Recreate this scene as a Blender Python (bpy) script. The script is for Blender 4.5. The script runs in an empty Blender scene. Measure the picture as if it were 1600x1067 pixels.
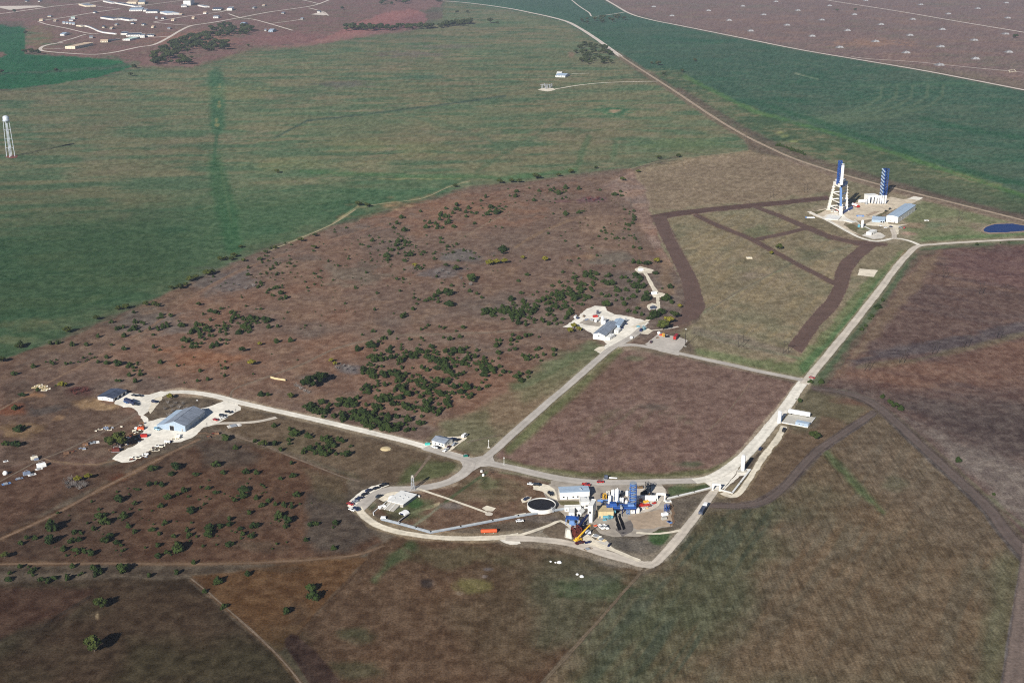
import bpy, bmesh, math, random
import numpy as np
from mathutils import Vector, Matrix
from mathutils.geometry import tessellate_polygon

SC = bpy.context.scene
COL = SC.collection
R = math.radians
# ---------------------------------------------------------------- camera, sky, sun, exposure
FPX, CXP, CYP, CAM_H, PITCH = 1900.0, 800.0, 533.5, 349.0, R(19.0)
cam_d = bpy.data.cameras.new('camera'); cam = bpy.data.objects.new('camera', cam_d); COL.objects.link(cam)
cam.location = (0, 0, CAM_H); cam.rotation_euler = (R(90) - PITCH, 0, 0)
cam_d.sensor_width = 36.0; cam_d.lens = 36.0 * FPX / 1600.0
cam_d.clip_start = 1.0; cam_d.clip_end = 120000.0
SC.camera = cam
SUN_EL, SUN_AZ = R(26.0), R(26.0)          # light travels towards +Y, 26 degrees to the right
world = bpy.data.worlds.new('World'); SC.world = world; world.use_nodes = True
wn = world.node_tree; bg = wn.nodes['Background']
sky = wn.nodes.new('ShaderNodeTexSky'); sky.sky_type = 'NISHITA'; sky.sun_disc = False
sky.sun_elevation = SUN_EL; sky.sun_rotation = math.pi + SUN_AZ
sky.altitude = 300; sky.air_density = 0.55; sky.dust_density = 0.3; sky.ozone_density = 2.0
wn.links.new(sky.outputs['Color'], bg.inputs['Color']); bg.inputs['Strength'].default_value = 0.05
sun_d = bpy.data.lights.new('sun', 'SUN'); sun = bpy.data.objects.new('sun', sun_d); COL.objects.link(sun)
sun_d.energy = 5.0; sun_d.angle = R(0.53); sun_d.color = (1.0, 0.955, 0.88)
LDIR = Vector((math.sin(SUN_AZ) * math.cos(SUN_EL), math.cos(SUN_AZ) * math.cos(SUN_EL), -math.sin(SUN_EL)))
sun.rotation_euler = LDIR.to_track_quat('-Z', 'Y').to_euler(); sun.location = (-300, -700, 900)
SC.view_settings.view_transform = 'Standard'; SC.view_settings.look = 'None'
SC.view_settings.exposure = 0.68; SC.view_settings.gamma = 1.0
SC.cycles.max_bounces = 6; SC.cycles.diffuse_bounces = 2; SC.cycles.volume_bounces = 0
SC.cycles.transparent_max_bounces = 8; SC.cycles.pixel_filter_type = 'BLACKMAN_HARRIS'; SC.cycles.filter_width = 1.1; SC.cycles.use_denoising = False; SC.cycles.sample_clamp_indirect = 3.0

# ---------------------------------------------------------------- helpers
cp, sp = math.cos(PITCH), math.sin(PITCH)
def P(px, py, z=0.0):
    """ground point (height z) seen at photograph pixel px, py"""
    x = (px - CXP) / FPX; y = -(py - CYP) / FPX
    d = Vector((x, cp + y * sp, -sp + y * cp))
    t = (CAM_H - z) / -d.z
    return Vector((d.x * t, d.y * t, z))
def lin(c):
    c = c / 255.0
    return c / 12.92 if c <= 0.04045 else ((c + 0.055) / 1.055) ** 2.4
def L3(c): return tuple(lin(v) for v in c)

def mat(name, col, rough=0.75, var=0.12, scale=0.6, metal=0.0, streak=0.0, spec=0.3, bands=0.0):
    """procedural material: base colour (sRGB 0-255) with world-scale noise and optional vertical streaks"""
    m = bpy.data.materials.new(name); m.use_nodes = True
    nt = m.node_tree; b = nt.nodes['Principled BSDF']
    b.inputs['Roughness'].default_value = rough; b.inputs['Metallic'].default_value = metal
    b.inputs['Specular IOR Level'].default_value = spec
    tc = nt.nodes.new('ShaderNodeTexCoord'); no = nt.nodes.new('ShaderNodeTexNoise')
    no.inputs['Scale'].default_value = scale; no.inputs['Detail'].default_value = 4
    nt.links.new(tc.outputs['Object'], no.inputs['Vector'])
    ra = nt.nodes.new('ShaderNodeMapRange')
    ra.inputs['From Min'].default_value = 0.3; ra.inputs['From Max'].default_value = 0.7
    ra.inputs['To Min'].default_value = 1 - var; ra.inputs['To Max'].default_value = 1 + var * 0.6
    nt.links.new(no.outputs['Fac'], ra.inputs['Value'])
    fac = ra.outputs['Result']
    if streak > 0:
        mp = nt.nodes.new('ShaderNodeMapping'); mp.inputs['Scale'].default_value = (2.2, 2.2, 0.12)
        n2 = nt.nodes.new('ShaderNodeTexNoise'); n2.inputs['Scale'].default_value = 1.0
        nt.links.new(tc.outputs['Object'], mp.inputs['Vector']); nt.links.new(mp.outputs['Vector'], n2.inputs['Vector'])
        r2 = nt.nodes.new('ShaderNodeMapRange'); r2.inputs['From Min'].default_value = 0.35; r2.inputs['From Max'].default_value = 0.65
        r2.inputs['To Min'].default_value = 1 - streak; r2.inputs['To Max'].default_value = 1
        nt.links.new(n2.outputs['Fac'], r2.inputs['Value'])
        mu = nt.nodes.new('ShaderNodeMath'); mu.operation = 'MULTIPLY'
        nt.links.new(fac, mu.inputs[0]); nt.links.new(r2.outputs['Result'], mu.inputs[1]); fac = mu.outputs[0]
    if bands > 0:
        mp = nt.nodes.new('ShaderNodeMapping'); mp.inputs['Scale'].default_value = (0.08, 0.9, 0.05)
        n3 = nt.nodes.new('ShaderNodeTexNoise'); n3.inputs['Scale'].default_value = 1.0; n3.inputs['Detail'].default_value = 5
        nt.links.new(tc.outputs['Object'], mp.inputs['Vector']); nt.links.new(mp.outputs['Vector'], n3.inputs['Vector'])
        r3 = nt.nodes.new('ShaderNodeMapRange'); r3.inputs['From Min'].default_value = 0.35; r3.inputs['From Max'].default_value = 0.65
        r3.inputs['To Min'].default_value = 1 - bands; r3.inputs['To Max'].default_value = 1 + bands * 0.4
        nt.links.new(n3.outputs['Fac'], r3.inputs['Value'])
        m3 = nt.nodes.new('ShaderNodeMath'); m3.operation = 'MULTIPLY'
        nt.links.new(fac, m3.inputs[0]); nt.links.new(r3.outputs['Result'], m3.inputs[1]); fac = m3.outputs[0]
    mx = nt.nodes.new('ShaderNodeVectorMath'); mx.operation = 'SCALE'
    mx.inputs[0].default_value = L3(col); nt.links.new(fac, mx.inputs['Scale'])
    nt.links.new(mx.outputs['Vector'], b.inputs['Base Color'])
    return m

class MB:
    """collects shapes; build() links them as ONE mesh object"""
    def __init__(s): s.v = []; s.f = []; s.mi = []; s.mats = []; s.cur = 0
    def use(s, m):
        if m not in s.mats: s.mats.append(m)
        s.cur = s.mats.index(m); return s
    def face(s, pts):
        n = len(s.v); s.v += [tuple(p) for p in pts]; s.f.append(tuple(range(n, n + len(pts)))); s.mi.append(s.cur)
    def raw(s, vs, fs):
        n = len(s.v); s.v += [tuple(p) for p in vs]; s.f += [tuple(i + n for i in f) for f in fs]; s.mi += [s.cur] * len(fs)
    def box(s, x0, y0, z0, x1, y1, z1, bev=0.0):
        if bev <= 0:
            vs = [(x0,y0,z0),(x1,y0,z0),(x1,y1,z0),(x0,y1,z0),(x0,y0,z1),(x1,y0,z1),(x1,y1,z1),(x0,y1,z1)]
            s.raw(vs, [(0,3,2,1),(4,5,6,7),(0,1,5,4),(1,2,6,5),(2,3,7,6),(3,0,4,7)]); return s
        b = bev
        r0 = [(x0,y0,z0),(x1,y0,z0),(x1,y1,z0),(x0,y1,z0)]
        r1 = [(x0,y0,z1-b),(x1,y0,z1-b),(x1,y1,z1-b),(x0,y1,z1-b)]
        r2 = [(x0+b,y0+b,z1),(x1-b,y0+b,z1),(x1-b,y1-b,z1),(x0+b,y1-b,z1)]
        fs = [(0,3,2,1),(8,9,10,11)]
        for k in range(4):
            j = (k + 1) % 4; fs += [(k, j, 4+j, 4+k), (4+k, 4+j, 8+j, 8+k)]
        s.raw(r0 + r1 + r2, fs); return s
    def prism(s, poly, z0, z1):
        n = len(poly)
        vs = [(x, y, z0) for x, y in poly] + [(x, y, z1) for x, y in poly]
        s.raw(vs, [tuple(range(n - 1, -1, -1)), tuple(range(n, 2 * n))] + [(k, (k+1) % n, n + (k+1) % n, n + k) for k in range(n)])
        return s
    def cyl(s, p0, p1, r0, r1=None, n=10, caps=True):
        p0 = Vector(p0); p1 = Vector(p1); r1 = r0 if r1 is None else r1
        ax = (p1 - p0); ax.normalize()
        u = ax.orthogonal().normalized(); w = ax.cross(u)
        vs = []
        for c, r in ((p0, r0), (p1, r1)):
            for k in range(n):
                a = 2 * math.pi * k / n; vs.append(c + (u * math.cos(a) + w * math.sin(a)) * r)
        fs = [(k, (k+1) % n, n + (k+1) % n, n + k) for k in range(n)]
        if caps: fs += [tuple(range(n - 1, -1, -1)), tuple(range(n, 2 * n))]
        s.raw(vs, fs); return s
    def tube(s, pts, r, n=6):
        for a, b in zip(pts[:-1], pts[1:]): s.cyl(a, b, r, r, n)
        return s
    def lathe(s, prof, n=16, c=(0, 0, 0)):
        vs = []
        for r, z in prof:
            for k in range(n):
                a = 2 * math.pi * k / n; vs.append((c[0] + r * math.cos(a), c[1] + r * math.sin(a), c[2] + z))
        m = len(prof); fs = []
        for i in range(m - 1):
            for k in range(n): fs.append((i*n + k, i*n + (k+1) % n, (i+1)*n + (k+1) % n, (i+1)*n + k))
        fs += [tuple(range(n - 1, -1, -1)), tuple(range((m-1)*n, m*n))]
        s.raw(vs, fs); return s
    def bar(s, p0, p1, w, h=None):
        """rectangular beam"""
        h = w if h is None else h
        p0 = Vector(p0); p1 = Vector(p1); ax = (p1 - p0).normalized()
        up = Vector((0, 0, 1)) if abs(ax.z) < 0.95 else Vector((0, 1, 0))
        u = ax.cross(up).normalized() * w / 2; v = u.cross(ax).normalized() * h / 2
        vs = [p0-u-v, p0+u-v, p0+u+v, p0-u+v, p1-u-v, p1+u-v, p1+u+v, p1-u+v]
        s.raw(vs, [(0,3,2,1),(4,5,6,7),(0,1,5,4),(1,2,6,5),(2,3,7,6),(3,0,4,7)]); return s
    def mesh(s, name):
        me = bpy.data.meshes.new(name); me.from_pydata(s.v, [], s.f)
        for m in s.mats: me.materials.append(m)
        if len(s.mats) > 1: me.polygons.foreach_set('material_index', s.mi)
        me.update(); return me
    def build(s, name, m=None, parent=None, smooth=False):
        if m is not None and not s.mats: s.mats = [m]
        me = s.mesh(name)
        if smooth: me.polygons.foreach_set('use_smooth', [True] * len(me.polygons))
        o = bpy.data.objects.new(name, me); COL.objects.link(o)
        if parent is not None: o.parent = parent
        return o
def tag(o, label=None, cat=None, group=None, kind=None):
    if label: o['label'] = label
    if cat: o['category'] = cat
    if group: o['group'] = group
    if kind: o['kind'] = kind
    return o
def thing(name, label, cat, loc=(0, 0, 0), rz=0.0, group=None):
    o = bpy.data.objects.new(name, None); COL.objects.link(o)
    o.location = loc; o.rotation_euler = (0, 0, rz); o.empty_display_size = 0.5
    return tag(o, label, cat, group)
CH = {}
def children(o):
    return [c for c in bpy.data.objects if c.parent == o]
def dup(root, loc, rz=0.0, label=None, group=None, scale=None, kids=None, mats=None):
    """copy of a thing with copies of its parts and sub-parts (mesh data shared)"""
    r = root.copy(); COL.objects.link(r); r.location = loc; r.rotation_euler = (0, 0, rz)
    if scale: r.scale = scale
    if label: r['label'] = label
    if group: r['group'] = group
    for ch, sub in (kids if kids is not None else kid_tree(root)):
        c = ch.copy(); COL.objects.link(c); c.parent = r
        for g in sub:
            d = g.copy(); COL.objects.link(d); d.parent = c
    return r
def kid_tree(root):
    return [(ch, children(ch)) for ch in children(root)]
def polar(v): return math.atan2(v.y, v.x)
# ---------------------------------------------------------------- ground sheet with field colours
rng = np.random.default_rng(7)
def vnoise(x, y, seed):
    xi = np.floor(x).astype(np.int64); yi = np.floor(y).astype(np.int64)
    fx = x - xi; fy = y - yi; fx = fx * fx * (3 - 2 * fx); fy = fy * fy * (3 - 2 * fy)
    def h(a, b):
        n = (a * 374761393 + b * 668265263 + seed * 1442695041) & 0x7fffffff
        n = ((n ^ (n >> 13)) * 1274126177) & 0x7fffffff
        return ((n ^ (n >> 16)) & 0xffff) / 32767.5 - 1.0
    a = h(xi, yi); b = h(xi + 1, yi); c = h(xi, yi + 1); d = h(xi + 1, yi + 1)
    return (a + (b - a) * fx) * (1 - fy) + (c + (d - c) * fx) * fy
def fbm(x, y, size, octs, seed, rot=0.0, stretch=1.0):
    ca, sa = math.cos(rot), math.sin(rot)
    u = (x * ca + y * sa) / (size * stretch); v = (-x * sa + y * ca) / size
    s = np.zeros_like(x); a = 1.0; t = 0
    for k in range(octs):
        s += a * vnoise(u, v, seed + k); t += a; a *= 0.55; u = u * 2.03 + 17.1; v = v * 2.03 + 9.7
    return np.clip(s / t * 1.9, -1, 1)
pxs = np.concatenate([[-5000, -2500, -1200, -600, -400], np.arange(-240, 1841, 2.0), [2000, 2200, 2800, 4100, 6600]])
pys = np.concatenate([np.arange(1230, -40, -1.7)])
x_ = (pxs - CXP) / FPX
yy = -(pys - CYP) / FPX
dz = -sp + yy * cp
tt = CAM_H / -dz
rowY = (cp + yy * sp) * tt; rowT = tt
rowY = np.concatenate([[-2000, -1000, 0, 250], rowY, [9500, 10500, 12000, 13500, 15000]])
rowT = np.concatenate([[500, 500, 500, 500], rowT, [9500, 10500, 12000, 13500, 15000]])
GPY = np.concatenate([[1700, 1500, 1400, 1300], pys, [-55, -75, -90, -105, -115]])
NX, NY = len(pxs), len(rowY)
PX = np.tile(pxs, (NY, 1)); PY = np.repeat(GPY[:, None], NX, 1)
X = np.clip(rowT[:, None] * x_[None, :], -11000 - np.arange(NX)[::-1], 11000 + np.arange(NX)); Y = np.repeat(rowY[:, None], NX, 1)
SCL = FPX / np.maximum(np.repeat(rowT[:, None], NX, 1), 1)      # photo pixels per metre
def fade(m): return np.clip(SCL * m / 2.0, 0.0, 1.0)               # noise finer than a pixel averages out
nA = fbm(X, Y, 330, 5, 11); nB = fbm(X, Y, 95, 4, 31); nC = fbm(X, Y, 22, 4, 51) * fade(10); nD = fbm(X, Y, 4.5, 3, 71) * fade(3)
nE = fbm(X, Y, 150, 4, 91); nW = fbm(X, Y, 18, 4, 131)
sH = fbm(X, Y, 26, 5, 151, R(10), 3.6)          # streaks lying across the view
sV = fbm(X, Y, 3.2, 2, 171, R(62), 16.0) * fade(3)       # stubble rows, lower right field
sR = fbm(X, Y, 12, 4, 191, R(-35), 6.0)
C = np.zeros((NY, NX, 3))
def T3(c): return np.array(c, float)
def sstep(a, b, v):
    t = np.clip((v - a) / (b - a), 0, 1); return t * t * (3 - 2 * t)
def window(x0, y0, x1, y1, m):
    c0 = max(np.searchsorted(pxs, x0 - m), 0); c1 = min(np.searchsorted(pxs, x1 + m) + 1, NX)
    rr = np.where((GPY >= y0 - m) & (GPY <= y1 + m))[0]
    if len(rr) == 0 or c1 <= c0: return None
    return slice(rr[0], rr[-1] + 1), slice(c0, c1)
def segdist(pts, x, y, closed):
    d = np.full(x.shape, 1e9); tpar = np.zeros(x.shape); n = len(pts)
    for i in range(n if closed else n - 1):
        ax, ay = pts[i]; bx, by = pts[(i + 1) % n]
        ex, ey = bx - ax, by - ay; l2 = ex * ex + ey * ey + 1e-9
        t = np.clip(((x - ax) * ex + (y - ay) * ey) / l2, 0, 1)
        q = np.hypot(x - ax - t * ex, y - ay - t * ey); m = q < d
        d = np.where(m, q, d); tpar = np.where(m, i + t, tpar)
    return d, tpar
def inside(pts, x, y):
    r = np.zeros(x.shape, bool); n = len(pts); j = n - 1
    for i in range(n):
        xi, yi = pts[i]; xj, yj = pts[j]
        c = ((yi > y) != (yj > y)) & (x < (xj - xi) * (y - yi) / (yj - yi + 1e-12) + xi); r ^= c; j = i
    return r
def put(w, col, a):
    C[w] += (T3(col) - C[w]) * a[..., None]
def polyalpha(poly, f, w):
    xs = [p[0] for p in poly]; ys = [p[1] for p in poly]
    win = window(min(xs), min(ys), max(xs), max(ys), f + w + 4)
    if win is None: return None, None
    x, y = PX[win], PY[win]
    d, _ = segdist(poly, x, y, True); d = np.where(inside(poly, x, y), -d, d)
    return win, 1 - sstep(-f, f, d + w * nW[win])
def fill(poly, col, f=1.0, w=0.9, a=1.0):
    win, al = polyalpha(poly, f, w)
    if win: put(win, col, al * a)
def mottle(poly, col, nz, lo, hi, a=1.0, f=4, w=4):
    win, al = polyalpha(poly, f, w)
    if win: put(win, col, al * a * sstep(lo, hi, nz[win]))
def stroke(line, width, col, f=1.2, w=0.8, a=1.0):
    xs = [p[0] for p in line]; ys = [p[1] for p in line]
    wd = width if isinstance(width, (list, tuple)) else [width] * len(line)
    win = window(min(xs), min(ys), max(xs), max(ys), max(wd) + f + w + 3)
    if not win: return
    d, t = segdist(line, PX[win], PY[win], False)
    W = np.interp(t, np.arange(len(line)), wd) / 2
    put(win, col, (1 - sstep(-f, f, d - W + w * nW[win])) * a)
def blob(cx, cy, rx, ry, col, a=1.0, nz=None, k=0.5, soft=0.6):
    win = window(cx - rx * 1.6, cy - ry * 1.6, cx + rx * 1.6, cy + ry * 1.6, 2)
    if not win: return
    q = np.hypot((PX[win] - cx) / rx, (PY[win] - cy) / ry) + k * (nW if nz is None else nz)[win]
    put(win, col, (1 - sstep(1 - soft, 1 + soft * 0.4, q)) * a)
ALL = [(-9000, -400), (9000, -400), (9000, 2000), (-9000, 2000)]
C[:] = T3((104, 92, 78))
# --- far country beyond everything
fill([(-9000,-400),(9000,-400),(9000,60),(-9000,60)], (104, 92, 82), 6, 6)
mottle([(-9000,-400),(9000,-400),(9000,40),(-9000,40)], (80, 95, 74), nA, -0.25, 0.65, 0.56)
# --- compound, top left (purple-brown turf)
fill([(-900,-60),(700,-60),(690,10),(640,22),(560,55),(480,72),(420,74),(390,77),(300,106),(205,102),(150,92),(70,88),(38,84),(38,36),(-900,36)], (116, 92, 90), 2, 3)
mottle([(-300,-20),(640,-20),(560,60),(300,100),(40,86),(-300,40)], (98, 82, 76), nB, -0.25, 0.75, 0.64)
mottle([(-300,-20),(640,-20),(560,60),(300,100),(40,86),(-300,40)], (94, 94, 78), sH, -0.10, 0.75, 0.48)
blob(300, 62, 75, 13, (134, 100, 86), 0.8); blob(450, 62, 90, 12, (124, 92, 92), 0.8); blob(60, 60, 26, 22, (112, 100, 78), 0.8)
fill([(480,70),(520,54),(560,36),(600,20),(640,15),(662,20),(668,32),(655,45),(600,50),(540,62)], (142, 104, 100), 2, 2)
mottle([(480,70),(560,30),(668,18),(668,45),(540,64)], (128, 98, 92), nB, -0.15, 0.75, 0.64)
fill([(380,84),(430,74),(490,66),(540,52),(600,49),(640,49),(600,55),(500,70),(430,80)], (140, 108, 100), 2, 2, 0.8)
# emerald wheat at the left edge
fill([(-900,39),(0,39),(18,42),(38,44),(39,85),(62,87),(130,90),(190,95),(208,105),(150,122),(80,133),(0,141),(-900,150)], (30, 92, 58), 1.5, 1.5)
mottle([(-900,39),(38,42),(200,96),(150,122),(0,141),(-900,150)], (44, 98, 62), nB, -0.05, 0.85, 0.48)
stroke([(0,115),(60,113),(110,110),(170,106),(215,98)], [2,2,3,5,7], (88, 98, 80), 2, 1.5, 0.75)
fill([(-40,80),(4,82),(12,86),(2,90),(-40,92)], (120, 96, 84), 1.5, 1)
# --- big pale green pasture
GP = [(-1200,152),(0,142),(80,134),(155,122),(210,106),(300,106),(392,80),(450,76),(500,70),(560,60),(640,50),(690,30),(695,3),(760,9),(830,21),(880,33),(915,53),(960,83),(1000,109),(1050,141),(1110,181),(1160,211),(1170,236),(1040,252),(990,262),(900,272),(820,284),(735,291),(690,303),(600,330),(520,350),(470,370),(400,392),(360,410),(300,436),(240,466),(180,490),(100,525),(0,562),(-1200,900)]
fill(GP, (96, 104, 80), 1.5, 1.5)
mottle(GP, (106, 102, 80), nA, -0.35, 0.65, 0.60)
mottle(GP, (66, 92, 68), sH * 0.8 + nB * 0.3, -0.15, 0.6, 0.62)
mottle(GP, (112, 106, 82), -sH * 0.8 + nE * 0.4, -0.15, 0.60, 0.6)
mottle(GP, (64, 90, 68), nA * 0.6 + sH * 0.4, 0.10, 0.85, 0.4)
mottle(GP, (118, 106, 90), nE * 0.7 + nC * 0.5, 0.05, 0.95, 0.48)
fill([(-900,430),(0,360),(200,330),(420,300),(560,290),(700,285),(700,302),(560,342),(430,382),(300,434),(180,488),(0,560),(-900,800)], (56, 86, 60), 30, 10, 0.75)
mottle([(-900,430),(0,380),(420,310),(560,300),(560,342),(300,434),(0,560),(-900,800)], (84, 94, 66), sH, -0.05, 0.75, 0.44)
mottle([(-900,430),(0,380),(420,310),(560,300),(560,342),(300,434),(0,560),(-900,800)], (46, 76, 54), nB, -0.05, 0.75, 0.40)
blob(60, 505, 60, 14, (104, 104, 78), 0.6); blob(70, 503, 22, 6, (140, 128, 100), 0.7); blob(10, 532, 40, 7, (120, 118, 90), 0.6)
stroke([(337,118),(340,150),(340,200)], [22,24,20], (52, 90, 64), 6, 3, 0.75)
stroke([(340,200),(337,225),(334,255)], [6,5,4], (58, 86, 62), 1.5, 1, 0.8)
stroke([(336,255),(345,300),(358,345),(366,385)], [22,32,30,26], (50, 86, 56), 7, 3, 0.65)
for k, (bx, by) in enumerate([(343,136),(342,160),(343,166),(338,188),(339,195)]): blob(bx, by, 3, 3.5, (128, 122, 84), 0.8)
stroke([(344,258),(352,300),(362,350)], 3, (92, 108, 76), 2, 1, 0.4)
blob(640, 85, 60, 5, (100, 90, 88), 0.6); blob(700, 73, 60, 3.5, (104, 96, 90), 0.6); blob(535, 132, 45, 6, (98, 90, 88), 0.6); blob(660, 120, 40, 6, (62, 92, 74), 0.6)
stroke([(430,215),(480,189),(560,180),(640,170),(720,160),(790,150)], 2.4, (60, 78, 68), 1.1, 0.8, 0.85)
stroke([(600,172),(700,196),(760,215),(790,240)], 4, (66, 92, 70), 2.5, 2, 0.45)
stroke([(470,268),(560,272),(680,276),(800,278),(900,266)], 6, (60, 98, 62), 3, 2, 0.6)
stroke([(590,279),(640,280),(720,279)], 1.6, (132, 124, 88), 1, 1.4, 0.6)
stroke([(745,268),(800,232),(850,205),(890,184)], 4, (70, 90, 66), 2, 2, 0.5)
stroke([(905,255),(912,230),(920,215)], 9, (72, 96, 68), 3, 2, 0.55); stroke([(958,245),(962,225)], 7, (72, 96, 68), 3, 2, 0.5)
blob(958, 173, 26, 7, (54, 94, 66), 0.9); blob(958, 173.5, 11, 2.6, (150, 124, 104), 0.95)
blob(893, 86, 6, 6, (130, 104, 90), 0.7); blob(935, 100, 36, 5, (110, 104, 84), 0.6)
blob(1070, 226, 60, 12, (92, 104, 72), 0.6)
stroke([(330,60+300),(250,420),(120,480)], 3, (80, 96, 66), 2, 2, 0.3)
for q in [(350,140,380,150),(420,250,470,262),(500,205,620,250),(620,205,700,260)]:
    blob((q[0]+q[2])/2, (q[1]+q[3])/2, 60, 12, (108, 110, 78), 0.5)
# --- green fields, right of the dirt road
GR = [(700,2),(945,-6),(945,1),(985,23),(1060,41),(1150,59),(1250,79),(1350,96),(1450,113),(1600,142),(2400,300),(2400,520),(1600,346),(1500,321),(1420,301),(1360,286),(1300,269),(1240,249),(1200,231),(1160,211),(1110,181),(1050,141),(1000,109),(960,83),(915,53),(880,33),(830,21),(760,9)]
fill(GR, (66, 94, 74), 1, 1)
mottle(GR, (88, 100, 80), nA * 0.6 + sH * 0.5, -0.25, 0.75, 0.64)
mottle(GR, (50, 88, 64), nB * 0.6 - nE * 0.5, -0.10, 0.75, 0.60)
fill([(700,0),(900,-8),(985,23),(1060,41),(1000,38),(915,36),(880,32),(830,20)], (66, 96, 78), 4, 3, 0.7)
mottle([(1100,85),(1400,100),(1600,150),(2200,280),(2200,380),(1600,305),(1400,250),(1200,170)], (96, 104, 84), sR, -0.15, 0.75, 0.48)
# mottled grassland strip between the road and the green field
GS = [(1000,108),(1060,110),(1100,135),(1150,160),(1230,190),(1330,218),(1420,246),(1500,268),(1600,300),(2200,480),(2200,520),(1600,345),(1500,320),(1420,300),(1360,285),(1300,268),(1240,248),(1200,230),(1160,210),(1110,180),(1050,140)]
fill(GS, (88, 100, 72), 3, 4)
mottle(GS, (134, 118, 92), nB * 0.4 + nC * 0.8, 0.00, 0.75, 0.64)
mottle(GS, (66, 90, 66), -nB * 0.5 - nC * 0.7, -0.05, 0.75, 0.64)
fill([(1330,240),(1420,262),(1600,318),(2200,490),(2200,525),(1600,345),(1440,306),(1340,280)], (92, 98, 74), 6, 6, 0.7)
stroke([(1070,120),(1180,175),(1290,205),(1430,250),(1600,306),(1800,365)], [5,6,5,6,6,8], (84, 118, 66), 2.5, 1.5, 0.75)
for p in [(1165,215-5),(1218,208),(1226,213),(1240,222)]: blob(p[0], p[1], 7, 2.5, (170, 164, 104), 0.6)
stroke([(1243,115),(1278,124)], 2, (166, 160, 130), 1, 0.4, 0.9); blob(1275, 118, 28, 7, (48, 88, 64), 0.6)
stroke([(1000,71),(1080,72),(1130,66)], 2, (80, 112, 84), 1.4, 1, 0.6); stroke([(1020,58),(1110,66),(1150,64)], 5, (44, 88, 64), 3, 2, 0.5)
for k in range(5):
    c = 1368 + k * 24
    stroke([(c+10,134),(c+8,152),(c-14,166),(c-70,182),(c-140,192)], 4.5, (98, 112, 86), 2.0, 1.0, 0.75)
stroke([(1330,135),(1400,133),(1490,130),(1600,134)], 3, (84, 112, 84), 2, 1, 0.6)
stroke([(1440,185),(1520,204),(1600,216)], 6, (46, 90, 62), 3, 2, 0.6); stroke([(1190,162),(1260,185),(1380,225),(1500,264),(1600,290)], [4,8,8,8,8], (44, 88, 58), 3, 2, 0.55)
stroke([(1490,270),(1560,292)], 1.5, (140, 120, 92), 1, 1, 0.6)
# --- storage-igloo pasture, top right
GI = [(945,-60),(945,0),(985,22),(1060,40),(1150,58),(1250,78),(1350,95),(1450,112),(1600,141),(3000,410),(3000,-60)]
fill(GI, (112, 96, 92), 1.2, 1)
mottle(GI, (96, 88, 82), nB * 0.6 + nC * 0.4, -0.15, 0.75, 0.56)
mottle(GI, (126, 106, 94), sH * 0.5 - nB * 0.6, -0.05, 0.75, 0.64)
mottle(GI, (92, 96, 80), nA * 0.6 + sH * 0.5, 0.10, 0.85, 0.44)
fill([(1350,94),(1450,104),(1600,126),(2400,260),(2400,300),(1600,141),(1450,112)], (104, 98, 82), 4, 4, 0.6)
blob(1360, 68, 70, 6, (132, 108, 92), 0.8)
# --- tan fields round the big stand
GT = [(940,290),(990,264),(1070,247),(1172,236),(1240,250),(1300,270),(1360,287),(1420,302),(1500,322),(1600,347),(2200,515),(2200,380),(1600,374),(1440,382),(1420,394),(1260,585),(1200,582),(1100,562),(1060,520),(1095,500),(1090,470),(1050,420),(1010,372),(985,320)]
fill(GT, (112, 102, 80), 2, 2)
mottle(GT, (126, 108, 88), nA * 0.6 + nC * 0.5, -0.25, 0.75, 0.42)
mottle(GT, (98, 98, 76), nB * 0.6 - nC * 0.4, -0.15, 0.75, 0.42)
fill([(960,290),(1000,264),(1070,249),(1172,237),(1240,252),(1310,278),(1300,300),(1180,315),(1020,330),(990,310)], (120, 104, 84), 3, 3, 0.8)
mottle([(960,290),(1172,237),(1310,278),(1300,300),(1020,330)], (108, 92, 76), sR, -0.15, 0.75, 0.36)
for k in range(9):
    stroke([(990+k*6,282+k*4),(1010+k*8,272+k*4.2),(1060+k*10,262+k*4.4),(1180+k*14,262+k*5),(1290,286+k*3)], 1.4, (104, 90, 74), 1, 0.6, 0.4)
mottle([(1040,345),(1160,325),(1290,350),(1330,395),(1300,450),(1250,545),(1110,505),(1090,440)], (122, 108, 78), sV * 0.6 + nC * 0.5, -0.15, 0.75, 0.48)
stroke([(1100,488),(1160,452),(1240,410),(1330,384)], 2.6, (100, 104, 82), 1.6, 1, 0.7); stroke([(1103,487),(1150,460)], 1.6, (140, 132, 110), 1, 0.8, 0.6)
blob(1275, 396, 22, 6, (84, 82, 62), 0.7); blob(1185, 362, 30, 10, (88, 92, 66), 0.6); blob(1290, 372, 30, 8, (100, 100, 78), 0.6); blob(1175, 430, 26, 10, (110, 98, 84), 0.6)
# green verge left of the main road
fill([(1410,392),(1425,392),(1395,428),(1345,492),(1300,548),(1262,590),(1235,588),(1200,578),(1140,568),(1090,556),(1080,540),(1150,555),(1240,570),(1262,545),(1310,492),(1350,440)], (92, 100, 66), 4, 4, 0.8)
stroke([(1385,428),(1345,475),(1300,530),(1258,575)], [6,10,12,14], (70, 96, 60), 4, 3, 0.7)
stroke([(1415,393),(1375,446),(1325,508),(1275,568)], 4, (128, 106, 78), 2, 1, 0.6)
stroke([(1090,520),(1150,535),(1215,552),(1250,560)], 3, (84, 96, 66), 2, 1.4, 0.7)
fill([(1085,510),(1160,525),(1240,550),(1225,556),(1150,540),(1082,522)], (106, 96, 82), 2, 2, 0.7)
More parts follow.
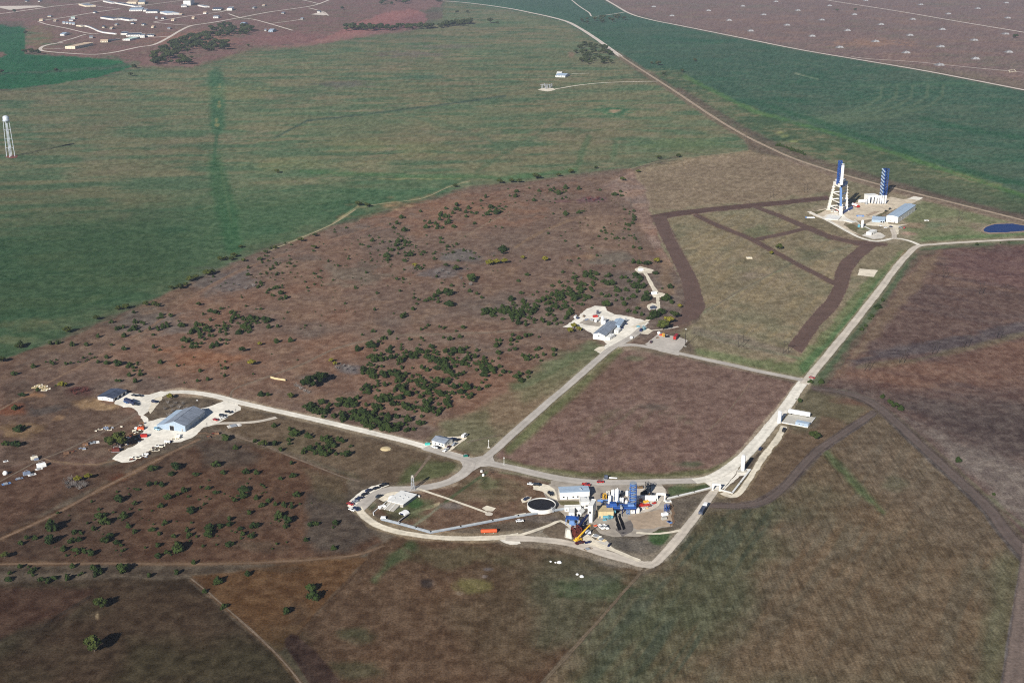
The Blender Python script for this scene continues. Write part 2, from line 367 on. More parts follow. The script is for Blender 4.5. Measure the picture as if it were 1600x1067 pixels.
# right strip near the pond
fill([(1425,312),(1500,328),(1600,352),(2200,520),(2200,400),(1600,371),(1500,376),(1440,380),(1400,372),(1400,340)], (100, 104, 74), 3, 3, 0.9)
blob(1470, 350, 50, 10, (116, 106, 84), 0.7); blob(1455, 352, 26, 4, (84, 96, 70), 0.7); stroke([(1440,374),(1500,370),(1600,366)], 5, (84, 104, 66), 2, 1.5, 0.7)
blob(1566, 357, 44, 10, (120, 104, 88), 0.8)
stroke([(1440,388),(1500,383),(1600,378),(1800,372)], 7, (86, 104, 74), 2.5, 1.5, 0.85)
stroke([(1425,398),(1395,440),(1350,495),(1310,545),(1275,590)], [9,16,20,22,26], (84, 100, 72), 4, 3, 0.85)
mottle([(1425,398),(1440,398),(1400,450),(1300,600),(1262,610),(1270,590),(1330,505)], (104, 108, 84), nC, -0.05, 0.75, 0.42)
# ploughed ground, far right
GQ = [(1440,402),(1470,392),(1540,386),(1620,382),(2400,350),(2400,1000),(1600,840),(1545,780),(1480,715),(1420,660),(1370,630),(1280,606),(1300,592),(1345,530),(1395,460),(1420,425)]
fill(GQ, (100, 76, 70), 3, 3)
mottle(GQ, (86, 68, 66), sR * 0.7 + nB * 0.4, -0.25, 0.65, 0.48)
mottle(GQ, (118, 88, 74), nB * 0.5 - sR * 0.6, 0.00, 0.85, 0.42)
fill([(1470,393),(1620,384),(2200,370),(2200,470),(1600,455),(1540,440),(1480,420)], (104, 74, 72), 10, 8, 0.6)
fill([(1440,404),(1470,394),(1450,430),(1400,490),(1340,560),(1300,595),(1345,530),(1400,455)], (122, 98, 80), 6, 5, 0.7)
fill([(1325,563),(1400,540),(1500,527),(1600,502),(2200,380),(2200,430),(1600,520),(1480,548),(1400,560),(1340,570)], (84, 72, 74), 4, 4, 0.8)
stroke([(1340,574),(1430,562),(1520,543),(1600,522),(1750,490)], 8, (104, 94, 74), 3, 3, 0.6)
fill([(1300,592),(1340,575),(1440,566),(1600,530),(2200,420),(2200,620),(1600,600),(1500,600),(1400,610)], (118, 82, 68), 12, 8, 0.55)
fill([(1300,600),(1400,620),(1500,628),(1600,635),(2200,660),(2200,760),(1600,720),(1540,716),(1460,670),(1400,640)], (82, 70, 68), 20, 10, 0.6)
fill([(1420,655),(1500,690),(1600,720),(2200,800),(2200,1000),(1600,835),(1545,775),(1480,712)], (120, 104, 98), 14, 8, 0.8)
stroke([(1395,650),(1440,690),(1500,740),(1560,790),(1600,822)], 7, (112, 104, 84), 3, 2, 0.8)
# --- scrub: juniper-dotted brown pasture
GS2 = [(-1400,960),(-1400,900),(0,566),(100,530),(180,494),(240,470),(300,440),(360,414),(400,396),(470,374),(520,354),(600,334),(690,307),(735,294),(820,286),(900,274),(985,264),(1010,300),(1020,345),(1035,385),(1065,440),(1085,480),(1080,505),(1000,540),(940,553),(850,633),(775,702),(745,720),(690,706),(600,681),(450,646),(340,620),(250,616),(170,720),(0,830),(-1400,1300)]
fill(GS2, (102, 82, 70), 2, 3)
mottle(GS2, (116, 82, 62), nB * 0.7 + nA * 0.4, -0.10, 0.75, 0.48)
mottle(GS2, (94, 88, 82), nE * 0.8 - nB * 0.4, -0.10, 0.75, 0.45)
mottle(GS2, (82, 68, 60), nC * 0.6 + nB * 0.5, 0.00, 0.85, 0.42)
mottle(GS2, (128, 98, 74), nC * 0.9, 0.05, 0.85, 0.30)
blob(700, 335, 150, 26, (122, 86, 66), 0.5); blob(940, 360, 60, 26, (122, 98, 80), 0.6); blob(820, 380, 120, 22, (108, 90, 78), 0.5)
blob(360, 440, 60, 22, (92, 86, 84), 0.6); blob(690, 425, 50, 9, (88, 84, 84), 0.6); blob(235, 505, 60, 22, (90, 84, 80), 0.6); blob(560, 430, 60, 18, (98, 92, 80), 0.5)
blob(720, 400, 40, 10, (90, 88, 86), 0.6); blob(950, 405, 40, 10, (94, 92, 82), 0.5); blob(905, 402, 40, 5, (126, 96, 72), 0.6); blob(925, 312, 22, 5, (92, 66, 72), 0.8); blob(872, 315, 18, 2.5, (96, 66, 66), 0.7)
blob(310, 560, 70, 18, (118, 80, 58), 0.7); blob(60, 610, 60, 14, (84, 72, 66), 0.6); blob(118, 612, 22, 7, (84, 52, 50), 0.8)
blob(625, 600, 140, 55, (112, 80, 62), 0.45); blob(1040, 430, 14, 30, (122, 98, 76), 0.6); blob(545, 575, 22, 8, (94, 90, 90), 0.8); blob(495, 590, 40, 10, (88, 82, 78), 0.6)
stroke([(0,640),(90,590),(150,560),(230,515),(300,463),(370,425),(430,402),(520,375),(600,350),(690,325)], [4,4,4,4,4,4,3,3,3,2], (122, 92, 76), 1.4, 1.2, 0.6)
stroke([(0,585),(150,523),(300,452),(400,402)], 3, (86, 72, 64), 2, 1.5, 0.4)
stroke([(425,390),(470,372),(520,350),(560,325),(600,318),(660,310),(700,292),(735,283)], 1.6, (142, 132, 104), 1, 0.7, 0.6)
stroke([(520,349),(560,322)], 2.4, (156, 142, 110), 1, 0.6, 0.7)
stroke([(360,628),(365,608),(420,588),(470,570),(520,546),(560,535),(620,524),(690,522),(760,520),(850,513),(880,508)], 3, (122, 106, 90), 1.2, 0.8, 0.6)
stroke([(705,382),(760,350),(800,330)], 2.4, (134, 108, 88), 1, 0.8, 0.6); stroke([(805,386),(850,360),(890,345)], 3.6, (130, 104, 78), 1.6, 1.2, 0.6); stroke([(905,360),(960,365)], 2, (130, 104, 84), 1.4, 1, 0.5)
stroke([(430,402),(480,395),(540,372),(640,346),(780,300),(900,285)], 2.4, (116, 88, 74), 1.6, 1.4, 0.5)
stroke([(985,310),(990,350),(1000,380),(1012,420)], 3, (90, 78, 66), 2, 1.4, 0.6); stroke([(960,300),(975,340),(990,385)], 2, (120, 98, 82), 1.5, 1, 0.5)
stroke([(940,296),(985,268),(1020,254),(1060,246)], 3, (96, 80, 70), 2, 1.4, 0.6)
mottle([(560,340),(700,310),(760,330),(640,380)], (134, 98, 76), nC, -0.05, 0.65, 0.30)
for b in [(620,316),(640,322),(625,328),(608,322)]: blob(b[0], b[1], 10, 2, (146, 120, 92), 0.6)
# junk-yard clearing, far left
fill([(0,600),(90,598),(180,640),(210,660),(170,715),(60,720),(0,735)], (86, 70, 58), 8, 6, 0.7)
for b, c in [((65,604,14,5),(184,160,116)),((62,618,22,6),(150,112,80)),((145,634,26,8),(140,114,84)),((75,640,34,10),(78,70,64)),((30,672,26,12),(118,96,70)),((165,664,16,4),(176,150,118)),((95,650,14,6),(130,104,78)),((20,640,20,8),(110,70,50))]:
    blob(b[0], b[1], b[2], b[3], c, 0.85, nz=nW, k=0.8)
stroke([(0,752),(60,720),(110,700),(180,665),(215,645)], 5, (96, 82, 72), 2, 1.5, 0.6)
stroke([(80,720),(105,724),(150,726),(185,718),(215,708)], 3, (152, 130, 98), 1.2, 1, 0.7); blob(102, 723, 10, 2.4, (192, 168, 120), 0.8)
# --- grass between the scrub and the middle road, and the turf round the white road
fill([(780,625),(850,585),(900,548),(960,540),(940,556),(850,635),(775,702),(745,716),(660,690),(700,660)], (104, 92, 72), 6, 5)
fill([(800,600),(860,560),(920,535),(950,545),(880,600),(820,625)], (84, 92, 64), 10, 6, 0.75)
mottle([(700,660),(780,625),(940,545),(775,702),(680,690)], (114, 86, 68), nB, -0.15, 0.75, 0.36)
fill([(690,660),(760,640),(780,690),(740,714),(700,700)], (94, 92, 68), 8, 5, 0.6)
fill([(340,630),(450,655),(600,692),(720,722),(700,750),(650,760),(560,745),(440,705),(350,680),(330,660)], (106, 90, 72), 5, 4)
mottle([(340,630),(600,692),(720,722),(650,760),(440,705),(350,680)], (88, 92, 64), nB, -0.25, 0.65, 0.36)
fill([(640,722),(700,722),(722,735),(690,752),(620,758)], (86, 94, 60), 6, 4, 0.8)
fill([(310,690),(440,702),(560,745),(530,758),(440,720)], (94, 88, 68), 6, 4, 0.6)
stroke([(330,668),(400,690),(470,718),(530,742),(560,752)], 4, (118, 104, 90), 1.4, 1, 0.7)
stroke([(345,690),(420,712),(470,730)], 2.2, (124, 98, 74), 1.2, 1, 0.5)
stroke([(672,712),(655,735),(643,748)], 3.5, (130, 122, 110), 1.2, 0.6, 0.8)
stroke([(730,690),(770,682)], 2.4, (130, 122, 104), 1.4, 0.8, 0.6)
# --- square brown field
GC = [(790,722),(775,710),(800,690),(860,640),(910,592),(950,556),(975,545),(1050,556),(1150,578),(1248,600),(1225,634),(1180,690),(1145,722),(1100,742),(1040,746),(900,742),(840,735)]
fill(GC, (114, 91, 80), 3, 3)
mottle(GC, (98, 74, 66), nB * 0.6 + nC * 0.4, -0.15, 0.75, 0.42)
mottle(GC, (118, 94, 78), sV * 0.6 + nB * 0.6, -0.05, 0.75, 0.36)
stroke([(965,548),(910,600),(850,652),(795,702)], [14,16,16,14], (98, 100, 66), 5, 2, 0.9)
stroke([(790,722),(840,735),(900,741),(1040,745),(1110,736),(1160,712)], 10, (96, 96, 64), 3.5, 2, 0.9)
blob(990, 560, 24, 8, (96, 98, 72), 0.7); blob(1020, 635, 26, 5, (88, 80, 70), 0.6); blob(1085, 725, 26, 6, (78, 86, 62), 0.7)
mottle([(930,650),(1060,620),(1080,660),(900,690)], (88, 84, 62), nC * 0.6 + sV * 0.5, -0.15, 0.75, 0.36)
stroke([(1170,598),(1140,640),(1110,670)], 2.4, (136, 108, 90), 1.4, 1, 0.6)
fill([(950,562),(1010,565),(960,610),(900,640),(870,655)], (106, 82, 68), 10, 6, 0.5)
# --- test site surroundings
fill([(580,800),(640,755),(720,735),(780,735),(870,760),(860,800),(800,815),(690,832),(620,818)], (100, 80, 64), 4, 3)
mottle([(600,800),(740,738),(870,762),(850,800),(690,830)], (84, 84, 60), nB * 0.5 + nC * 0.6, -0.05, 0.75, 0.42)
stroke([(760,738),(740,752),(715,770),(695,785)], [6,5,4,3], (70, 80, 54), 1.6, 1, 0.8); stroke([(780,738),(830,742),(860,752)], 3, (80, 86, 58), 1.5, 1, 0.7)
stroke([(690,788),(670,805),(645,822)], 3.6, (112, 112, 92), 1.4, 0.8, 0.8); stroke([(645,800),(670,793),(685,787)], [3,4,3], (176, 162, 130), 1.2, 1.4, 0.8)
blob(705, 791, 16, 5, (104, 96, 88), 0.9); blob(760, 752, 20, 5, (80, 86, 58), 0.6); blob(757, 747, 16, 4, (72, 84, 54), 0.7); blob(768, 760, 20, 5, (84, 88, 60), 0.6)
blob(630, 795, 40, 18, (78, 86, 58), 0.8); blob(648, 785, 10, 8, (58, 84, 48), 0.8); blob(615, 806, 14, 8, (60, 60, 44), 0.8); blob(580, 790, 12, 8, (84, 92, 66), 0.8)
fill([(870,782),(910,782),(908,792),(875,797),(868,790)], (104, 94, 70), 2, 1.5)
fill([(1042,762),(1060,755),(1100,752),(1112,762),(1045,776)], (76, 88, 58), 2, 1.5); blob(1080, 760, 20, 4, (108, 98, 68), 0.6)
fill([(1046,782),(1112,768),(1085,808),(1060,835),(1050,828),(1042,800)], (112, 102, 90), 4, 3); mottle([(1046,782),(1112,768),(1050,828)], (138, 126, 108), nC, -0.15, 0.65, 0.48)
fill([(790,830),(840,822),(880,820),(930,830),(1000,845),(1060,830),(1040,862),(1020,880),(960,862),(880,848),(800,842)], (124, 116, 104), 3, 3)
mottle([(800,835),(1060,830),(1020,880),(880,848)], (150, 142, 126), nC, -0.10, 0.65, 0.36)
blob(872, 832, 26, 10, (96, 88, 76), 0.9); blob(985, 852, 44, 16, (104, 98, 90), 0.9); blob(1030, 842, 15, 10, (64, 92, 52), 0.9); blob(1005, 868, 30, 8, (110, 100, 88), 0.7)
blob(850, 812, 30, 6, (110, 100, 92), 0.8)
fill([(1130,772),(1170,740),(1215,690),(1232,690),(1180,752),(1150,782)], (106, 98, 78), 2, 2, 0.6)
# --- strip right of the road, brown
fill([(1150,775),(1232,670),(1275,668),(1290,620),(1345,628),(1370,645),(1320,668),(1270,708),(1222,758),(1190,782),(1140,788)], (110, 92, 74), 4, 3)
fill([(1215,650),(1262,606),(1290,618),(1360,640),(1330,662),(1285,650),(1262,672),(1240,672)], (104, 98, 76), 5, 4, 0.8)
blob(1325, 628, 30, 6, (116, 88, 74), 0.7)
# --- lower right stubble field
GL = [(1372,645),(1420,680),(1480,735),(1530,785),(1580,840),(1598,870),(1580,1000),(1565,1100),(1500,1700),(500,1700),(840,1075),(900,1010),(960,940),(1020,890),(1060,848),(1100,800),(1150,795),(1200,788),(1240,760),(1290,705),(1340,662)]
fill(GL, (110, 90, 68), 3, 3)
mottle(GL, (126, 98, 72), nC * 0.6 + sV * 0.6, -0.15, 0.85, 0.30)
mottle(GL, (94, 86, 70), nB * 0.5 - sV * 0.6, -0.15, 0.75, 0.30)
mottle(GL, (76, 80, 58), nE * 0.9 + nB * 0.4, -0.05, 0.85, 0.39)
fill([(1070,850),(1110,800),(1200,795),(1210,850),(1170,930),(1120,1010),(980,1100),(860,1100),(960,960)], (80, 82, 58), 40, 20, 0.65)
mottle([(1070,850),(1110,800),(1200,795),(1210,850),(1120,1010),(980,1100),(860,1100),(960,960)], (60, 66, 52), nC * 0.6 - sV * 0.6, -0.15, 0.75, 0.42)
mottle([(900,1050),(1060,960),(1200,960),(1160,1100),(860,1100)], (108, 80, 56), nC * 0.6 + sV * 0.5, -0.05, 0.85, 0.26)
stroke([(1288,702),(1310,728),(1345,765),(1380,800)], [10,12,12,6], (84, 100, 60), 5, 3, 0.7)
fill([(1560,870),(1596,870),(1575,1010),(1560,1100),(1520,1100),(1540,960)], (100, 96, 70), 16, 8, 0.6); blob(1400, 755, 24, 10, (86, 96, 66), 0.5)
fill([(1300,700),(1372,650),(1480,740),(1580,850),(1500,860),(1380,780)], (116, 98, 80), 20, 10, 0.5)
for k in range(30):
    x0 = 1090 + k * 17; stroke([(x0+rng.uniform(-5,5), 1090), (x0 + 40 + rng.uniform(-5,5), 930), (x0 + 90, 790)], 2.4, ((138, 106, 74), (92, 76, 58))[k % 2], 2, 1.4, 0.07)
# --- lower middle field
GM = [(590,850),(620,836),(700,845),(790,848),(880,852),(960,872),(1005,888),(960,938),(900,1005),(850,1062),(600,1700),(200,1700),(540,1075),(458,1000),(520,930),(560,885)]
fill(GM, (92, 72, 54), 3, 3)
mottle(GM, (104, 78, 56), nC * 0.7 + nB * 0.4, -0.15, 0.75, 0.36)
mottle(GM, (78, 72, 54), nB * 0.8, -0.10, 0.75, 0.42)
fill([(850,860),(960,878),(1000,890),(950,945),(890,1010),(840,1000),(820,920)], (82, 82, 62), 25, 14, 0.7)
blob(940, 915, 60, 30, (70, 82, 56), 0.7, nz=nC, k=0.6); blob(975, 880, 40, 12, (110, 102, 92), 0.7); blob(940, 905, 44, 20, (98, 94, 82), 0.4)
stroke([(640,855),(610,880),(585,905)], [18,16,10], (74, 88, 56), 6, 4, 0.8); blob(545, 990, 30, 16, (70, 76, 52), 0.6); blob(720, 870, 80, 16, (92, 86, 62), 0.6); blob(565, 1045, 40, 16, (80, 80, 56), 0.6)
blob(741, 916, 28, 14, (102, 97, 56), 0.75, k=0.35, soft=0.45); blob(666, 910, 12, 8.5, (66, 56, 50), 0.9, k=0.4); stroke([(655,912),(656,904),(666,901),(677,905),(678,914)], 2, (118, 96, 78), 1, 1, 0.7)
blob(762, 889, 9, 4, (112, 104, 100), 0.9); blob(757, 900, 7, 3.5, (124, 112, 104), 0.9); blob(718, 927, 7, 3, (128, 112, 92), 0.8)
stroke([(620,850),(690,895),(740,940)], 3, (84, 64, 48), 3, 2, 0.4)
# --- lower left: scrub slope, triangle, pasture
GX = [(-1500,1100),(0,840),(90,795),(170,756),(250,712),(330,686),(440,705),(540,745),(545,790),(580,830),(600,846),(560,866),(420,880),(300,882),(0,882),(-1500,900)]
fill(GX, (96, 72, 56), 3, 3)
mottle(GX, (110, 78, 56), nC * 0.6 + nB * 0.5, -0.15, 0.75, 0.42)
mottle(GX, (80, 70, 62), nB * 0.6 - nE * 0.5, -0.10, 0.75, 0.48)
mottle(GX, (70, 58, 48), nC, 0.05, 0.85, 0.36)
fill([(300,690),(360,690),(420,712),(390,730),(320,730)], (82, 74, 66), 10, 6, 0.7); fill([(480,770),(545,770),(590,835),(540,865),(470,850)], (84, 76, 68), 8, 6, 0.8)
fill([(470,730),(540,745),(545,790),(500,780)], (98, 88, 68), 8, 4, 0.7); blob(400, 850, 60, 12, (92, 78, 64), 0.6); blob(125, 750, 26, 12, (92, 92, 94), 0.85); blob(180, 745, 16, 7, (116, 64, 42), 0.6)
fill([(-600,735),(0,735),(60,724),(170,728),(230,712),(165,752),(90,792),(0,835),(-600,1050)], (88, 66, 52), 4, 4, 0.8)
stroke([(0,842),(80,806),(150,768),(220,732),(270,706),(310,686)], [5,5,5,5,4,4], (124, 98, 72), 1.6, 1, 0.8); stroke([(0,838),(80,802),(150,764)], 1.4, (80, 62, 48), 1, 0.8, 0.5)
stroke([(-300,884),(0,881),(150,880),(300,881),(420,878),(500,873),(560,866),(600,852)], [7,7,7,7,6,6,5,4], (118, 94, 72), 2, 1.2, 0.8); stroke([(150,880),(270,881)], 2, (158, 134, 104), 1, 1, 0.7)
stroke([(0,890),(150,892),(300,894),(420,886)], 8, (76, 64, 52), 3, 3, 0.6)
fill([(300,900),(420,885),(560,870),(575,872),(520,930),(458,1000),(435,1018),(360,960)], (100, 74, 50), 3, 2)
mottle([(300,900),(420,885),(565,872),(458,1000),(435,1018),(360,960)], (116, 86, 56), nC * 0.7 + nB * 0.3, -0.15, 0.75, 0.42)
blob(430, 890, 70, 6, (92, 74, 56), 0.7); blob(470, 955, 22, 22, (90, 76, 62), 0.4)
GB = [(-1500,905),(0,910),(160,906),(290,904),(350,955),(432,1022),(475,1075),(520,1700),(-2000,1700)]
fill(GB, (72, 60, 46), 3, 3)
mottle(GB, (84, 64, 48), nB, -0.15, 0.75, 0.42)
mottle(GB, (62, 64, 44), nE * 0.7 + nC * 0.3, -0.15, 0.75, 0.42)
fill([(-800,912),(0,913),(140,925),(100,960),(0,1000),(-800,1050)], (88, 62, 50), 8, 6, 0.7)
stroke([(-60,1006),(0,1001),(60,986),(90,962),(140,932)], [2,2,3,4,3], (58, 50, 42), 1.6, 1, 0.6)
blob(152, 961, 3.6, 8, (168, 148, 118), 0.9); fill([(200,1000),(470,1000),(480,1070),(180,1075)], (70, 66, 46), 30, 12, 0.6)
stroke([(300,905),(360,955),(432,1022),(480,1080)], [7,7,7,8], (112, 88, 66), 1.6, 1, 0.7); stroke([(298,912),(355,962),(430,1030),(470,1080)], 1.6, (58, 46, 36), 1, 0.7, 0.6)
stroke([(586,858),(540,915),(500,950),(462,995),(440,1015)], 2, (76, 58, 44), 1.2, 1, 0.7)
# --- ploughed firebreaks
PL = (86, 66, 60)
stroke([(1024,342),(1060,334),(1150,324),(1230,316),(1292,309)], [7,7.5,7,6.5,6], PL, 1, 0.6)
fill([(1019,340),(1030,365),(1050,405),(1066,440),(1070,475),(1058,500),(1042,512),(1062,508),(1090,498),(1102,480),(1090,440),(1075,410),(1052,370),(1040,338)], (92, 76, 68), 1.4, 1); stroke([(1040,350),(1062,390),(1080,425),(1092,462)], 7, (84, 64, 60), 3, 1.5, 0.7)
stroke([(1087,336),(1120,352),(1170,372),(1200,388),(1250,415),(1304,443)], [7,6.5,6,6.5,6.5,7], (94, 74, 64), 1, 0.7)
stroke([(1178,322),(1220,338),(1262,356),(1296,370),(1343,380),(1384,382)], [4,6,7,8,9,6], (92, 72, 64), 1, 0.8)
stroke([(1262,356),(1222,366),(1184,374)], 5, (96, 76, 66), 1, 0.8)
fill([(1345,384),(1315,408),(1305,425),(1303,448),(1290,470),(1262,500),(1232,540),(1252,552),(1280,510),(1310,480),(1325,450),(1330,425),(1345,405),(1368,384)], (98, 78, 70), 1.4, 1); stroke([(1355,385),(1325,412),(1315,440)], 14, (82, 64, 62), 4, 1.5, 0.8)
stroke([(1272,606),(1320,613),(1360,628),(1395,655),(1440,697),(1500,752),(1545,795),(1575,835),(1600,862),(1640,900)], [8,9,12,16,18,20,23,26,28,30], (98, 86, 78), 1.6, 1); stroke([(1280,607),(1330,616),(1365,632)], 6, (86, 72, 66), 2, 1, 0.7)
stroke([(1610,860),(1603,920),(1592,1000),(1582,1100)], [22,32,38,44], (112, 100, 94), 1.6, 1)
stroke([(1364,646),(1325,672),(1275,706),(1228,757),(1200,778),(1180,787),(1150,790),(1112,789)], [12,14,15,15,15,13,10,9], (96, 84, 78), 1.4, 1); stroke([(1280,706),(1232,757),(1205,777)], 9, (86, 76, 74), 3, 1, 0.6)
stroke([(457,1003),(480,1028),(510,1072),(540,1120)], [24,34,42,50], (72, 55, 46), 1.5, 1); stroke([(450,1010),(500,1075)], 8, (60, 46, 40), 3, 1, 0.5)
# worn earth beside tracks, verges and dust round the yards
stroke([(960,82),(1000,108),(1050,140),(1110,180),(1160,210),(1200,230),(1240,248),(1300,268),(1360,285),(1420,300),(1500,320),(1600,345),(1800,400)], [9,10,11,12,13,13,13,13,13,13,13,13,14], (116, 98, 84), 1.6, 1, 0.8)
stroke([(1060,139),(1120,176),(1170,206),(1250,243),(1310,262),(1430,296),(1610,342)], 7, (104, 84, 76), 2.5, 1.5, 0.7)
fill([(1262,330),(1290,318),(1330,312),(1410,308),(1440,312),(1420,330),(1412,360),(1440,374),(1390,382),(1345,372),(1300,350)], (132, 120, 100), 4, 3, 0.8)
blob(1375, 333, 26, 7, (122, 110, 90), 0.8); blob(1372, 338, 12, 3, (128, 100, 84), 0.8); blob(1385, 323, 12, 2.4, (88, 100, 66), 0.8); blob(1330, 372, 26, 8, (118, 104, 84), 0.7); blob(1350, 358, 12, 4, (96, 100, 72), 0.8); blob(1432, 352, 16, 4, (128, 106, 86), 0.7)
stroke([(1330,356),(1360,372)], 4, (98, 98, 74), 2, 1, 0.7); blob(1420, 365, 12, 3, (148, 120, 104), 0.7)
# gravel thrown off the road edges
def verge(line, wd, col=(166, 154, 136), a=0.6): stroke(line, wd, col, 1.6, 1.6, a)
verge([(1600,374),(1520,378),(1460,382),(1434,385),(1405,412),(1375,452),(1330,510),(1295,553),(1256,600)], [7,7,8,10,15,17,18,18,18], (140, 124, 104), 0.55)
verge([(1256,600),(1228,636),(1200,671),(1175,700),(1148,725),(1115,745),(1085,752)], [24,25,26,26,24,20,16], (178, 164, 138), 0.6)
verge([(1090,751),(1010,753),(930,754),(850,743),(790,729),(755,722)], 17, (158, 146, 126), 0.5)
verge([(758,716),(800,679),(850,635),(900,592),(955,545),(992,523)], [16,16,15,15,14,14], (150, 136, 114), 0.45)
verge([(965,541),(1050,550),(1150,572),(1254,594)], 9, (150, 136, 114), 0.5)
verge([(740,721),(690,706),(600,681),(500,657),(400,635),(340,620),(282,612),(240,620)], [15,15,14,14,13,13,12,12], (178, 162, 136), 0.5)
verge([(735,722),(705,751),(640,764),(590,771),(560,796)], 20, (156, 144, 122), 0.5); verge([(560,792),(582,816),(640,834),(740,841),(812,836)], [20,20,17,16,16], (168, 150, 120), 0.55)
verge([(790,841),(870,846),(940,864),(1005,882),(1036,868),(1090,803),(1118,765)], [24,26,26,24,22,19,17], (150, 138, 120), 0.6)
verge([(1226,666),(1195,712),(1164,758),(1128,771)], 15, (170, 154, 124), 0.5)
# old implement lines and cattle paths
for k in range(16):
    stroke([(300+k*46, 330-k*9+rng.uniform(-6,6)), (520+k*40, 268-k*10+rng.uniform(-6,6)), (760+k*22, 205-k*6)], 1.3, ((118,118,88),(66,84,64))[k%2], 1.0, 0.8, 0.28)
for k in range(12):
    stroke([(610+k*34, 900+k*3), (660+k*26, 960+k*4), (720+k*14, 1060)], 1.6, ((112,92,72),(74,58,46))[k%2], 1.2, 0.8, 0.3)
for k in range(10):
    stroke([(860+k*33, 700-k*7), (960+k*26, 650-k*6), (1060+k*17, 600-k*4)], 1.4, ((126,104,90),(90,70,62))[k%2], 1.0, 0.8, 0.25)
C += (nD * 15 + nC * 3)[..., None] * np.array([1.0, 0.95, 0.85])
def tint(poly, mul, f=6):
    win, al = polyalpha(poly, f, 2)
    if win: C[win] *= 1 + (np.array(mul) - 1) * al[..., None]
tint(GS2, (1.17, 1.2, 1.22)); tint(GC, (1.08, 1.1, 1.12)); tint(GT, (1.19, 1.2, 1.23)); tint(GQ, (1.06, 1.13, 1.12)); tint(GL, (0.97, 1.02, 1.07)); tint(GP, (1.13, 1.13, 1.1), 15)
tint(GR, (0.98, 1.02, 1.02)); tint(GI, (1.17, 1.13, 1.12))
tint([(-900,-60),(700,-60),(690,10),(560,55),(390,77),(300,106),(205,102),(70,88),(38,84),(38,36),(-900,36)], (1.12, 1.09, 1.05))
tint([(480,70),(520,54),(560,36),(600,20),(640,15),(662,20),(668,32),(655,45),(600,50),(540,62)], (0.98, 0.95, 0.98))
tint([(580,800),(640,755),(720,735),(780,735),(870,760),(860,800),(800,815),(690,832),(620,818)], (1.14, 1.14, 1.16)); tint(GM, (1.03, 1.04, 1.07), 20)
tint([(-600,150),(0,145),(200,140),(330,210),(330,430),(180,500),(0,570),(-600,900)], (0.92, 0.94, 0.94), 60)  # left pasture darkens outward: vignette falloff put into the ground colour
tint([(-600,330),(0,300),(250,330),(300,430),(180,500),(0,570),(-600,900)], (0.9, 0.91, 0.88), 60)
tint([(-900,760),(0,760),(200,820),(480,960),(560,1100),(560,1700),(-900,1700)], (0.88, 0.88, 0.88), 70)  # lower left: dark field tone plus lens vignette put into the colour
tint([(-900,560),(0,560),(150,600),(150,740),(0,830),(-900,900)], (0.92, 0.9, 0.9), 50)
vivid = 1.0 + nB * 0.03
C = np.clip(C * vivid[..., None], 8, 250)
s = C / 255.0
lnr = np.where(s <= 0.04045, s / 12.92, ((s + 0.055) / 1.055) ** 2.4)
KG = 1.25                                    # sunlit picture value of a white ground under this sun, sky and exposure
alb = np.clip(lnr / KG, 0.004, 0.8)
ROWS = np.full((NY, NX), 0.15)
for pl_, v_ in ((GL, 0.9), (GM, 0.45), (GC, 0.35), (GQ, 0.5), (GT, 0.5)):
    win, al = polyalpha(pl_, 4, 1)
    if win: ROWS[win] += (v_ - ROWS[win]) * al
me = bpy.data.meshes.new('ground')
nv = NX * NY
co = np.zeros((nv, 3), np.float32); co[:, 0] = X.ravel(); co[:, 1] = Y.ravel()
me.vertices.add(nv); me.vertices.foreach_set('co', co.ravel())
ii = np.arange(nv).reshape(NY, NX)
q = np.stack([ii[:-1, :-1], ii[:-1, 1:], ii[1:, 1:], ii[1:, :-1]], -1).reshape(-1, 4)
nf = len(q)
me.loops.add(nf * 4); me.polygons.add(nf)
me.loops.foreach_set('vertex_index', q.ravel().astype(np.int32))
me.polygons.foreach_set('loop_start', (np.arange(nf) * 4).astype(np.int32))
me.update(calc_edges=True)
at = me.attributes.new('field', 'FLOAT_COLOR', 'POINT')
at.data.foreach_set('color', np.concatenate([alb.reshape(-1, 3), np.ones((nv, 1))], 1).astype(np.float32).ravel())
ar = me.attributes.new('rows', 'FLOAT', 'POINT'); ar.data.foreach_set('value', ROWS.ravel().astype(np.float32))
gm = bpy.data.materials.new('turf'); gm.use_nodes = True
nt = gm.node_tree; b = nt.nodes['Principled BSDF']; b.inputs['Roughness'].default_value = 1.0; b.inputs['Specular IOR Level'].default_value = 0.0
an = nt.nodes.new('ShaderNodeAttribute'); an.attribute_name = 'field'
tc = nt.nodes.new('ShaderNodeTexCoord')
def noise_fac(scale, lo, hi, stretch=None, detail=3, rough=0.5):
    no = nt.nodes.new('ShaderNodeTexNoise'); no.inputs['Scale'].default_value = scale; no.inputs['Detail'].default_value = detail; no.inputs['Roughness'].default_value = rough
    if stretch:
        mp = nt.nodes.new('ShaderNodeMapping'); mp.inputs['Scale'].default_value = stretch; mp.inputs['Rotation'].default_value = (0, 0, R(-14))
        nt.links.new(tc.outputs['Object'], mp.inputs['Vector']); nt.links.new(mp.outputs['Vector'], no.inputs['Vector'])
    else: nt.links.new(tc.outputs['Object'], no.inputs['Vector'])
    r = nt.nodes.new('ShaderNodeMapRange'); r.inputs['From Min'].default_value = 0.3; r.inputs['From Max'].default_value = 0.7
    r.inputs['To Min'].default_value = lo; r.inputs['To Max'].default_value = hi
    nt.links.new(no.outputs['Fac'], r.inputs['Value']); return r.outputs['Result']
f1 = noise_fac(0.3, 0.55, 1.45, None, 7, 0.98); f2 = noise_fac(0.85, 0.7, 1.3, None, 2); f3 = noise_fac(0.5, 0.66, 1.34, (1.0, 0.1, 1.0), 3, 0.6)
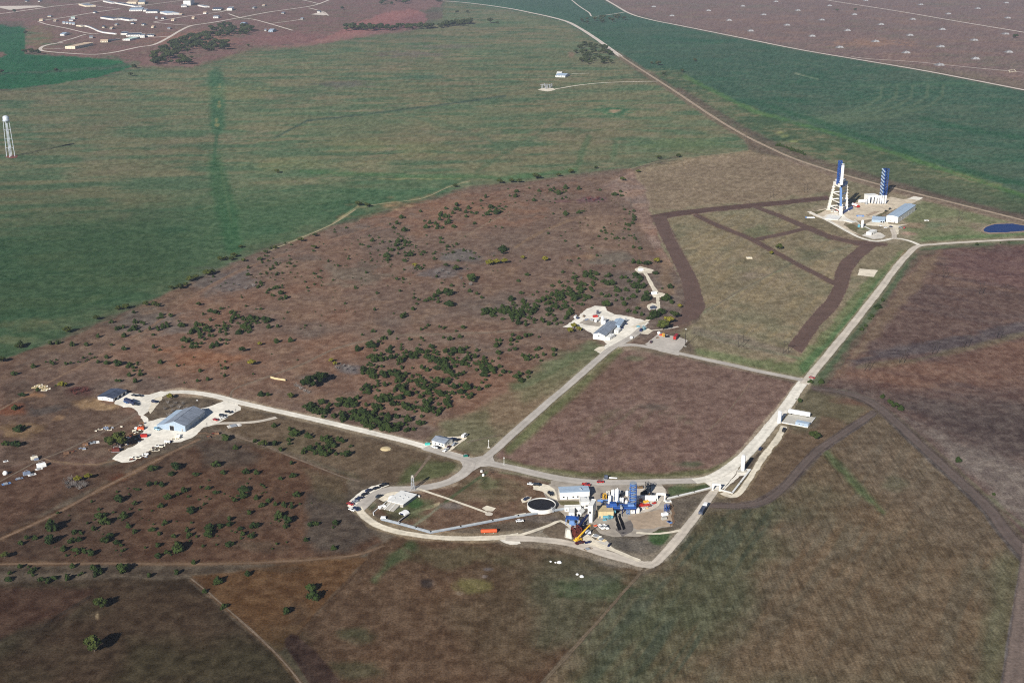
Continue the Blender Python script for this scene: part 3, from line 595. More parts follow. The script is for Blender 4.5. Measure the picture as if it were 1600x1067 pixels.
m1 = nt.nodes.new('ShaderNodeMath'); m1.operation = 'MULTIPLY'; nt.links.new(f1, m1.inputs[0]); nt.links.new(f2, m1.inputs[1])
m2 = nt.nodes.new('ShaderNodeMath'); m2.operation = 'MULTIPLY'; nt.links.new(m1.outputs[0], m2.inputs[0])
rw = nt.nodes.new('ShaderNodeAttribute'); rw.attribute_name = 'rows'
mr = nt.nodes.new('ShaderNodeMix'); mr.inputs['A'].default_value = 1.0; nt.links.new(rw.outputs['Fac'], mr.inputs['Factor']); nt.links.new(f3, mr.inputs['B']); nt.links.new(mr.outputs['Result'], m2.inputs[1])
vs = nt.nodes.new('ShaderNodeVectorMath'); vs.operation = 'SCALE'
nt.links.new(an.outputs['Color'], vs.inputs[0]); nt.links.new(m2.outputs[0], vs.inputs['Scale']); nt.links.new(vs.outputs['Vector'], b.inputs['Base Color'])
me.materials.append(gm)
ground = bpy.data.objects.new('ground', me); COL.objects.link(ground); tag(ground, kind='structure')
# ---------------------------------------------------------------- roads, tracks, yards: thin sheets over the ground
SHZ = [0.05, 0.008]
def nextz(name=''):
    k = 1 if name.split('_')[0] in ('track', 'trail', 'field', 'firebreak') else 0     # faint tracks lie under roads and yards
    SHZ[k] += 0.0014 if k else 0.0028; return SHZ[k]
def ground_mat(name, col, var=0.16, sc=0.35, tracks=0.0, soft=0.0):
    m = mat(name, col, 0.95, var, sc, spec=0.1)
    nt = m.node_tree
    b = nt.nodes['Principled BSDF']; base = b.inputs['Base Color'].links[0].from_socket
    tc = [n for n in nt.nodes if n.type == 'TEX_COORD'][0]
    no = nt.nodes.new('ShaderNodeTexNoise'); no.inputs['Scale'].default_value = 0.07; no.inputs['Detail'].default_value = 5
    nt.links.new(tc.outputs['Object'], no.inputs['Vector'])
    r = nt.nodes.new('ShaderNodeMapRange'); r.inputs['From Min'].default_value = 0.35; r.inputs['From Max'].default_value = 0.65
    r.inputs['To Min'].default_value = 0.84; r.inputs['To Max'].default_value = 1.08
    nt.links.new(no.outputs['Fac'], r.inputs['Value'])
    out = r.outputs['Result']
    if tracks > 0:
        a = nt.nodes.new('ShaderNodeAttribute'); a.attribute_name = 'across'
        ab = nt.nodes.new('ShaderNodeMath'); ab.operation = 'ABSOLUTE'; nt.links.new(a.outputs['Fac'], ab.inputs[0])
        w = nt.nodes.new('ShaderNodeValToRGB'); e = w.color_ramp.elements
        e[0].position = 0.0; e[0].color = (1 - tracks,) * 3 + (1,); e[1].position = 0.3; e[1].color = (1.0,) * 3 + (1,)
        for p, v in ((0.45, 1.06), (0.62, 1.0), (1.0, 1 - tracks * (0.2 if soft > 0.3 else 0.8))):
            k = e.new(p); k.color = (v, v, v, 1)
        nt.links.new(ab.outputs[0], w.inputs['Fac'])
        mm = nt.nodes.new('ShaderNodeMath'); mm.operation = 'MULTIPLY'; nt.links.new(out, mm.inputs[0]); nt.links.new(w.outputs['Color'], mm.inputs[1]); out = mm.outputs[0]
    v = nt.nodes.new('ShaderNodeVectorMath'); v.operation = 'SCALE'
    nt.links.new(base, v.inputs[0]); nt.links.new(out, v.inputs['Scale']); nt.links.new(v.outputs['Vector'], b.inputs['Base Color'])
    if soft > 0:                               # ragged thinning edge: gravel and ruts fade into the grass
        a = nt.nodes.new('ShaderNodeAttribute'); a.attribute_name = 'across'
        ab = nt.nodes.new('ShaderNodeMath'); ab.operation = 'ABSOLUTE'; nt.links.new(a.outputs['Fac'], ab.inputs[0])
        n4 = nt.nodes.new('ShaderNodeTexNoise'); n4.inputs['Scale'].default_value = 0.45; n4.inputs['Detail'].default_value = 6; n4.inputs['Roughness'].default_value = 0.75
        nt.links.new(tc.outputs['Object'], n4.inputs['Vector'])
        ma = nt.nodes.new('ShaderNodeMath'); ma.operation = 'MULTIPLY_ADD'; ma.inputs[1].default_value = soft * 3.0
        nt.links.new(n4.outputs['Fac'], ma.inputs[0]); nt.links.new(ab.outputs[0], ma.inputs[2])
        r4 = nt.nodes.new('ShaderNodeMapRange'); r4.interpolation_type = 'SMOOTHSTEP'; r4.inputs['From Min'].default_value = 0.97 + soft * 0.1; r4.inputs['From Max'].default_value = 0.97 + soft * 1.5
        r4.inputs['To Min'].default_value = 1.0; r4.inputs['To Max'].default_value = 0.0
        nt.links.new(ma.outputs[0], r4.inputs['Value']); nt.links.new(r4.outputs['Result'], b.inputs['Alpha'])
    return m
M_CALICHE = ground_mat('white_caliche', (226, 220, 207), tracks=0.10, soft=0.1)
M_CREAM = ground_mat('cream_crushed_rock', (218, 208, 188), 0.2, tracks=0.06, soft=0.16)
M_ASPHALT = ground_mat('weathered_asphalt', (180, 173, 164), 0.1, tracks=0.08, soft=0.08)
M_PALE = ground_mat('pale_road_gravel', (198, 188, 174), 0.12, tracks=0.10, soft=0.12)
M_DIRT = ground_mat('tan_dirt', (166, 148, 128), 0.2, tracks=0.16, soft=0.2)
M_TRACK = ground_mat('dry_track_earth', (120, 98, 78), 0.22, tracks=0.2, soft=0.4)
M_FAR = ground_mat('far_road_gravel', (208, 196, 184), 0.1, tracks=0.05, soft=0.12)
M_GREYYARD = ground_mat('grey_yard_gravel', (164, 155, 143), 0.25, 0.2)
M_CONC = ground_mat('concrete_slab', (206, 200, 190), 0.12)
M_BLACK = ground_mat('soot_and_deck_shade', (16, 16, 22), 0.3)  # black for the scorch streaks and the shade painted below the deck
M_DUST = ground_mat('exhaust_dust', (112, 106, 102), 0.2)
def smooth_line(pts, step):
    out = []; n = len(pts)
    for i in range(n - 1):
        p0 = pts[max(i-1, 0)]; p1 = pts[i]; p2 = pts[i+1]; p3 = pts[min(i+2, n-1)]
        k = max(2, int((p2 - p1).length / step))
        for j in range(k):
            t = j / k
            out.append(0.5 * ((2*p1) + (p2-p0)*t + (2*p0-5*p1+4*p2-p3)*t*t + (3*p1-p0-3*p2+p3)*t*t*t))
    out.append(pts[-1].copy()); return out
def road(name, line, width, m, jit=0.06, step=4.0):
    jit = max(jit, 0.055)
    rr = random.Random(sum(map(ord, name)) + len(line) + int(line[0][0]))
    pts = [P(*p[:2]) for p in line]
    wd = [p[2] if len(p) > 2 else width for p in line]
    sm = smooth_line(pts, step); z = nextz(name)
    seg = [0.0]
    for a, bb in zip(pts[:-1], pts[1:]): seg.append(seg[-1] + (bb - a).length)
    acc = 0.0; vs = []; ac = []; prev = None; cl = cr_ = 0.0
    ratios = (-1, -0.62, -0.3, 0, 0.3, 0.62, 1)
    for i, p in enumerate(sm):
        t = (sm[min(i+1, len(sm)-1)] - sm[max(i-1, 0)]); t.z = 0; t.normalize(); nrm = Vector((-t.y, t.x, 0))
        if prev is not None: acc += (p - prev).length
        prev = p
        w = float(np.interp(acc, seg, wd)) / 2
        cl = cl * 0.72 + rr.gauss(0, jit * 0.55); cr_ = cr_ * 0.72 + rr.gauss(0, jit * 0.55)
        jl, jr = 1 + cl + rr.uniform(-jit, jit) * .25, 1 + cr_ + rr.uniform(-jit, jit) * .25
        for q in ratios:
            f = jl if q < 0 else jr
            vs.append((p.x + nrm.x * w * q * f, p.y + nrm.y * w * q * f, z)); ac.append(q)
    n = len(ratios); fs = []
    for i in range(len(sm) - 1):
        for k in range(n - 1): fs.append((i*n+k+1, i*n+k, (i+1)*n+k, (i+1)*n+k+1))
    me = bpy.data.meshes.new(name); me.from_pydata(vs, [], fs); me.materials.append(m)
    a = me.attributes.new('across', 'FLOAT', 'POINT'); a.data.foreach_set('value', ac); me.update()
    if me.polygons[0].normal.z < 0: me.flip_normals()
    o = bpy.data.objects.new(name, me); COL.objects.link(o); return tag(o, kind='structure')
def yard(name, poly, m, jit=0.35, step=3.0, seed=1):
    rr = random.Random(seed + int(poly[0][0] * 7)); z = nextz(name)
    pts = [P(*p) for p in poly]; out = []
    for i, p in enumerate(pts):
        qn = pts[(i + 1) % len(pts)]; k = max(1, int((qn - p).length / step))
        for j in range(k):
            v = p.lerp(qn, j / k); out.append(Vector((v.x + rr.uniform(-jit, jit), v.y + rr.uniform(-jit, jit), z)))
    tri = tessellate_polygon([out])
    me = bpy.data.meshes.new(name); me.from_pydata([tuple(v) for v in out], [], [tuple(t) for t in tri]); me.materials.append(m)
    a = me.attributes.new('across', 'FLOAT', 'POINT'); a.data.foreach_set('value', [0.4] * len(out)); me.update()
    if me.polygons and me.polygons[0].normal.z < 0: me.flip_normals()
    o = bpy.data.objects.new(name, me); COL.objects.link(o); return tag(o, kind='structure')
# --- yards and pads under the roads
yard('yard_hangar', [(222,628),(232,617),(252,611),(262,614),(252,622),(236,638),(226,648),(232,658),(260,652),(300,642),(330,634),(352,626),(372,630),(378,640),(358,650),(340,662),(318,668),(300,684),(282,690),(262,692),(240,700),(222,712),(205,722),(190,722),(174,717),(185,708),(212,695),(222,682),(226,668),(222,655),(212,640),(196,632)], M_CALICHE, 0.8)
yard('yard_shed', [(178,630),(184,622),(200,613),(216,616),(232,617),(226,628),(210,637),(194,636)], M_CALICHE, 0.8)
yard('yard_hangar_edge', [(232,640),(240,622),(250,616),(254,622),(246,632),(240,640),(235,646)], M_CREAM, 0.8)
yard('yard_mid', [(880,511),(892,503),(905,493),(918,482),(930,478),(945,479),(948,486),(960,491),(980,494),(1002,499),(1014,504),(1004,512),(992,520),(985,530),(962,538),(952,545),(940,553),(934,550),(948,538),(944,533),(926,522),(912,514),(896,512)], M_CALICHE, 0.7)
yard('yard_mid_inner', [(905,505),(915,498),(930,500),(942,505),(938,510),(922,509)], M_GREYYARD, 0.8)
yard('yard_mid_pad', [(991,517),(1000,511),(1012,513),(1020,517),(1012,523),(998,521)], M_CREAM, 0.5)
yard('yard_mid_cream', [(928,547),(935,542),(944,541),(946,546),(938,551)], M_CREAM, 0.5)
yard('parking_pad', [(1008,538),(1018,530),(1030,520),(1046,524),(1062,527),(1075,532),(1064,546),(1058,552),(1062,556),(1030,549)], M_ASPHALT, 0.25)
M_STAND = ground_mat('stand_yard_gravel', (204, 190, 168), 0.2, 0.2)
yard('yard_stand', [(1264,334),(1280,328),(1296,325),(1322,320),(1345,315),(1385,310),(1392,308),(1412,312),(1428,309),(1440,310),(1428,317),(1416,320),(1406,324),(1385,332),(1372,342),(1352,344),(1334,346),(1322,344),(1318,352),(1330,360),(1340,366),(1330,364),(1312,355),(1296,346),(1280,341)], M_STAND, 0.8)
yard('yard_stand_white', [(1284,341),(1290,336),(1302,333),(1318,334),(1322,340),(1334,346),(1330,349),(1318,346),(1304,344),(1296,345)], M_CALICHE, 0.5)
yard('yard_stand_shed', [(1350,352),(1362,345),(1384,342),(1388,350),(1402,352),(1420,350),(1404,354),(1404,366),(1396,368),(1394,357),(1376,354)], M_CREAM, 0.6)
yard('yard_stand_hut', [(1346,368),(1358,362),(1376,364),(1384,369),(1378,373),(1364,374)], M_CONC, 0.3)
yard('yard_igloo_row', [(1418,311),(1428,307),(1442,309),(1436,313)], M_CALICHE, 1.0)
yard('yard_test', [(862,752),(880,748),(930,754),(1000,755),(1036,757),(1040,764),(1044,775),(1050,785),(1050,800),(1052,822),(1030,826),(1000,838),(960,838),(935,832),(926,818),(905,820),(890,812),(875,800),(868,790),(852,776),(848,768)], M_GREYYARD, 0.8)
yard('yard_test_white', [(832,758),(846,755),(862,760),(870,770),(872,782),(858,776),(846,768),(834,765)], M_CREAM, 0.8)
yard('yard_test_apron', [(985,760),(1036,760),(1042,772),(1030,790),(1010,800),(985,800),(978,780)], M_PALE, 0.6)
yard('yard_test_dirt', [(980,806),(1010,800),(1034,796),(1050,802),(1052,822),(1030,824),(996,828),(985,818)], M_DIRT, 0.9)
yard('flame_dust', [(962,828),(970,818),(984,812),(990,820),(986,832),(972,838)], M_DUST, 0.7)
yard('flame_scorch', [(958,790),(971,790),(970,798),(964,802),(967.5,814),(971,827),(967,829),(963.5,820),(961,808)], M_BLACK, 0.4)  # wide top end is shade under the deck painted black, tail is scorch
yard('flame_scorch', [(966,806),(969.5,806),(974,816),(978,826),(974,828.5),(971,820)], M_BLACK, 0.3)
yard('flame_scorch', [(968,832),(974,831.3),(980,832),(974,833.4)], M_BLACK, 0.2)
yard('gully', [(1046,786),(1051,790),(1054,802),(1053,818),(1048,822),(1050,806),(1046,796)], M_TRACK, 0.8)
yard('yard_crane', [(896,840),(915,834),(930,842),(952,850),(960,858),(940,860),(920,852),(898,850)], M_CREAM, 0.8)
yard('yard_rubble', [(848,828),(866,818),(884,818),(898,832),(896,842),(870,842),(852,836)], ground_mat('broken_earth', (112, 98, 82), 0.4, 0.5), 1.0)
yard('slab_white', [(931,846),(944,842),(953,848),(941,854)], M_CONC, 0.5)
yard('parking_verge', [(544,790),(548,780),(560,770),(580,760),(602,755),(608,758),(590,765),(572,776),(564,786),(560,798),(550,800)], M_CALICHE, 0.5)
yard('parking_apron', [(588,778),(600,770),(622,766),(640,762),(640,768),(622,772),(612,779),(600,784)], M_CREAM, 0.6)
yard('yard_office', [(664,696),(672,690),(700,682),(716,682),(728,680),(729,685),(712,698),(697,708),(690,706)], M_CREAM, 0.5)
yard('yard_tank', [(1128,768),(1136,758),(1152,738),(1158,728),(1166,732),(1172,733),(1168,741),(1156,744),(1142,756),(1133,765)], M_CALICHE, 0.4)
yard('road_throat', [(1086,749),(1112,744),(1140,727),(1160,706),(1168,704),(1160,722),(1148,742),(1132,762),(1120,770),(1112,768),(1110,760),(1102,754)], M_CALICHE, 0.4)
yard('road_crossing', [(712,713),(735,715),(756,712),(772,700),(778,702),(770,714),(774,722),(800,730),(790,732),(768,728),(750,729),(735,738),(722,742),(724,732),(722,724)], M_ASPHALT, 0.3)
yard('lot_far_white', [(0,13),(15,16),(69,11),(60,9.3),(0,10)], M_FAR, 1.0)
yard('lot_far_right', [(486,23),(503,19),(512,24),(505,24.5)], M_FAR, 1.0)
yard('well_pad_low', [(1010,478),(1019,473),(1028,476),(1026,482),(1014,485)], M_CREAM, 0.8)
yard('well_pad_mid', [(1017,459),(1024,456),(1036,458),(1040,460),(1034,465),(1022,465)], M_CREAM, 0.8)
yard('well_pad_top', [(992,421),(1000,416),(1006,418),(1022,422),(1018,427),(1004,427),(996,427)], M_CREAM, 0.8)
yard('substation_pad', [(840,141),(848,137.5),(864,138),(868,141),(856,143.5)], M_CREAM, 0.8)
yard('tower_pad', [(8,246),(14,242),(28,243),(26,247),(16,248)], ground_mat('rust_earth', (120, 76, 66)), 0.6)
yard('foundation_slab', [(1343,420),(1372,422.5),(1365,433),(1340,430.5)], M_CREAM, 0.3)
yard('spill_white', [(775,838),(790,838),(812,845),(816,850),(800,851),(784,846)], M_CALICHE, 0.9)
yard('pad_round', [(764 + 6.2 * math.cos(a), 803 + 3 * math.sin(a)) for a in [k * math.pi / 7 for k in range(14)]], M_PALE, 0.05)
yard('pad_square', [(753,794),(761,789.5),(775,794),(770,799),(760,798)], M_CREAM, 0.3)
yard('pad_valve', [(804,804),(822,801.5),(823,806),(806,809)], M_CREAM, 0.3)
yard('pad_car', [(813,780),(824,775),(832,777),(828,783),(816,786)], M_CREAM, 0.5)
# --- roads and tracks
road('road_loop', [(735,722),(728,736),(705,751),(675,760),(640,764),(612,764),(590,771),(572,784),(560,796)], 9.0, M_ASPHALT, 0.03)
road('road_loop_white', [(560,792),(566,803),(582,816),(605,826),(640,834),(690,840),(740,841),(790,839),(812,836)], 6.5, M_CREAM, 0.1)
road('road_beige_ramp', [(806,838),(835,829),(860,820),(876,814),(890,822),(895,829)], 3.4, M_CREAM, 0.1)
road('road_lower', [(790,841),(830,842),(870,846),(905,853),(940,864),(975,874),(1005,882),(1020,882)], 8.0, M_PALE, 0.12)
road('road_lower_cut', [(915,838),(935,850),(965,862),(1000,876)], 4.0, M_CREAM, 0.2)
road('road_lower_right', [(1008,884),(1022,881),(1036,868),(1062,838),(1090,803),(1108,778),(1118,765)], 6.5, M_PALE, 0.06)
road('road_site_link', [(994,832),(1020,834),(1050,831),(1064,828)], 3.0, M_CREAM, 0.2)
road('road_trail', [(1007,887),(985,913),(940,964),(890,1020),(845,1070),(790,1130)], 3.0, ground_mat('faint_track', (112, 98, 80), 0.3, tracks=0.25, soft=0.5), 0.25)
road('road_site', [(755,722),(790,729),(820,736),(850,743),(890,750),(930,754),(970,754),(1010,753),(1050,752),(1090,751)], 9.0, M_ASPHALT, 0.03)
road('road_main_low', [(1085,752),(1115,745),(1148,725),(1175,700),(1200,671),(1228,636),(1250,604),(1260,592)], 9.5, M_CALICHE, 0.04)
road('road_main', [(1256,600),(1266,588),(1295,553),(1330,510),(1375,452),(1405,412),(1420,396),(1434,385),(1460,382),(1520,378),(1600,374),(1760,368)], 8.5, M_PALE, 0.02)
road('road_field', [(1254,594),(1225,588),(1190,581),(1150,572),(1100,561),(1050,550),(1010,542),(985,539),(965,541)], 7.5, M_ASPHALT, 0.03)
road('road_mid', [(758,716),(775,702),(800,679),(850,635),(900,592),(935,561),(955,545),(975,534),(992,523),(1006,510)], 7.5, M_ASPHALT, 0.03)
road('road_white', [(740,721),(715,713),(690,706),(640,691),(600,681),(550,669),(500,657),(450,646),(400,635),(370,628),(340,620),(310,614.5),(282,612.5),(258,614.5),(240,620),(226,627)], 8.0, M_CALICHE, 0.03)
road('road_office_asphalt', [(742,722),(715,714),(690,707),(664,699)], 9.0, M_ASPHALT, 0.03)
road('track_hangar_right', [(320,664),(350,661),(385,660),(410,657),(432,652)], 4.5, M_PALE, 0.1)
road('track_hangar_down', [(300,680),(320,676),(335,682)], 4.0, M_TRACK, 0.1)
road('road_trench_side', [(1226,666),(1213,688),(1195,712),(1178,736),(1164,758),(1154,772),(1142,776),(1128,770)], 5.0, M_CREAM, 0.22)
road('road_stand_in', [(1436,383),(1425,378),(1410,374),(1396,373),(1380,376),(1365,377),(1345,372),(1326,363),(1305,351),(1288,342),(1272,335),(1264,331)], 6.0, M_CALICHE, 0.1)
road('road_stand_spur', [(1397,374),(1397,366),(1394,358)], 7.0, M_PALE, 0.1)
road('road_well', [(988,508+4),(1008,503),(1020,493),(1028,486),(1029,474),(1026,460),(1018,446),(1010,430),(1004,420)], 4.5, M_CREAM, 0.22)
road('track_well_up', [(1006,420),(1002,408),(994,388),(985,362)], 2.0, M_TRACK, 0.2)
road('track_mid_right', [(1012,517),(1040,514),(1060,510)], 3.0, M_PALE, 0.15)
road('road_ridge_white', [(690,2),(720,4),(760,8.5),(800,14.5),(830,20.5),(860,27),(885,34),(905,44),(930,60),(955,78),(970,89)], 16.0, M_FAR, 0.06, 20)
road('road_ridge_dirt', [(966,86),(1000,108),(1050,140),(1110,180),(1160,210),(1200,230),(1240,248),(1300,268),(1360,285),(1420,300),(1500,320),(1600,345),(1760,386)], 8.0, M_DIRT, 0.08, 12)
road('road_igloo_low', [(940,-4),(960,8),(985,22),(1020,32),(1060,40),(1150,58),(1250,78),(1350,95),(1450,112),(1600,141),(1800,180)], 12.0, M_FAR, 0.05, 25)
road('road_igloo_top', [(1270,-3),(1300,2),(1400,17.5),(1500,34.5),(1600,51),(1700,68)], 12.0, M_FAR, 0.05, 25)
road('track_igloo', [(1330,89),(1360,92.5),(1430,97),(1520,106),(1600,113.5)], 6.0, M_FAR, 0.08, 20)
road('road_pump', [(860,141),(880,137.5),(905,133.5),(940,130),(975,128.5),(1028,127.5)], 7.0, M_CREAM, 0.1, 15)
road('track_house', [(893,115.5),(912,115),(920,114.8)], 6.0, M_CREAM, 0.2, 15)
road('track_top', [(890,-2),(905,10),(920,20),(925,26),(940,25),(960,22),(978,19)], 7.0, M_FAR, 0.1, 20)
for ln, w in [([(-40,24.5),(0,22),(45,16),(84,10.5),(127,6),(165,1)], 16), ([(60,34.5),(70,32),(105,27),(150,19.5),(187,14.5)], 12),
              ([(62,35),(75,39),(105,45),(135,52),(155,53.5)], 10), ([(150,53),(135,54),(111,61.5),(90,67)], 8),
              ([(98,67),(80,69.5),(67,73),(63,77),(67,80),(90,82.5),(120,84.6),(150,85.5),(180,82),(217,74),(240,70.5),(262,60),(282,48),(300,40.5),(330,36),(375,28),(420,19.5),(480,11),(500,6),(520,-2)], 13),
              ([(240,35),(292,26),(345,19),(358,14)], 11), ([(240,35.5),(277,39),(302,40.5)], 11), ([(357,22),(375,28),(397,31),(423,38),(457,48)], 10),
              ([(423,37.5),(457,33),(470,31)], 9), ([(460,-2),(484,3),(500,7)], 10), ([(483,13),(505,19),(513,25)], 9), ([(200,12),(240,7),(285,1)], 10), ([(108,75),(85,77),(68,77)], 8),
              ([(240,59),(268,57)], 16), ([(142,9),(165,12),(187,14)], 8)]:
    road('road_far_compound', ln, w * 0.9, M_FAR, 0.05, 20)
road('path_concrete', [(650,763),(690,776),(730,790),(760,801)], 2.4, M_CREAM, 0.05)
road('track_two_rut', [(-60,884),(0,881),(150,880),(300,881),(420,878),(500,873),(560,866),(600,852)], 3.0, M_TRACK, 0.25)
# ploughed firebreak strips and island turf
def plough_mat(name, col):
    m = ground_mat(name, col, 0.16, 0.4, tracks=0.08, soft=0.22); return m
M_PL1 = plough_mat('ploughed_earth', (88, 68, 61)); M_PL2 = plough_mat('ploughed_grey_earth', (98, 86, 80)); M_PL3 = plough_mat('ploughed_brown_earth', (95, 76, 68))
road('firebreak', [(1022,340),(1060,333),(1150,323.5),(1230,316),(1292,309.5)], 23.0, M_PL1, 0.05, 10)
road('firebreak', [(1087,336),(1120,352),(1170,372),(1200,388),(1250,415),(1306,444)], 9.0, M_PL3, 0.08)
road('firebreak', [(1178,322.5),(1220,338.5),(1262,356),(1296,369.5),(1343,379.5),(1382,382)], 13.0, M_PL3, 0.08)
road('firebreak', [(1262,356.5),(1222,366),(1182,374)], 11.0, M_PL3, 0.08)
road('firebreak', [(1270,607,6),(1320,613.5,8),(1360,628,10),(1395,655,9),(1440,697,9),(1500,752,9),(1545,795,9.5),(1575,835,10),(1600,862,11),(1640,905,12)], 9.0, M_PL2, 0.05)
road('firebreak', [(1608,850,9),(1602,920,10),(1592,1000,11),(1580,1100,12)], 10.0, ground_mat('ploughed_pale_earth', (116, 102, 94), 0.3, 0.5, tracks=0.08, soft=0.22), 0.05)
road('firebreak', [(1366,644),(1325,672),(1275,706),(1228,757),(1203,779),(1180,787),(1150,790),(1108,790)], 7.0, M_PL2, 0.08)
yard('firebreak_bend', [(1019,338),(1030,365),(1050,405),(1066,440),(1071,475),(1060,498),(1044,511),(1062,507),(1090,498),(1102,480),(1091,440),(1075,410),(1052,370),(1041,337)], M_PL3, 0.8)
yard('firebreak_bend', [(1345,383),(1315,407),(1305,425),(1303,448),(1290,470),(1262,500),(1232,540),(1252,551),(1280,510),(1309,480),(1324,450),(1330,425),(1345,405),(1370,384)], M_PL3, 0.8)
M_TURF = ground_mat('yard_turf', (104, 98, 70), 0.3, 0.3)
yard('turf_island', [(1364,340),(1374,335),(1392,327),(1396,325),(1388,330),(1378,338),(1370,341)], M_TURF, 0.8)
yard('turf_island', [(1322,352),(1332,350),(1342,357),(1338,362),(1328,358)], M_TURF, 0.8)
yard('turf_island', [(1270,331.5),(1280,329.5),(1290,328),(1284,332),(1276,335)], M_TURF, 0.8)
yard('dirt_island', [(1352,336),(1366,331),(1376,330),(1366,335),(1356,338)], M_DIRT, 0.8)
yard('turf_island', [(872,783),(905,783.5),(906,790),(890,791),(876,789)], M_TURF, 0.5)
M_RUT = ground_mat('pale_two_rut_track', (130, 106, 86), 0.35, tracks=0.3, soft=0.45); M_RUT2 = ground_mat('grey_two_rut_track', (126, 110, 94), 0.35, tracks=0.25, soft=0.45); M_EDGE = ground_mat('bleached_field_edge', (168, 156, 124), 0.25, soft=0.5)
road('track_field_edge', [(-40,660),(0,640),(90,590),(150,560),(230,515),(300,463),(370,425),(430,402),(520,375),(600,350),(690,325)], 3.4, M_RUT, 0.16)
road('field_edge', [(423,391),(470,372),(520,350),(556,327)], 2.6, M_EDGE, 0.25)
road('field_edge', [(576,321),(600,318),(660,310),(700,293),(734,283)], 2.2, M_EDGE, 0.3)
road('field_edge', [(985,264),(1010,257),(1040,251),(1110,243),(1168,236)], 1.8, M_EDGE, 0.3)
road('track_scrub', [(362,626),(366,608),(420,588),(470,570),(520,546),(560,535),(620,524),(690,522),(760,520),(850,513),(882,508)], 2.1, M_RUT2, 0.18)
road('track_lower_left', [(-40,856),(0,842),(80,806),(150,768),(220,732),(270,706),(312,686)], 3.4, M_RUT, 0.16)
road('track_turf', [(330,671),(400,692),(470,719),(530,743),(562,752)], 2.6, M_RUT2, 0.16)
road('track_turf', [(672,712),(655,735),(643,750)], 2.4, M_RUT2, 0.12)
road('track_office', [(730,691),(770,682),(785,678)], 1.3, M_RUT2, 0.16)
road('track_fence_line', [(298,903),(360,955),(432,1021),(480,1080),(520,1130)], 1.5, M_RUT2, 0.3)
road('track_yard_low', [(68,716),(84,721),(105,724),(150,726),(180,718)], 2.2, M_RUT, 0.2)
road('track_dump', [(-20,762),(0,752),(60,720),(110,700),(180,665),(215,645)], 2.2, M_RUT2, 0.2)
road('trail_scrub', [(705,382),(760,350),(800,330)], 1.6, M_RUT2, 0.2)
road('trail_scrub', [(807,385),(850,360),(892,344)], 1.8, M_RUT, 0.25)
road('trail_tan', [(1103,487),(1160,452),(1240,411),(1332,384)], 1.5, M_RUT2, 0.35)
road('trail_square', [(1172,598),(1140,640),(1108,672)], 1.0, M_RUT2, 0.4)
# pond
pz = nextz()
pond_m = bpy.data.materials.new('pond_water'); pond_m.use_nodes = True
pb = pond_m.node_tree.nodes['Principled BSDF']; pb.inputs['Base Color'].default_value = (0.004, 0.02, 0.11, 1); pb.inputs['Roughness'].default_value = 0.25; pb.inputs['Specular IOR Level'].default_value = 0.04
pn = pond_m.node_tree.nodes.new('ShaderNodeTexNoise'); pn.inputs['Scale'].default_value = 0.6
pbm = pond_m.node_tree.nodes.new('ShaderNodeBump'); pbm.inputs['Strength'].default_value = 0.15
pond_m.node_tree.links.new(pn.outputs['Fac'], pbm.inputs['Height']); pond_m.node_tree.links.new(pbm.outputs['Normal'], pb.inputs['Normal'])
yard('pond_rim', [(1532,360),(1536,356),(1545,351.5),(1556,349),(1582,348.6),(1602,351.5),(1640,356),(1640,362),(1602,362.8),(1572,365.4),(1544,366),(1536,364)], ground_mat('pond_bank', (150, 132, 112)), 0.8)
yard('pond_water', [(1536,359),(1540,355.5),(1547,352.6),(1557,350.4),(1582,350),(1600,353),(1636,357),(1636,360),(1600,361.2),(1571,363.5),(1547,364),(1538,362.5)], pond_m, 0.5)
# ---------------------------------------------------------------- vegetation
def leaf_mat(name, c1, c2):
    m = bpy.data.materials.new(name); m.use_nodes = True; nt = m.node_tree; b = nt.nodes['Principled BSDF']
    b.inputs['Roughness'].default_value = 0.9; b.inputs['Specular IOR Level'].default_value = 0.1
    oi = nt.nodes.new('ShaderNodeObjectInfo'); tc = nt.nodes.new('ShaderNodeTexCoord'); no = nt.nodes.new('ShaderNodeTexNoise')
    no.inputs['Scale'].default_value = 3.5; no.inputs['Detail'].default_value = 2
    nt.links.new(tc.outputs['Object'], no.inputs['Vector'])
    ad = nt.nodes.new('ShaderNodeMath'); ad.operation = 'MULTIPLY_ADD'; ad.inputs[1].default_value = 0.6; ad.inputs[2].default_value = -0.3
    nt.links.new(oi.outputs['Random'], ad.inputs[0])
    a2 = nt.nodes.new('ShaderNodeMath'); a2.operation = 'ADD'; nt.links.new(ad.outputs[0], a2.inputs[0]); nt.links.new(no.outputs['Fac'], a2.inputs[1])
    mx = nt.nodes.new('ShaderNodeMix'); mx.data_type = 'RGBA'
    mx.inputs['A'].default_value = L3(c1) + (1,); mx.inputs['B'].default_value = L3(c2) + (1,)
    nt.links.new(a2.outputs[0], mx.inputs['Factor']); nt.links.new(mx.outputs['Result'], b.inputs['Base Color'])
    return m
M_JUN = leaf_mat('juniper_foliage', (26, 40, 18), (54, 66, 31))
M_OAK = leaf_mat('oak_foliage', (40, 52, 25), (76, 82, 38))
M_OLIVE = leaf_mat('yellowing_foliage', (88, 88, 28), (124, 116, 46))
M_FARG = leaf_mat('far_foliage', (36, 50, 30), (66, 72, 40))
M_BARK = mat('bark', (84, 74, 64), 0.95, 0.25, 2.0)
M_TWIG = mat('bare_twigs', (128, 122, 118), 0.95, 0.2, 2.0)
M_REDTWIG = mat('russet_twigs', (96, 52, 46), 0.95, 0.2, 2.0)
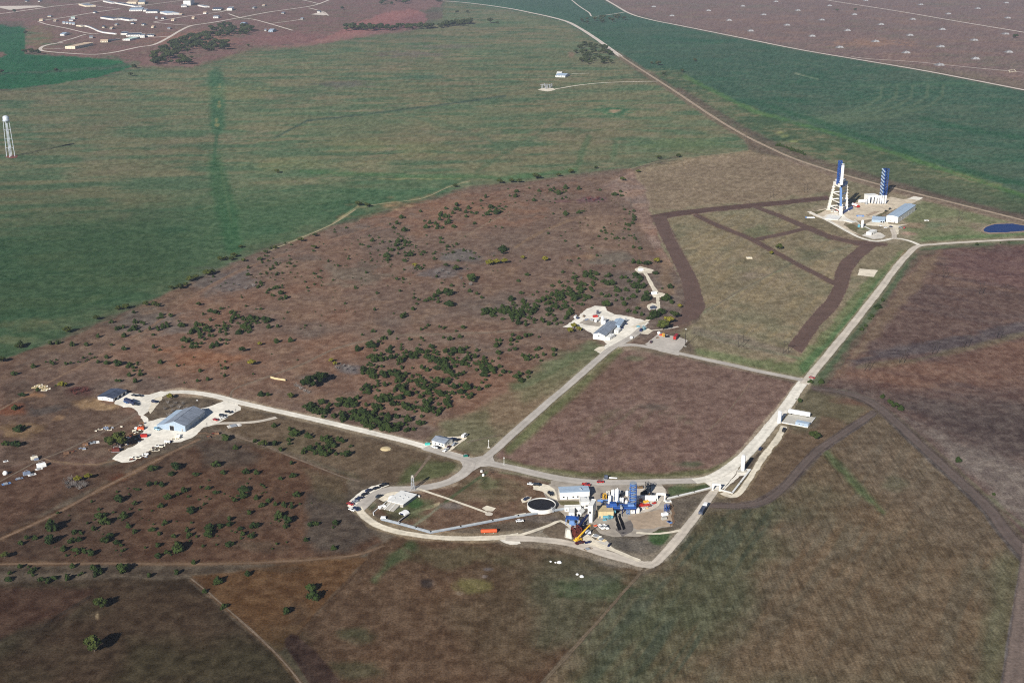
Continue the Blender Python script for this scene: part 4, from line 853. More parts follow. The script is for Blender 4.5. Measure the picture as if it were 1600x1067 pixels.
def add_leaves(mb, rd, center, r, rz, n, leaf, shell=0.55):
    for _ in range(n):
        while True:
            v = Vector((rd.uniform(-1, 1), rd.uniform(-1, 1), rd.uniform(-1, 1)))
            if 0.05 < v.length < 1: break
        v = v.normalized() * (shell + (1 - shell) * rd.random() ** 0.6)
        c = Vector(center) + Vector((v.x * r, v.y * r, v.z * rz))
        nrm = (v + Vector((rd.gauss(0, .6), rd.gauss(0, .6), rd.gauss(0, .6)))).normalized()
        u = nrm.orthogonal().normalized(); w = nrm.cross(u); a = rd.uniform(0, 6.28)
        u, w = u * math.cos(a) + w * math.sin(a), w * math.cos(a) - u * math.sin(a)
        s = leaf * rd.uniform(0.6, 1.3)
        mb.face([c - u*s - w*s*.6, c + u*s - w*s*.5, c + u*s*.7 + w*s*.8, c - u*s*.6 + w*s*.7])
def core(mb, rd, center, r, rz):
    n = 8; prof = []
    for i in range(6):
        a = -math.pi/2 + math.pi * i / 5; prof.append((max(0.02, math.cos(a)), math.sin(a)))
    vs = []; 
    for q, z in prof:
        for k in range(n):
            a = 2*math.pi*k/n; j = rd.uniform(0.75, 1.15)
            vs.append((center[0] + r*q*j*math.cos(a), center[1] + r*q*j*math.sin(a), center[2] + rz*z*rd.uniform(.85, 1.1)))
    fs = [(i*n+k, i*n+(k+1) % n, (i+1)*n+(k+1) % n, (i+1)*n+k) for i in range(5) for k in range(n)]
    mb.raw(vs, fs)
def bush_mesh(seed, leafm):
    """low bush, unit width, several lobes, short forked stem"""
    rd = random.Random(seed); mb = MB(); mb.use(leafm)
    k = rd.randint(4, 6); h = rd.uniform(0.55, 0.85)
    for i in range(k):
        a = rd.uniform(0, 6.28); d = rd.uniform(0.08, 0.3); r = rd.uniform(0.17, 0.29)
        c = (math.cos(a)*d, math.sin(a)*d, h*rd.uniform(0.24, 0.5))
        core(mb, rd, c, r*0.8, r*0.95); add_leaves(mb, rd, c, r*1.15, r*1.2*h/0.8, 46, 0.075, 0.7)
    c = (0, 0, h*0.7); core(mb, rd, c, 0.17, 0.2); add_leaves(mb, rd, c, 0.23, 0.3*h, 30, 0.07, 0.7)
    mb.use(M_BARK); mb.cyl((0, 0, -0.03), (0.02, 0.01, h*.4), 0.045, 0.03, 5)
    mb.cyl((0.02, 0.01, h*.15), (0.16, 0.08, h*.45), 0.025, 0.015, 4); mb.cyl((0.02, 0, h*.18), (-0.14, 0.1, h*.45), 0.025, 0.015, 4)
    return mb.mesh('juniper_bush')
def tree_meshes(seed, leafm, h=1.0, broad=0.5):
    """unit-height tree: (trunk mesh, crown mesh)"""
    rd = random.Random(seed); t = MB(); t.use(M_BARK); c = MB(); c.use(leafm)
    t.cyl((0, 0, -0.03), (0.01, 0.0, 0.26), 0.04, 0.028, 7); tips = []
    for i in range(6):
        a = i * 1.05 + rd.uniform(-.3, .3); r = broad * rd.uniform(0.45, 0.75); z = rd.uniform(0.42, 0.78)
        p = (math.cos(a)*r, math.sin(a)*r, z); t.cyl((0.01, 0, 0.18 + 0.02*i), p, 0.02, 0.007, 5); tips.append(p)
    t.cyl((0.01, 0, 0.24), (0.03, -0.02, 0.8), 0.026, 0.008, 5); tips.append((0.03, -0.02, 0.8)); tips.append((-.04, .05, 0.55))
    for p in tips:
        r = rd.uniform(0.15, 0.24) * (0.7 + broad*.6)
        core(c, rd, p, r*0.85, r*0.8); add_leaves(c, rd, p, r*1.15, r*1.0, 100, 0.05, 0.6)
        for _ in range(2):
            q = (p[0] + rd.uniform(-.12, .12), p[1] + rd.uniform(-.12, .12), p[2] + rd.uniform(-.1, .12))
            add_leaves(c, rd, q, r*0.6, r*0.5, 22, 0.045, 0.4)
    return t.mesh('trunk'), c.mesh('crown')
def bare_mesh(seed, m):
    """leafless thicket shrub, unit width: fan of thin forked stems"""
    rd = random.Random(seed); mb = MB(); mb.use(m)
    for i in range(34):
        a = rd.uniform(0, 6.28); d = rd.uniform(0.0, 0.12); r = rd.uniform(0.2, 0.5); z = rd.uniform(0.35, 0.85)
        p0 = Vector((math.cos(a)*d, math.sin(a)*d, -0.02)); p1 = Vector((math.cos(a)*r*.6, math.sin(a)*r*.6, z*.6)); p2 = Vector((math.cos(a+rd.uniform(-.4, .4))*r, math.sin(a+rd.uniform(-.4, .4))*r, z))
        mb.cyl(p0, p1, 0.016, 0.011, 3, False); mb.cyl(p1, p2, 0.011, 0.004, 3, False)
        for _ in range(3):
            q = p1.lerp(p2, rd.random()); mb.cyl(q, q + Vector((rd.uniform(-.14, .14), rd.uniform(-.14, .14), rd.uniform(0, .16))), 0.007, 0.003, 3, False)
    return mb.mesh('bare_shrub')
JUN = [bush_mesh(100 + i, M_JUN) for i in range(8)]
rv = random.Random(5)
def inpoly(poly, x, y):
    r = False; j = len(poly) - 1
    for i in range(len(poly)):
        xi, yi = poly[i]; xj, yj = poly[j]
        if (yi > y) != (yj > y) and x < (xj - xi) * (y - yi) / (yj - yi) + xi: r = not r
        j = i
    return r
BUSH = []          # (px, py, size m, cluster)
def cluster(name, poly, n, s0, s1, gap=0.62):
    xs = [p[0] for p in poly]; ys = [p[1] for p in poly]; k = 0; mine = []; tries = 0
    # clumped: half of the bushes settle next to earlier ones
    while k < n and tries < n * 60:
        tries += 1
        if mine and rv.random() < 0.3:
            b = rv.choice(mine); x = b[0] + rv.gauss(0, 11); y = b[1] + rv.gauss(0, 5)
        else: x = rv.uniform(min(xs), max(xs)); y = rv.uniform(min(ys), max(ys))
        if not inpoly(poly, x, y): continue
        s = s0 + (s1 - s0) * rv.random() ** 1.7; w = P(x, y)
        if any((w - q[3]).length < gap * (s + q[2]) * 0.42 for q in mine): continue
        mine.append((x, y, s, w)); k += 1
    BUSH.extend((x, y, s, name) for x, y, s, w in mine)
CL = {
 'thicket_mid': 'dark green juniper bush in the dense thicket above the white road',
 'thicket_top': 'dark green juniper bush in the dense thicket left of the gravel yard',
 'between': 'dark green juniper bush on the brown slope between the two thickets',
 'left_clump': 'dark green juniper bush in the round clump on the far left brown slope',
 'small_dots': 'tiny dark juniper bush dotted over the upper brown pasture below the green field',
 'left_dots': 'small dark juniper bush scattered on the grey brown slope at left',
 'hangar_side': 'dark juniper bush in the turf patch below the white road',
 'low_slope': 'dark juniper bush with long shadow on the red brown slope at lower left',
 'path_side': 'dark juniper bush beside the cream path running up from the gravel yard',
 'road_bush': 'small green bush in the grass verge along the main road',
 'far_row': 'small dark bush in the row beside the curving dirt road',
 'yard_bush': 'dark juniper bush with shadow beside the scrap clearing at far left',
 'triangle': 'lone dark juniper bush in the orange brown triangular field',
}
CG = {k: v.replace('dark green ', '').replace('tiny ', '').replace('small ', '').replace('lone ', '').replace('dark ', '').replace('juniper bush', 'juniper bushes').replace('green bush', 'bushes').replace('bush in the row', 'bushes in the row') for k, v in CL.items()}
def pts(name, sx, sy, k, lst, base):
    for t in lst:
        s = {'S': .62, 'M': 1.0, 'L': 1.5, 'X': 2.0}[t[2] if len(t) > 2 else 'M']
        BUSH.append((sx + t[0] / k, sy + t[1] / k, base * s * rv.uniform(.85, 1.15), name))
cluster('thicket_mid', [(575,548),(640,536),(700,545),(770,562),(796,582),(770,604),(735,622),(700,640),(668,660),(645,678),(600,676),(560,663),(500,648),(478,636),(540,622),(572,600),(562,575)], 360, 1.8, 5.2)
cluster('thicket_mid', [(480,640),(540,635),(600,650),(640,672),(600,676),(540,662),(495,650)], 50, 2.2, 5.2)
cluster('between', [(700,530),(765,522),(830,522),(872,542),(858,570),(815,600),(770,590),(705,565)], 62, 2.0, 4.2)
cluster('between', [(560,520),(660,508),(740,512),(740,530),(640,536),(575,545)], 26, 1.8, 3.6)
cluster('thicket_top', [(785,462),(830,458),(880,440),(925,422),(948,440),(930,462),(912,478),(888,494),(874,512),(826,512),(782,500),(752,494),(752,484),(800,480)], 220, 2.0, 5.2)
cluster('between', [(870,428),(1000,425),(1010,470),(960,486),(935,470),(950,440)], 28, 1.8, 4.0)
cluster('left_clump', [(312,490),(350,479),(400,492),(408,512),(370,532),(335,545),(292,548),(286,532)], 84, 2.0, 4.6)
cluster('left_dots', [(190,488),(280,470),(290,545),(250,590),(180,580),(170,520)], 26, 1.8, 3.4)
cluster('left_dots', [(402,408),(470,405),(476,436),(430,442),(400,428)], 34, 1.2, 2.6); cluster('left_dots', [(388,436),(410,442),(455,470),(440,474),(395,450)], 13, 1.8, 3.4)
cluster('small_dots', [(660,345),(740,318),(790,322),(785,342),(720,358),(665,362)], 44, 1.8, 4.6)
cluster('small_dots', [(605,345),(640,340),(640,420),(600,410)], 30, 1.5, 4.0)
cluster('small_dots', [(540,385),(620,365),(720,345),(760,400),(700,420),(560,430)], 66, 1.2, 3.4)
cluster('small_dots', [(790,295),(860,288),(900,300),(870,320),(800,318)], 26, 1.5, 4.4)
cluster('small_dots', [(860,300),(1000,290),(1010,380),(900,420),(820,400)], 46, 1.0, 3.0)
cluster('small_dots', [(960,300),(975,298),(1004,350),(1000,390),(990,390)], 22, 1.8, 4.0)
cluster('between', [(550,460),(760,440),(760,470),(600,500)], 14, 1.5, 3.4)
cluster('small_dots', [(480,385),(560,340),(700,305),(900,282),(985,290),(1000,380),(900,430),(700,450),(520,470)], 130, 0.9, 3.0)
cluster('left_dots', [(230,510),(400,410),(480,390),(520,470),(480,560),(360,600),(260,600)], 60, 0.9, 2.8)
cluster('hangar_side', [(440,684),(500,680),(552,690),(545,712),(500,715),(455,708)], 36, 2.0, 4.4)
cluster('low_slope', [(60,800),(200,760),(330,730),(460,760),(540,800),(560,845),(300,872),(30,870)], 120, 0.7, 1.9)
cluster('low_slope', [(0,885),(150,886),(230,890),(120,905),(0,912)], 12, 1.2, 2.6)
cluster('left_dots', [(300,440),(560,330),(640,420),(520,540),(330,480)], 60, 0.9, 2.6)
cluster('left_dots', [(20,580),(150,530),(260,560),(330,600),(150,600),(40,620)], 22, 1.2, 3.0)
pts('low_slope', 0, 700, 2.907, [(690,100,'L'),(800,95,'X'),(780,122),(985,85,'L'),(680,170,'M'),(735,172),(712,165),(540,245,'X'),(615,258),(765,232,'L'),(805,215),(835,197),(730,268),(1108,195,'L'),(1105,222,'L'),(870,290,'L'),(455,315,'L'),(480,347,'X'),(565,315,'L'),(425,372),(585,360),(610,385),(340,387),(235,372,'X'),(235,430,'X'),(160,415),(120,412),(95,440),(330,428,'L'),(360,420),(480,425,'L'),(500,408,'L'),(530,432),(690,375),(750,345),(860,400),(855,380),(790,408),(810,467,'X'),(815,450,'L'),(760,478),(720,495),(715,447),(955,370,'X'),(950,398,'L'),(1000,360),(1045,350),(1045,330),(1090,370),(1100,395),(1155,360,'L'),(1300,338,'X'),(1295,360),(1265,315,'L'),(1250,260),(1220,245),(1190,265),(1165,232),(1290,262),(1325,275),(1350,222,'L'),(1045,443),(1130,300),(1140,405),(1435,350),(1410,352),(1525,345),(1515,460),(1390,420),(880,525),(555,560,'X'),(440,572,'L'),(420,547),(90,543),(145,560,'S'),(40,600),(190,603),(245,595),(305,600),(220,612),(680,587),(800,573),(410,487,'L'),(385,475),(350,470),(290,465),(1015,117),(1120,118,'L'),(1165,118),(1330,130),(1275,145),(1325,75),(945,187),(980,207),(1070,243),(885,125)], 2.9)
pts('triangle', 0, 700, 2.907, [(1125,577),(990,612,'M'),(1015,725),(1410,650,'L'),(1420,690,'L'),(1300,750),(930,655,'S')], 3.4)
pts('yard_bush', 0, 350, 2.963, [(105,797),(70,857),(95,955,'L'),(25,1022),(75,1028,'L')], 3.6)
pts('left_dots', 0, 350, 2.963, [(65,700),(155,665),(95,568,'L'),(235,560),(270,555),(335,565),(400,566),(455,525),(515,458),(575,523),(620,490,'L'),(600,497),(570,483),(670,467),(695,490),(625,460),(755,482,'L'),(775,478),(840,475,'L'),(745,425),(788,430),(745,645),(540,655,'L'),(495,650),(600,655),(495,622),(820,660,'S'),(960,725),(575,583),(1225,455,'X'),(1245,482),(1285,480),(1210,795,'L'),(1240,795),(625,735),(600,705),(650,702),(1150,205),(1150,240),(1280,300,'L'),(1300,325,'L'),(1320,345),(1345,545),(1280,550)], 3.3)
pts('hangar_side', 0, 350, 2.963, [(1040,1000,'X'),(1090,1042),(1275,1025,'L'),(1270,940),(1365,980,'X'),(1340,955),(1180,1010),(1300,1052),(1550,1030,'L'),(1410,850),(1440,840,'L'),(1470,860)], 3.0)
pts('between', 530, 350, 2.963, [(510,380,'X'),(500,330,'X'),(460,325,'L'),(440,340,'L'),(420,352),(400,360),(460,365),(295,435,'L'),(620,258,'X'),(605,315),(330,148,'L'),(870,240),(830,268),(85,585,'L'),(150,570,'X'),(150,620,'L'),(135,560),(520,290),(490,310)], 3.2)
pts('path_side', 860, 400, 6.667, [(860,80,'L'),(920,82,'L'),(1015,88,'X'),(1100,190,'L'),(890,210,'L'),(935,235,'L'),(925,275),(910,335,'X'),(975,320),(1250,340,'L'),(990,465,'X'),(1010,405,'L'),(1210,460,'X'),(1265,495),(590,525,'X'),(905,555,'L'),(880,600),(950,620),(815,585,'L'),(1150,600,'X'),(1090,640,'X'),(1030,660,'L'),(1060,620,'L'),(865,435,'L'),(805,455),(740,450),(610,425),(700,370,'L'),(640,300,'X'),(600,300,'L'),(610,220,'L'),(785,235),(820,275),(660,115),(1165,345,'S')], 3.2)
pts('small_dots', 540, 250, 3.333, [(500,295,'X'),(520,300,'L'),(760,252,'X'),(780,285,'X'),(740,290,'L'),(800,275,'L'),(420,355,'L'),(305,372,'L'),(270,335,'L'),(290,305,'L'),(580,243,'L'),(520,258),(705,217),(730,198,'L'),(980,215,'L'),(1110,180,'X'),(1145,152,'L'),(1215,155,'L'),(1145,285,'L'),(1215,280,'L'),(1400,187,'L'),(215,507,'L'),(335,500,'L'),(275,430,'L'),(265,450,'L'),(390,272),(140,425),(530,457),(820,472,'X'),(890,170,'L'),(885,195,'L')], 3.4)
pts('road_bush', 1060, 350, 2.963, [(945,360),(925,388,'L'),(920,395),(895,430),(885,442),(865,475),(850,492),(610,735,'M'),(660,737),(945,805),(975,825),(985,835),(1005,845,'L'),(1030,860,'L'),(560,825),(1490,90,'S'),(1530,88,'S')], 3.0)
BUSH.append((1497, 721, 3.6, 'road_bush')); BUSH.append((1553, 774, 2.0, 'road_bush'))
for i in range(13): BUSH.append((1214 + i * 3.6 + rv.uniform(-1, 1), 228 + i * 1.15 + rv.uniform(-1, 1), rv.uniform(3, 6), 'far_row'))
def app(b): return b[2] * FPX / (P(b[0], b[1]) - Vector((0, 0, CAM_H))).length
BUSH.sort(key=app, reverse=True)
def put_mesh(name, me, loc, s, rz, label=None, cat=None, group=None, sz=1.0):
    o = bpy.data.objects.new(name, me); COL.objects.link(o); o.location = loc; o.scale = (s * rv.uniform(.85, 1.3), s * rv.uniform(.8, 1.1), s * sz); o.rotation_euler = (0, 0, rz)
    return tag(o, label, cat, group)
for b in BUSH[:298]:
    put_mesh('juniper_bush', rv.choice(JUN), P(b[0], b[1]), b[2] * 1.5, rv.uniform(0, 6.28), CL[b[3]], 'bush', CG[b[3]], rv.uniform(0.65, 1.0))
sv, sf, smi = [], [], []; off = 0
for b in BUSH[298:]:
    me0 = rv.choice(JUN); n = len(me0.vertices); a = np.zeros(n * 3); me0.vertices.foreach_get('co', a); a = a.reshape(-1, 3)
    t = rv.uniform(0, 6.28); c, s_ = math.cos(t), math.sin(t); p = P(b[0], b[1]); k = b[2] * 1.5
    sv.append(np.stack([(a[:, 0]*c - a[:, 1]*s_)*k + p.x, (a[:, 0]*s_ + a[:, 1]*c)*k + p.y, a[:, 2]*k], 1))
    sf += [tuple(i + off for i in q.vertices) for q in me0.polygons]; smi += [q.material_index for q in me0.polygons]; off += n
sm_ = bpy.data.meshes.new('juniper_scrub'); sm_.from_pydata(np.concatenate(sv).tolist(), [], sf)
for m in (M_JUN, M_BARK): sm_.materials.append(m)
sm_.polygons.foreach_set('material_index', smi); sm_.update()
so = bpy.data.objects.new('juniper_scrub', sm_); COL.objects.link(so); tag(so, 'smallest juniper bushes speckled over the brown slopes', 'bush', None, 'stuff')
# --- single trees with trunk and crown
TM = {k: [tree_meshes(sd + i, m, broad=br) for i in range(3)] for k, (m, sd, br) in {'oak': (M_OAK, 300, .5), 'olive': (M_OLIVE, 320, .5), 'dark': (M_JUN, 340, .42), 'far': (M_FARG, 360, .55)}.items()}
def tree(kind, px, py, width, label, group=None, hk=0.9):
    """width = crown width in metres"""
    k = width / 1.15; root = thing({'oak': 'oak_tree', 'olive': 'hackberry_tree', 'dark': 'juniper_tree', 'far': 'elm_tree'}[kind], label, 'tree', P(px, py), rv.uniform(0, 6.28), group)
    root.scale = (k, k, k * hk); t, c = rv.choice(TM[kind])
    for nm, me in (('trunk', t), ('crown', c)):
        o = bpy.data.objects.new(nm, me); COL.objects.link(o); o.parent = root
    return root
tree('oak', 184, 698, 17, 'big round olive green tree beside the scrap yard at left', hk=0.75)
tree('oak', 175, 698, 11, 'smaller tree merged against the big olive tree by the scrap yard', hk=0.8)
tree('oak', 148, 1017, 10, 'lone olive tree throwing a long dark shadow in the lower left pasture', hk=1.05)
tree('oak', 158, 949, 8.0, 'lone leaning tree above a pale bare streak in the lower left pasture')
tree('olive', 122, 752, 6.0, 'yellow green tree among grey bare shrubs below the dirt track', hk=.8)
tree('olive', 138, 748, 6.0, 'yellow green tree with dark shadow right of the grey bare shrubs', hk=.8)
tree('oak', 8, 872, 6, 'olive tree at the left edge above the two rut track', hk=.8)
tree('oak', 105, 520, 9, 'round green tree at the corner of the green pasture, far left', hk=.8)
tree('olive', 98, 606, 8, 'yellow green tree on the grey slope above the shed at left', hk=.8)
tree('dark', 482, 606, 15, 'large dark tree on the left of the pair in the grey thicket', hk=.8)
tree('dark', 498, 599, 14, 'large dark tree on the right of the pair in the grey thicket', hk=.8)
tree('oak', 508, 592, 8, 'smaller tree at the right end of the grey thicket pair', hk=.8)
tree('oak', 455, 622, 6, 'small olive tree below the grey thicket, near the white road', hk=.9)
tree('olive', 517, 566, 5, 'yellowish tree above the grey thicket, left of the juniper slope', hk=.9)
tree('olive', 524, 571, 5, 'second yellowish tree above the grey thicket, its lower neighbour', hk=.9)
tree('olive', 393, 571, 8, 'yellow tree with dark shadow on the left slope below the juniper clump', hk=.8)
tree('dark', 379, 550, 8, 'dark tree left of a small yellow one below the juniper clump', hk=.7)
tree('olive', 406, 540, 5, 'small yellow tree right of the dark tree below the juniper clump')
tree('olive', 690, 411, 9, 'bright yellow green tree in the broad pair on the upper brown slope', hk=.8) if False else None
for i, (x, y, w, k, l) in enumerate([(765,412,10,'olive','leftmost of the three bright yellow green trees on the upper brown slope'),(776,410,9,'olive','middle of the three bright yellow green trees on the upper brown slope'),(788,409,9,'olive','rightmost of the three bright yellow green trees on the upper brown slope'),(852,405,8,'olive','yellow green tree standing alone right of the bright trio'),(817,402,6,'olive','small yellowish tree between the bright trio and the lone one'),(712,420,9,'oak','green tree among grey brush below the upper brown slope'),(697,414,6,'oak','small green tree left of the one in grey brush'),(786,395,8,'dark','dark tree just above the bright yellow trio'),(737,439,9,'dark','dark tree below the bright yellow trio, in grey brush'),(648,414,6,'olive','yellowish tree below the red brown upper slope'),
    (1026,409,9,'olive','yellow green tree at the head of the cream path'),(1008,412,7,'dark','dark tree beside the top of the cream path'),(1036,512,13,'oak','large green tree beside the gravel yard, nearest the parking pad'),(1045,503,10,'olive','yellow green tree in the row right of the gravel yard'),(1054,494,10,'oak','last dark tree of the row right of the gravel yard'),(1062,478,6,'olive','small yellowish tree above the row right of the gravel yard'),(891,517,7,'olive','left yellow tree at the corner of the white gravel yard'),(897,510,7,'olive','upper yellow tree at the corner of the white gravel yard'),(905,514,6,'olive','right yellow tree at the corner of the white gravel yard'),
    (1217,387,10,'oak','broad olive tree in the tan field inside the ploughed strips'),(1205,395,6,'olive','small yellow tree beside the broad one in the tan field'),(1273,683,9,'oak','olive tree with dark shadow right of the white tank building'),(1526,381,5,'oak','small round tree on the verge of the road by the pond'),
    (266,620,6,'olive','small green tree at the head of the brush mound'),(433,268,9,'oak','lone dark tree in the middle of the green pasture'),
    (411,696,8,'oak','tall olive tree in the turf below the white road'),(72,960,0.1,'oak','')]):
    if w > 1: tree(k, x, y + 3, w, l, hk=.82)
LG = 'trees along the edge of the green pasture'
for x, y, w in [(297,440,9),(306,436,7),(323,431,10),(332,428,8),(362,407,7),(376,388,6),(381,409,6),(353,405,5),(281,452,9),(291,447,6),(268,452,6),(345,408,8),(366,402,8),(185,485,7),(197,483,8),(228,478,7),(241,478,7),(247,480,6),(150,500,7),(470,378,8),(492,370,7),(491,389,7),(415,396,6),(430,389,6),(407,407,6),(310,478,6),(30,545,7),(2,566,8),(560,322,10),(574,324,9),(711,293,8),(781,287,10),(799,286,10),(811,286,9),(838,280,13),(873,276,8),(892,271,10),(931,264,7),(997,270,7),(1029,249,10),(1060,246,9),(973,283,9)]:
    tree('oak', x, y, w * 1.05, 'olive green tree in the ragged line along the edge of the green pasture', LG, .75)
# --- distant groves: each tree its own object
def grove(poly, n, w0, w1, label, group):
    xs = [p[0] for p in poly]; ys = [p[1] for p in poly]; k = 0; ps = []; g = 0
    while k < n and g < n * 80:
        g += 1; x, y = rv.uniform(min(xs), max(xs)), rv.uniform(min(ys), max(ys))
        if not inpoly(poly, x, y): continue
        w = P(x, y)
        if any((w - q).length < 0.5 * w0 for q in ps): continue
        ps.append(w); k += 1; tree('far', x, y, rv.uniform(w0, w1), label, group, .85)
grove([(232,104),(250,80),(285,62),(318,48),(348,42),(382,44),(404,50),(385,56),(350,58),(330,62),(368,72),(350,80),(300,82),(270,90),(290,96),(300,102),(262,102)], 150, 14, 28, 'dark tree in the wood between the far compound and the pasture', 'trees of the far wood')
grove([(541,45),(600,43),(640,43),(736,36),(735,41),(680,45),(610,49),(541,49)], 84, 16, 28, 'dark tree in the long hedgerow below the reddish far field', 'hedgerow trees')
grove([(895,74),(915,70),(945,74),(966,94),(960,101),(905,102),(898,92)], 64, 10, 18, 'grey green tree in the small grove beside the curving dirt road', 'grove trees')
grove([(903,34),(935,28),(972,28),(977,34),(915,38)], 16, 14, 24, 'dark tree in the far grove where the two pale roads meet', 'trees at the far junction')
grove([(575,2),(640,2),(640,9),(580,9)], 12, 18, 30, 'dark tree in the wood at the top edge behind the reddish field', 'trees at the top edge')
grove([(655,1),(692,1),(692,4.5),(655,5)], 6, 18, 28, 'dark tree at the top edge beside the start of the pale road', 'trees by the pale road head')
for x, y, w, l in [(766,36,28,'large dark far tree alone right of the long hedgerow'),(777,38,16,'small far tree at the right of the lone hedgerow end tree'),(714,21,20,'dark far tree above the long hedgerow'),(730,20,16,'smaller dark far tree above the long hedgerow'),
    (1028,102,17,'dark round tree right of the curving dirt road, larger of two'),(1018,100,10,'small dark tree left of the large round one by the dirt road'),(1037,118,13,'dark tree below the large round one by the dirt road'),(1066,113,13,'dark lone tree in the right green field'),(1086,96,12,'small dark lone tree higher in the right green field'),
    (88,112,14,'dark lone tree in the emerald field at far left'),(2,115,16,'dark tree at the left edge of the emerald field'),(204,119,14,'dark tree at the right tip of the emerald field'),(210,107,16,'dark thicket tree where the emerald field meets the wood'),(39,84,20,'dark tree in the hedge at the corner of the emerald field, left one'),(50,84,22,'dark tree in the hedge at the corner of the emerald field, middle one'),(60,85,20,'dark tree in the hedge at the corner of the emerald field, right one'),(40,53,16,'dark tree on the upper edge of the emerald field'),
    (388,73,12,'lone far tree below the blue roofed houses'),(350,38,16,'dark tree above the far wood beside the compound road'),(535,15,20,'dark tree beside the far right road bend, top of photo'),(1308,18,16,'dark bush like tree in the bunker pasture, left one'),(1336,17,16,'dark tree beside a bunker near the top edge'),(1586,60,20,'dark tree at the right edge of the bunker pasture'),(23,20,16,'dark tree beside the far left road, lower'),(22,18,14,'dark tree beside the far left road, upper'),(85,2,26,'dark tree at the top edge above the compound road'),(450,2,16,'dark tree at the top edge above the right compound road'),(300,92,12,'small tree at the tail of the far wood')]:
    tree('far', x, y + 0.5, w, l, None, .8)
# --- leafless thickets
BM = [bare_mesh(400 + i, M_TWIG) for i in range(3)]; BR = [bare_mesh(420 + i, M_REDTWIG) for i in range(2)]
def bares(lst, w, label, group, ms=BM):
    for x, y in lst: put_mesh('bare_shrub', rv.choice(ms), P(x, y), w * rv.uniform(.8, 1.2), rv.uniform(0, 6.28), label, 'shrub', group, .7)
bares([(104,756),(110,750),(114,758),(120,760),(128,757),(133,760),(108,762),(124,764)], 5.5, 'grey leafless shrub in the thicket below the dirt track', 'grey thicket by the track')
bares([(535,573),(540,578),(546,574),(550,579),(528,576)], 5, 'grey leafless shrub right of the large dark tree pair', 'grey thicket by the tree pair')
bares([(470,608),(476,612),(464,604),(482,614)], 5, 'grey leafless shrub below the large dark tree pair', 'grey thicket under the pair')
bares([(262,630),(268,636),(274,631),(280,638),(286,632),(290,640),(270,643),(282,645),(258,640),(294,646),(264,650)], 4.5, 'grey leafless shrub on the mound beside the hangar', 'brush on the mound')
bares([(112,612),(120,610),(128,613),(135,611),(118,616)], 5.5, 'russet leafless shrub on the dark red patch left of the shed', 'russet shrubs', BR)
bares([(920,312),(928,314),(934,311)], 8, 'russet leafless shrub on the dark red patch below the pasture edge', 'russet shrubs on the upper slope', BR)
bares([(690,424),(700,428),(682,428),(720,436),(735,446),(372,446),(384,452),(396,448),(360,455)], 6, 'grey leafless shrub in the grey patches of the brown slope', 'grey shrubs on the slope')
# ---------------------------------------------------------------- buildings
W_WHITE = mat('white_metal_wall', (222, 220, 214), 0.6, 0.1, 0.8, streak=0.18)
W_CREAM = mat('cream_wall', (214, 202, 178), 0.8, 0.1, 0.6, streak=0.1)
W_BLUE = mat('pale_blue_metal_wall', (146, 162, 178), 0.5, 0.08, 0.8, streak=0.1)
W_TAN = mat('tan_panel', (188, 170, 132), 0.8, 0.14, 0.5, streak=0.08)
W_GREY = mat('grey_concrete_wall', (168, 164, 156), 0.9, 0.15, 0.5, streak=0.15)
R_GREY = mat('grey_metal_roof', (134, 142, 154), 0.45, 0.16, 0.35, spec=0.5, bands=0.3)
R_DARK = mat('dark_slate_roof', (74, 82, 100), 0.5, 0.25, 0.25, bands=0.5)
R_BLUE = mat('light_blue_roof', (164, 182, 200), 0.45, 0.08, 0.4, spec=0.5, bands=0.16)
R_WHITE = mat('white_flat_roof', (222, 222, 218), 0.6, 0.1, 0.4, bands=0.06)
R_TAN = mat('tan_roof', (196, 172, 146), 0.8, 0.12, 0.4)
R_MINT = mat('mint_roof', (190, 214, 204), 0.6, 0.08, 0.4)
D_DARK = mat('dark_opening', (26, 26, 32), 0.8, 0.1)
D_GLASS = mat('window_glass', (36, 44, 56), 0.15, 0.05, spec=0.6)
D_DOOR = mat('grey_door', (112, 112, 114), 0.6, 0.1)
TRIM = mat('white_trim', (216, 216, 212), 0.6, 0.05)
BLUE = mat('safety_blue_steel', (34, 72, 138), 0.5, 0.15, 0.8)
BLUE_L = mat('faded_blue_steel', (92, 124, 172), 0.5, 0.15, 0.8)
NAVY = mat('navy_steel', (16, 28, 66), 0.55, 0.15, 0.8)
STEEL = mat('galvanised_steel', (168, 172, 176), 0.4, 0.12, 1.0, metal=0.3)
WHITE = mat('white_paint', (232, 232, 230), 0.45, 0.05, 0.6, streak=0.05)
RUSTY = mat('rust_red_steel', (92, 42, 34), 0.8, 0.3, 1.2)
YELLOW = mat('crane_yellow', (212, 164, 46), 0.45, 0.08)
BLACKM = mat('black_rubber', (22, 22, 24), 0.8, 0.1)
RED = mat('red_paint', (158, 40, 34), 0.4, 0.06)
ORANGE = mat('orange_paint', (188, 82, 44), 0.6, 0.14)
TEAL = mat('teal_tank', (86, 142, 158), 0.5, 0.14, 0.8)
CONC = mat('cast_concrete', (186, 182, 172), 0.9, 0.12, 0.5, streak=0.12)
CREAMS = mat('cream_steel', (222, 218, 208), 0.6, 0.12, 0.6, streak=0.1)
WOOD = mat('weathered_pole', (48, 42, 38), 0.9, 0.15, 1.0)
def rect(A, B, C):
    """A,B = near edge (left, right), C = a point up the side from B, photograph pixels on the ground.
    returns origin, rotation, width (local x), length (local y)"""
    a, b, c = P(*A), P(*B), P(*C)
    if (c - b).length >= (b - a).length:
        y = (c - b).normalized(); x = Vector((y.y, -y.x, 0)); w = abs((b - a).dot(x)); l = (c - b).length
    else:
        x = (b - a).normalized(); y = Vector((-x.y, x.x, 0)); w = (b - a).length; l = abs((c - b).dot(y))
    return b - x * w, polar(x), w, l
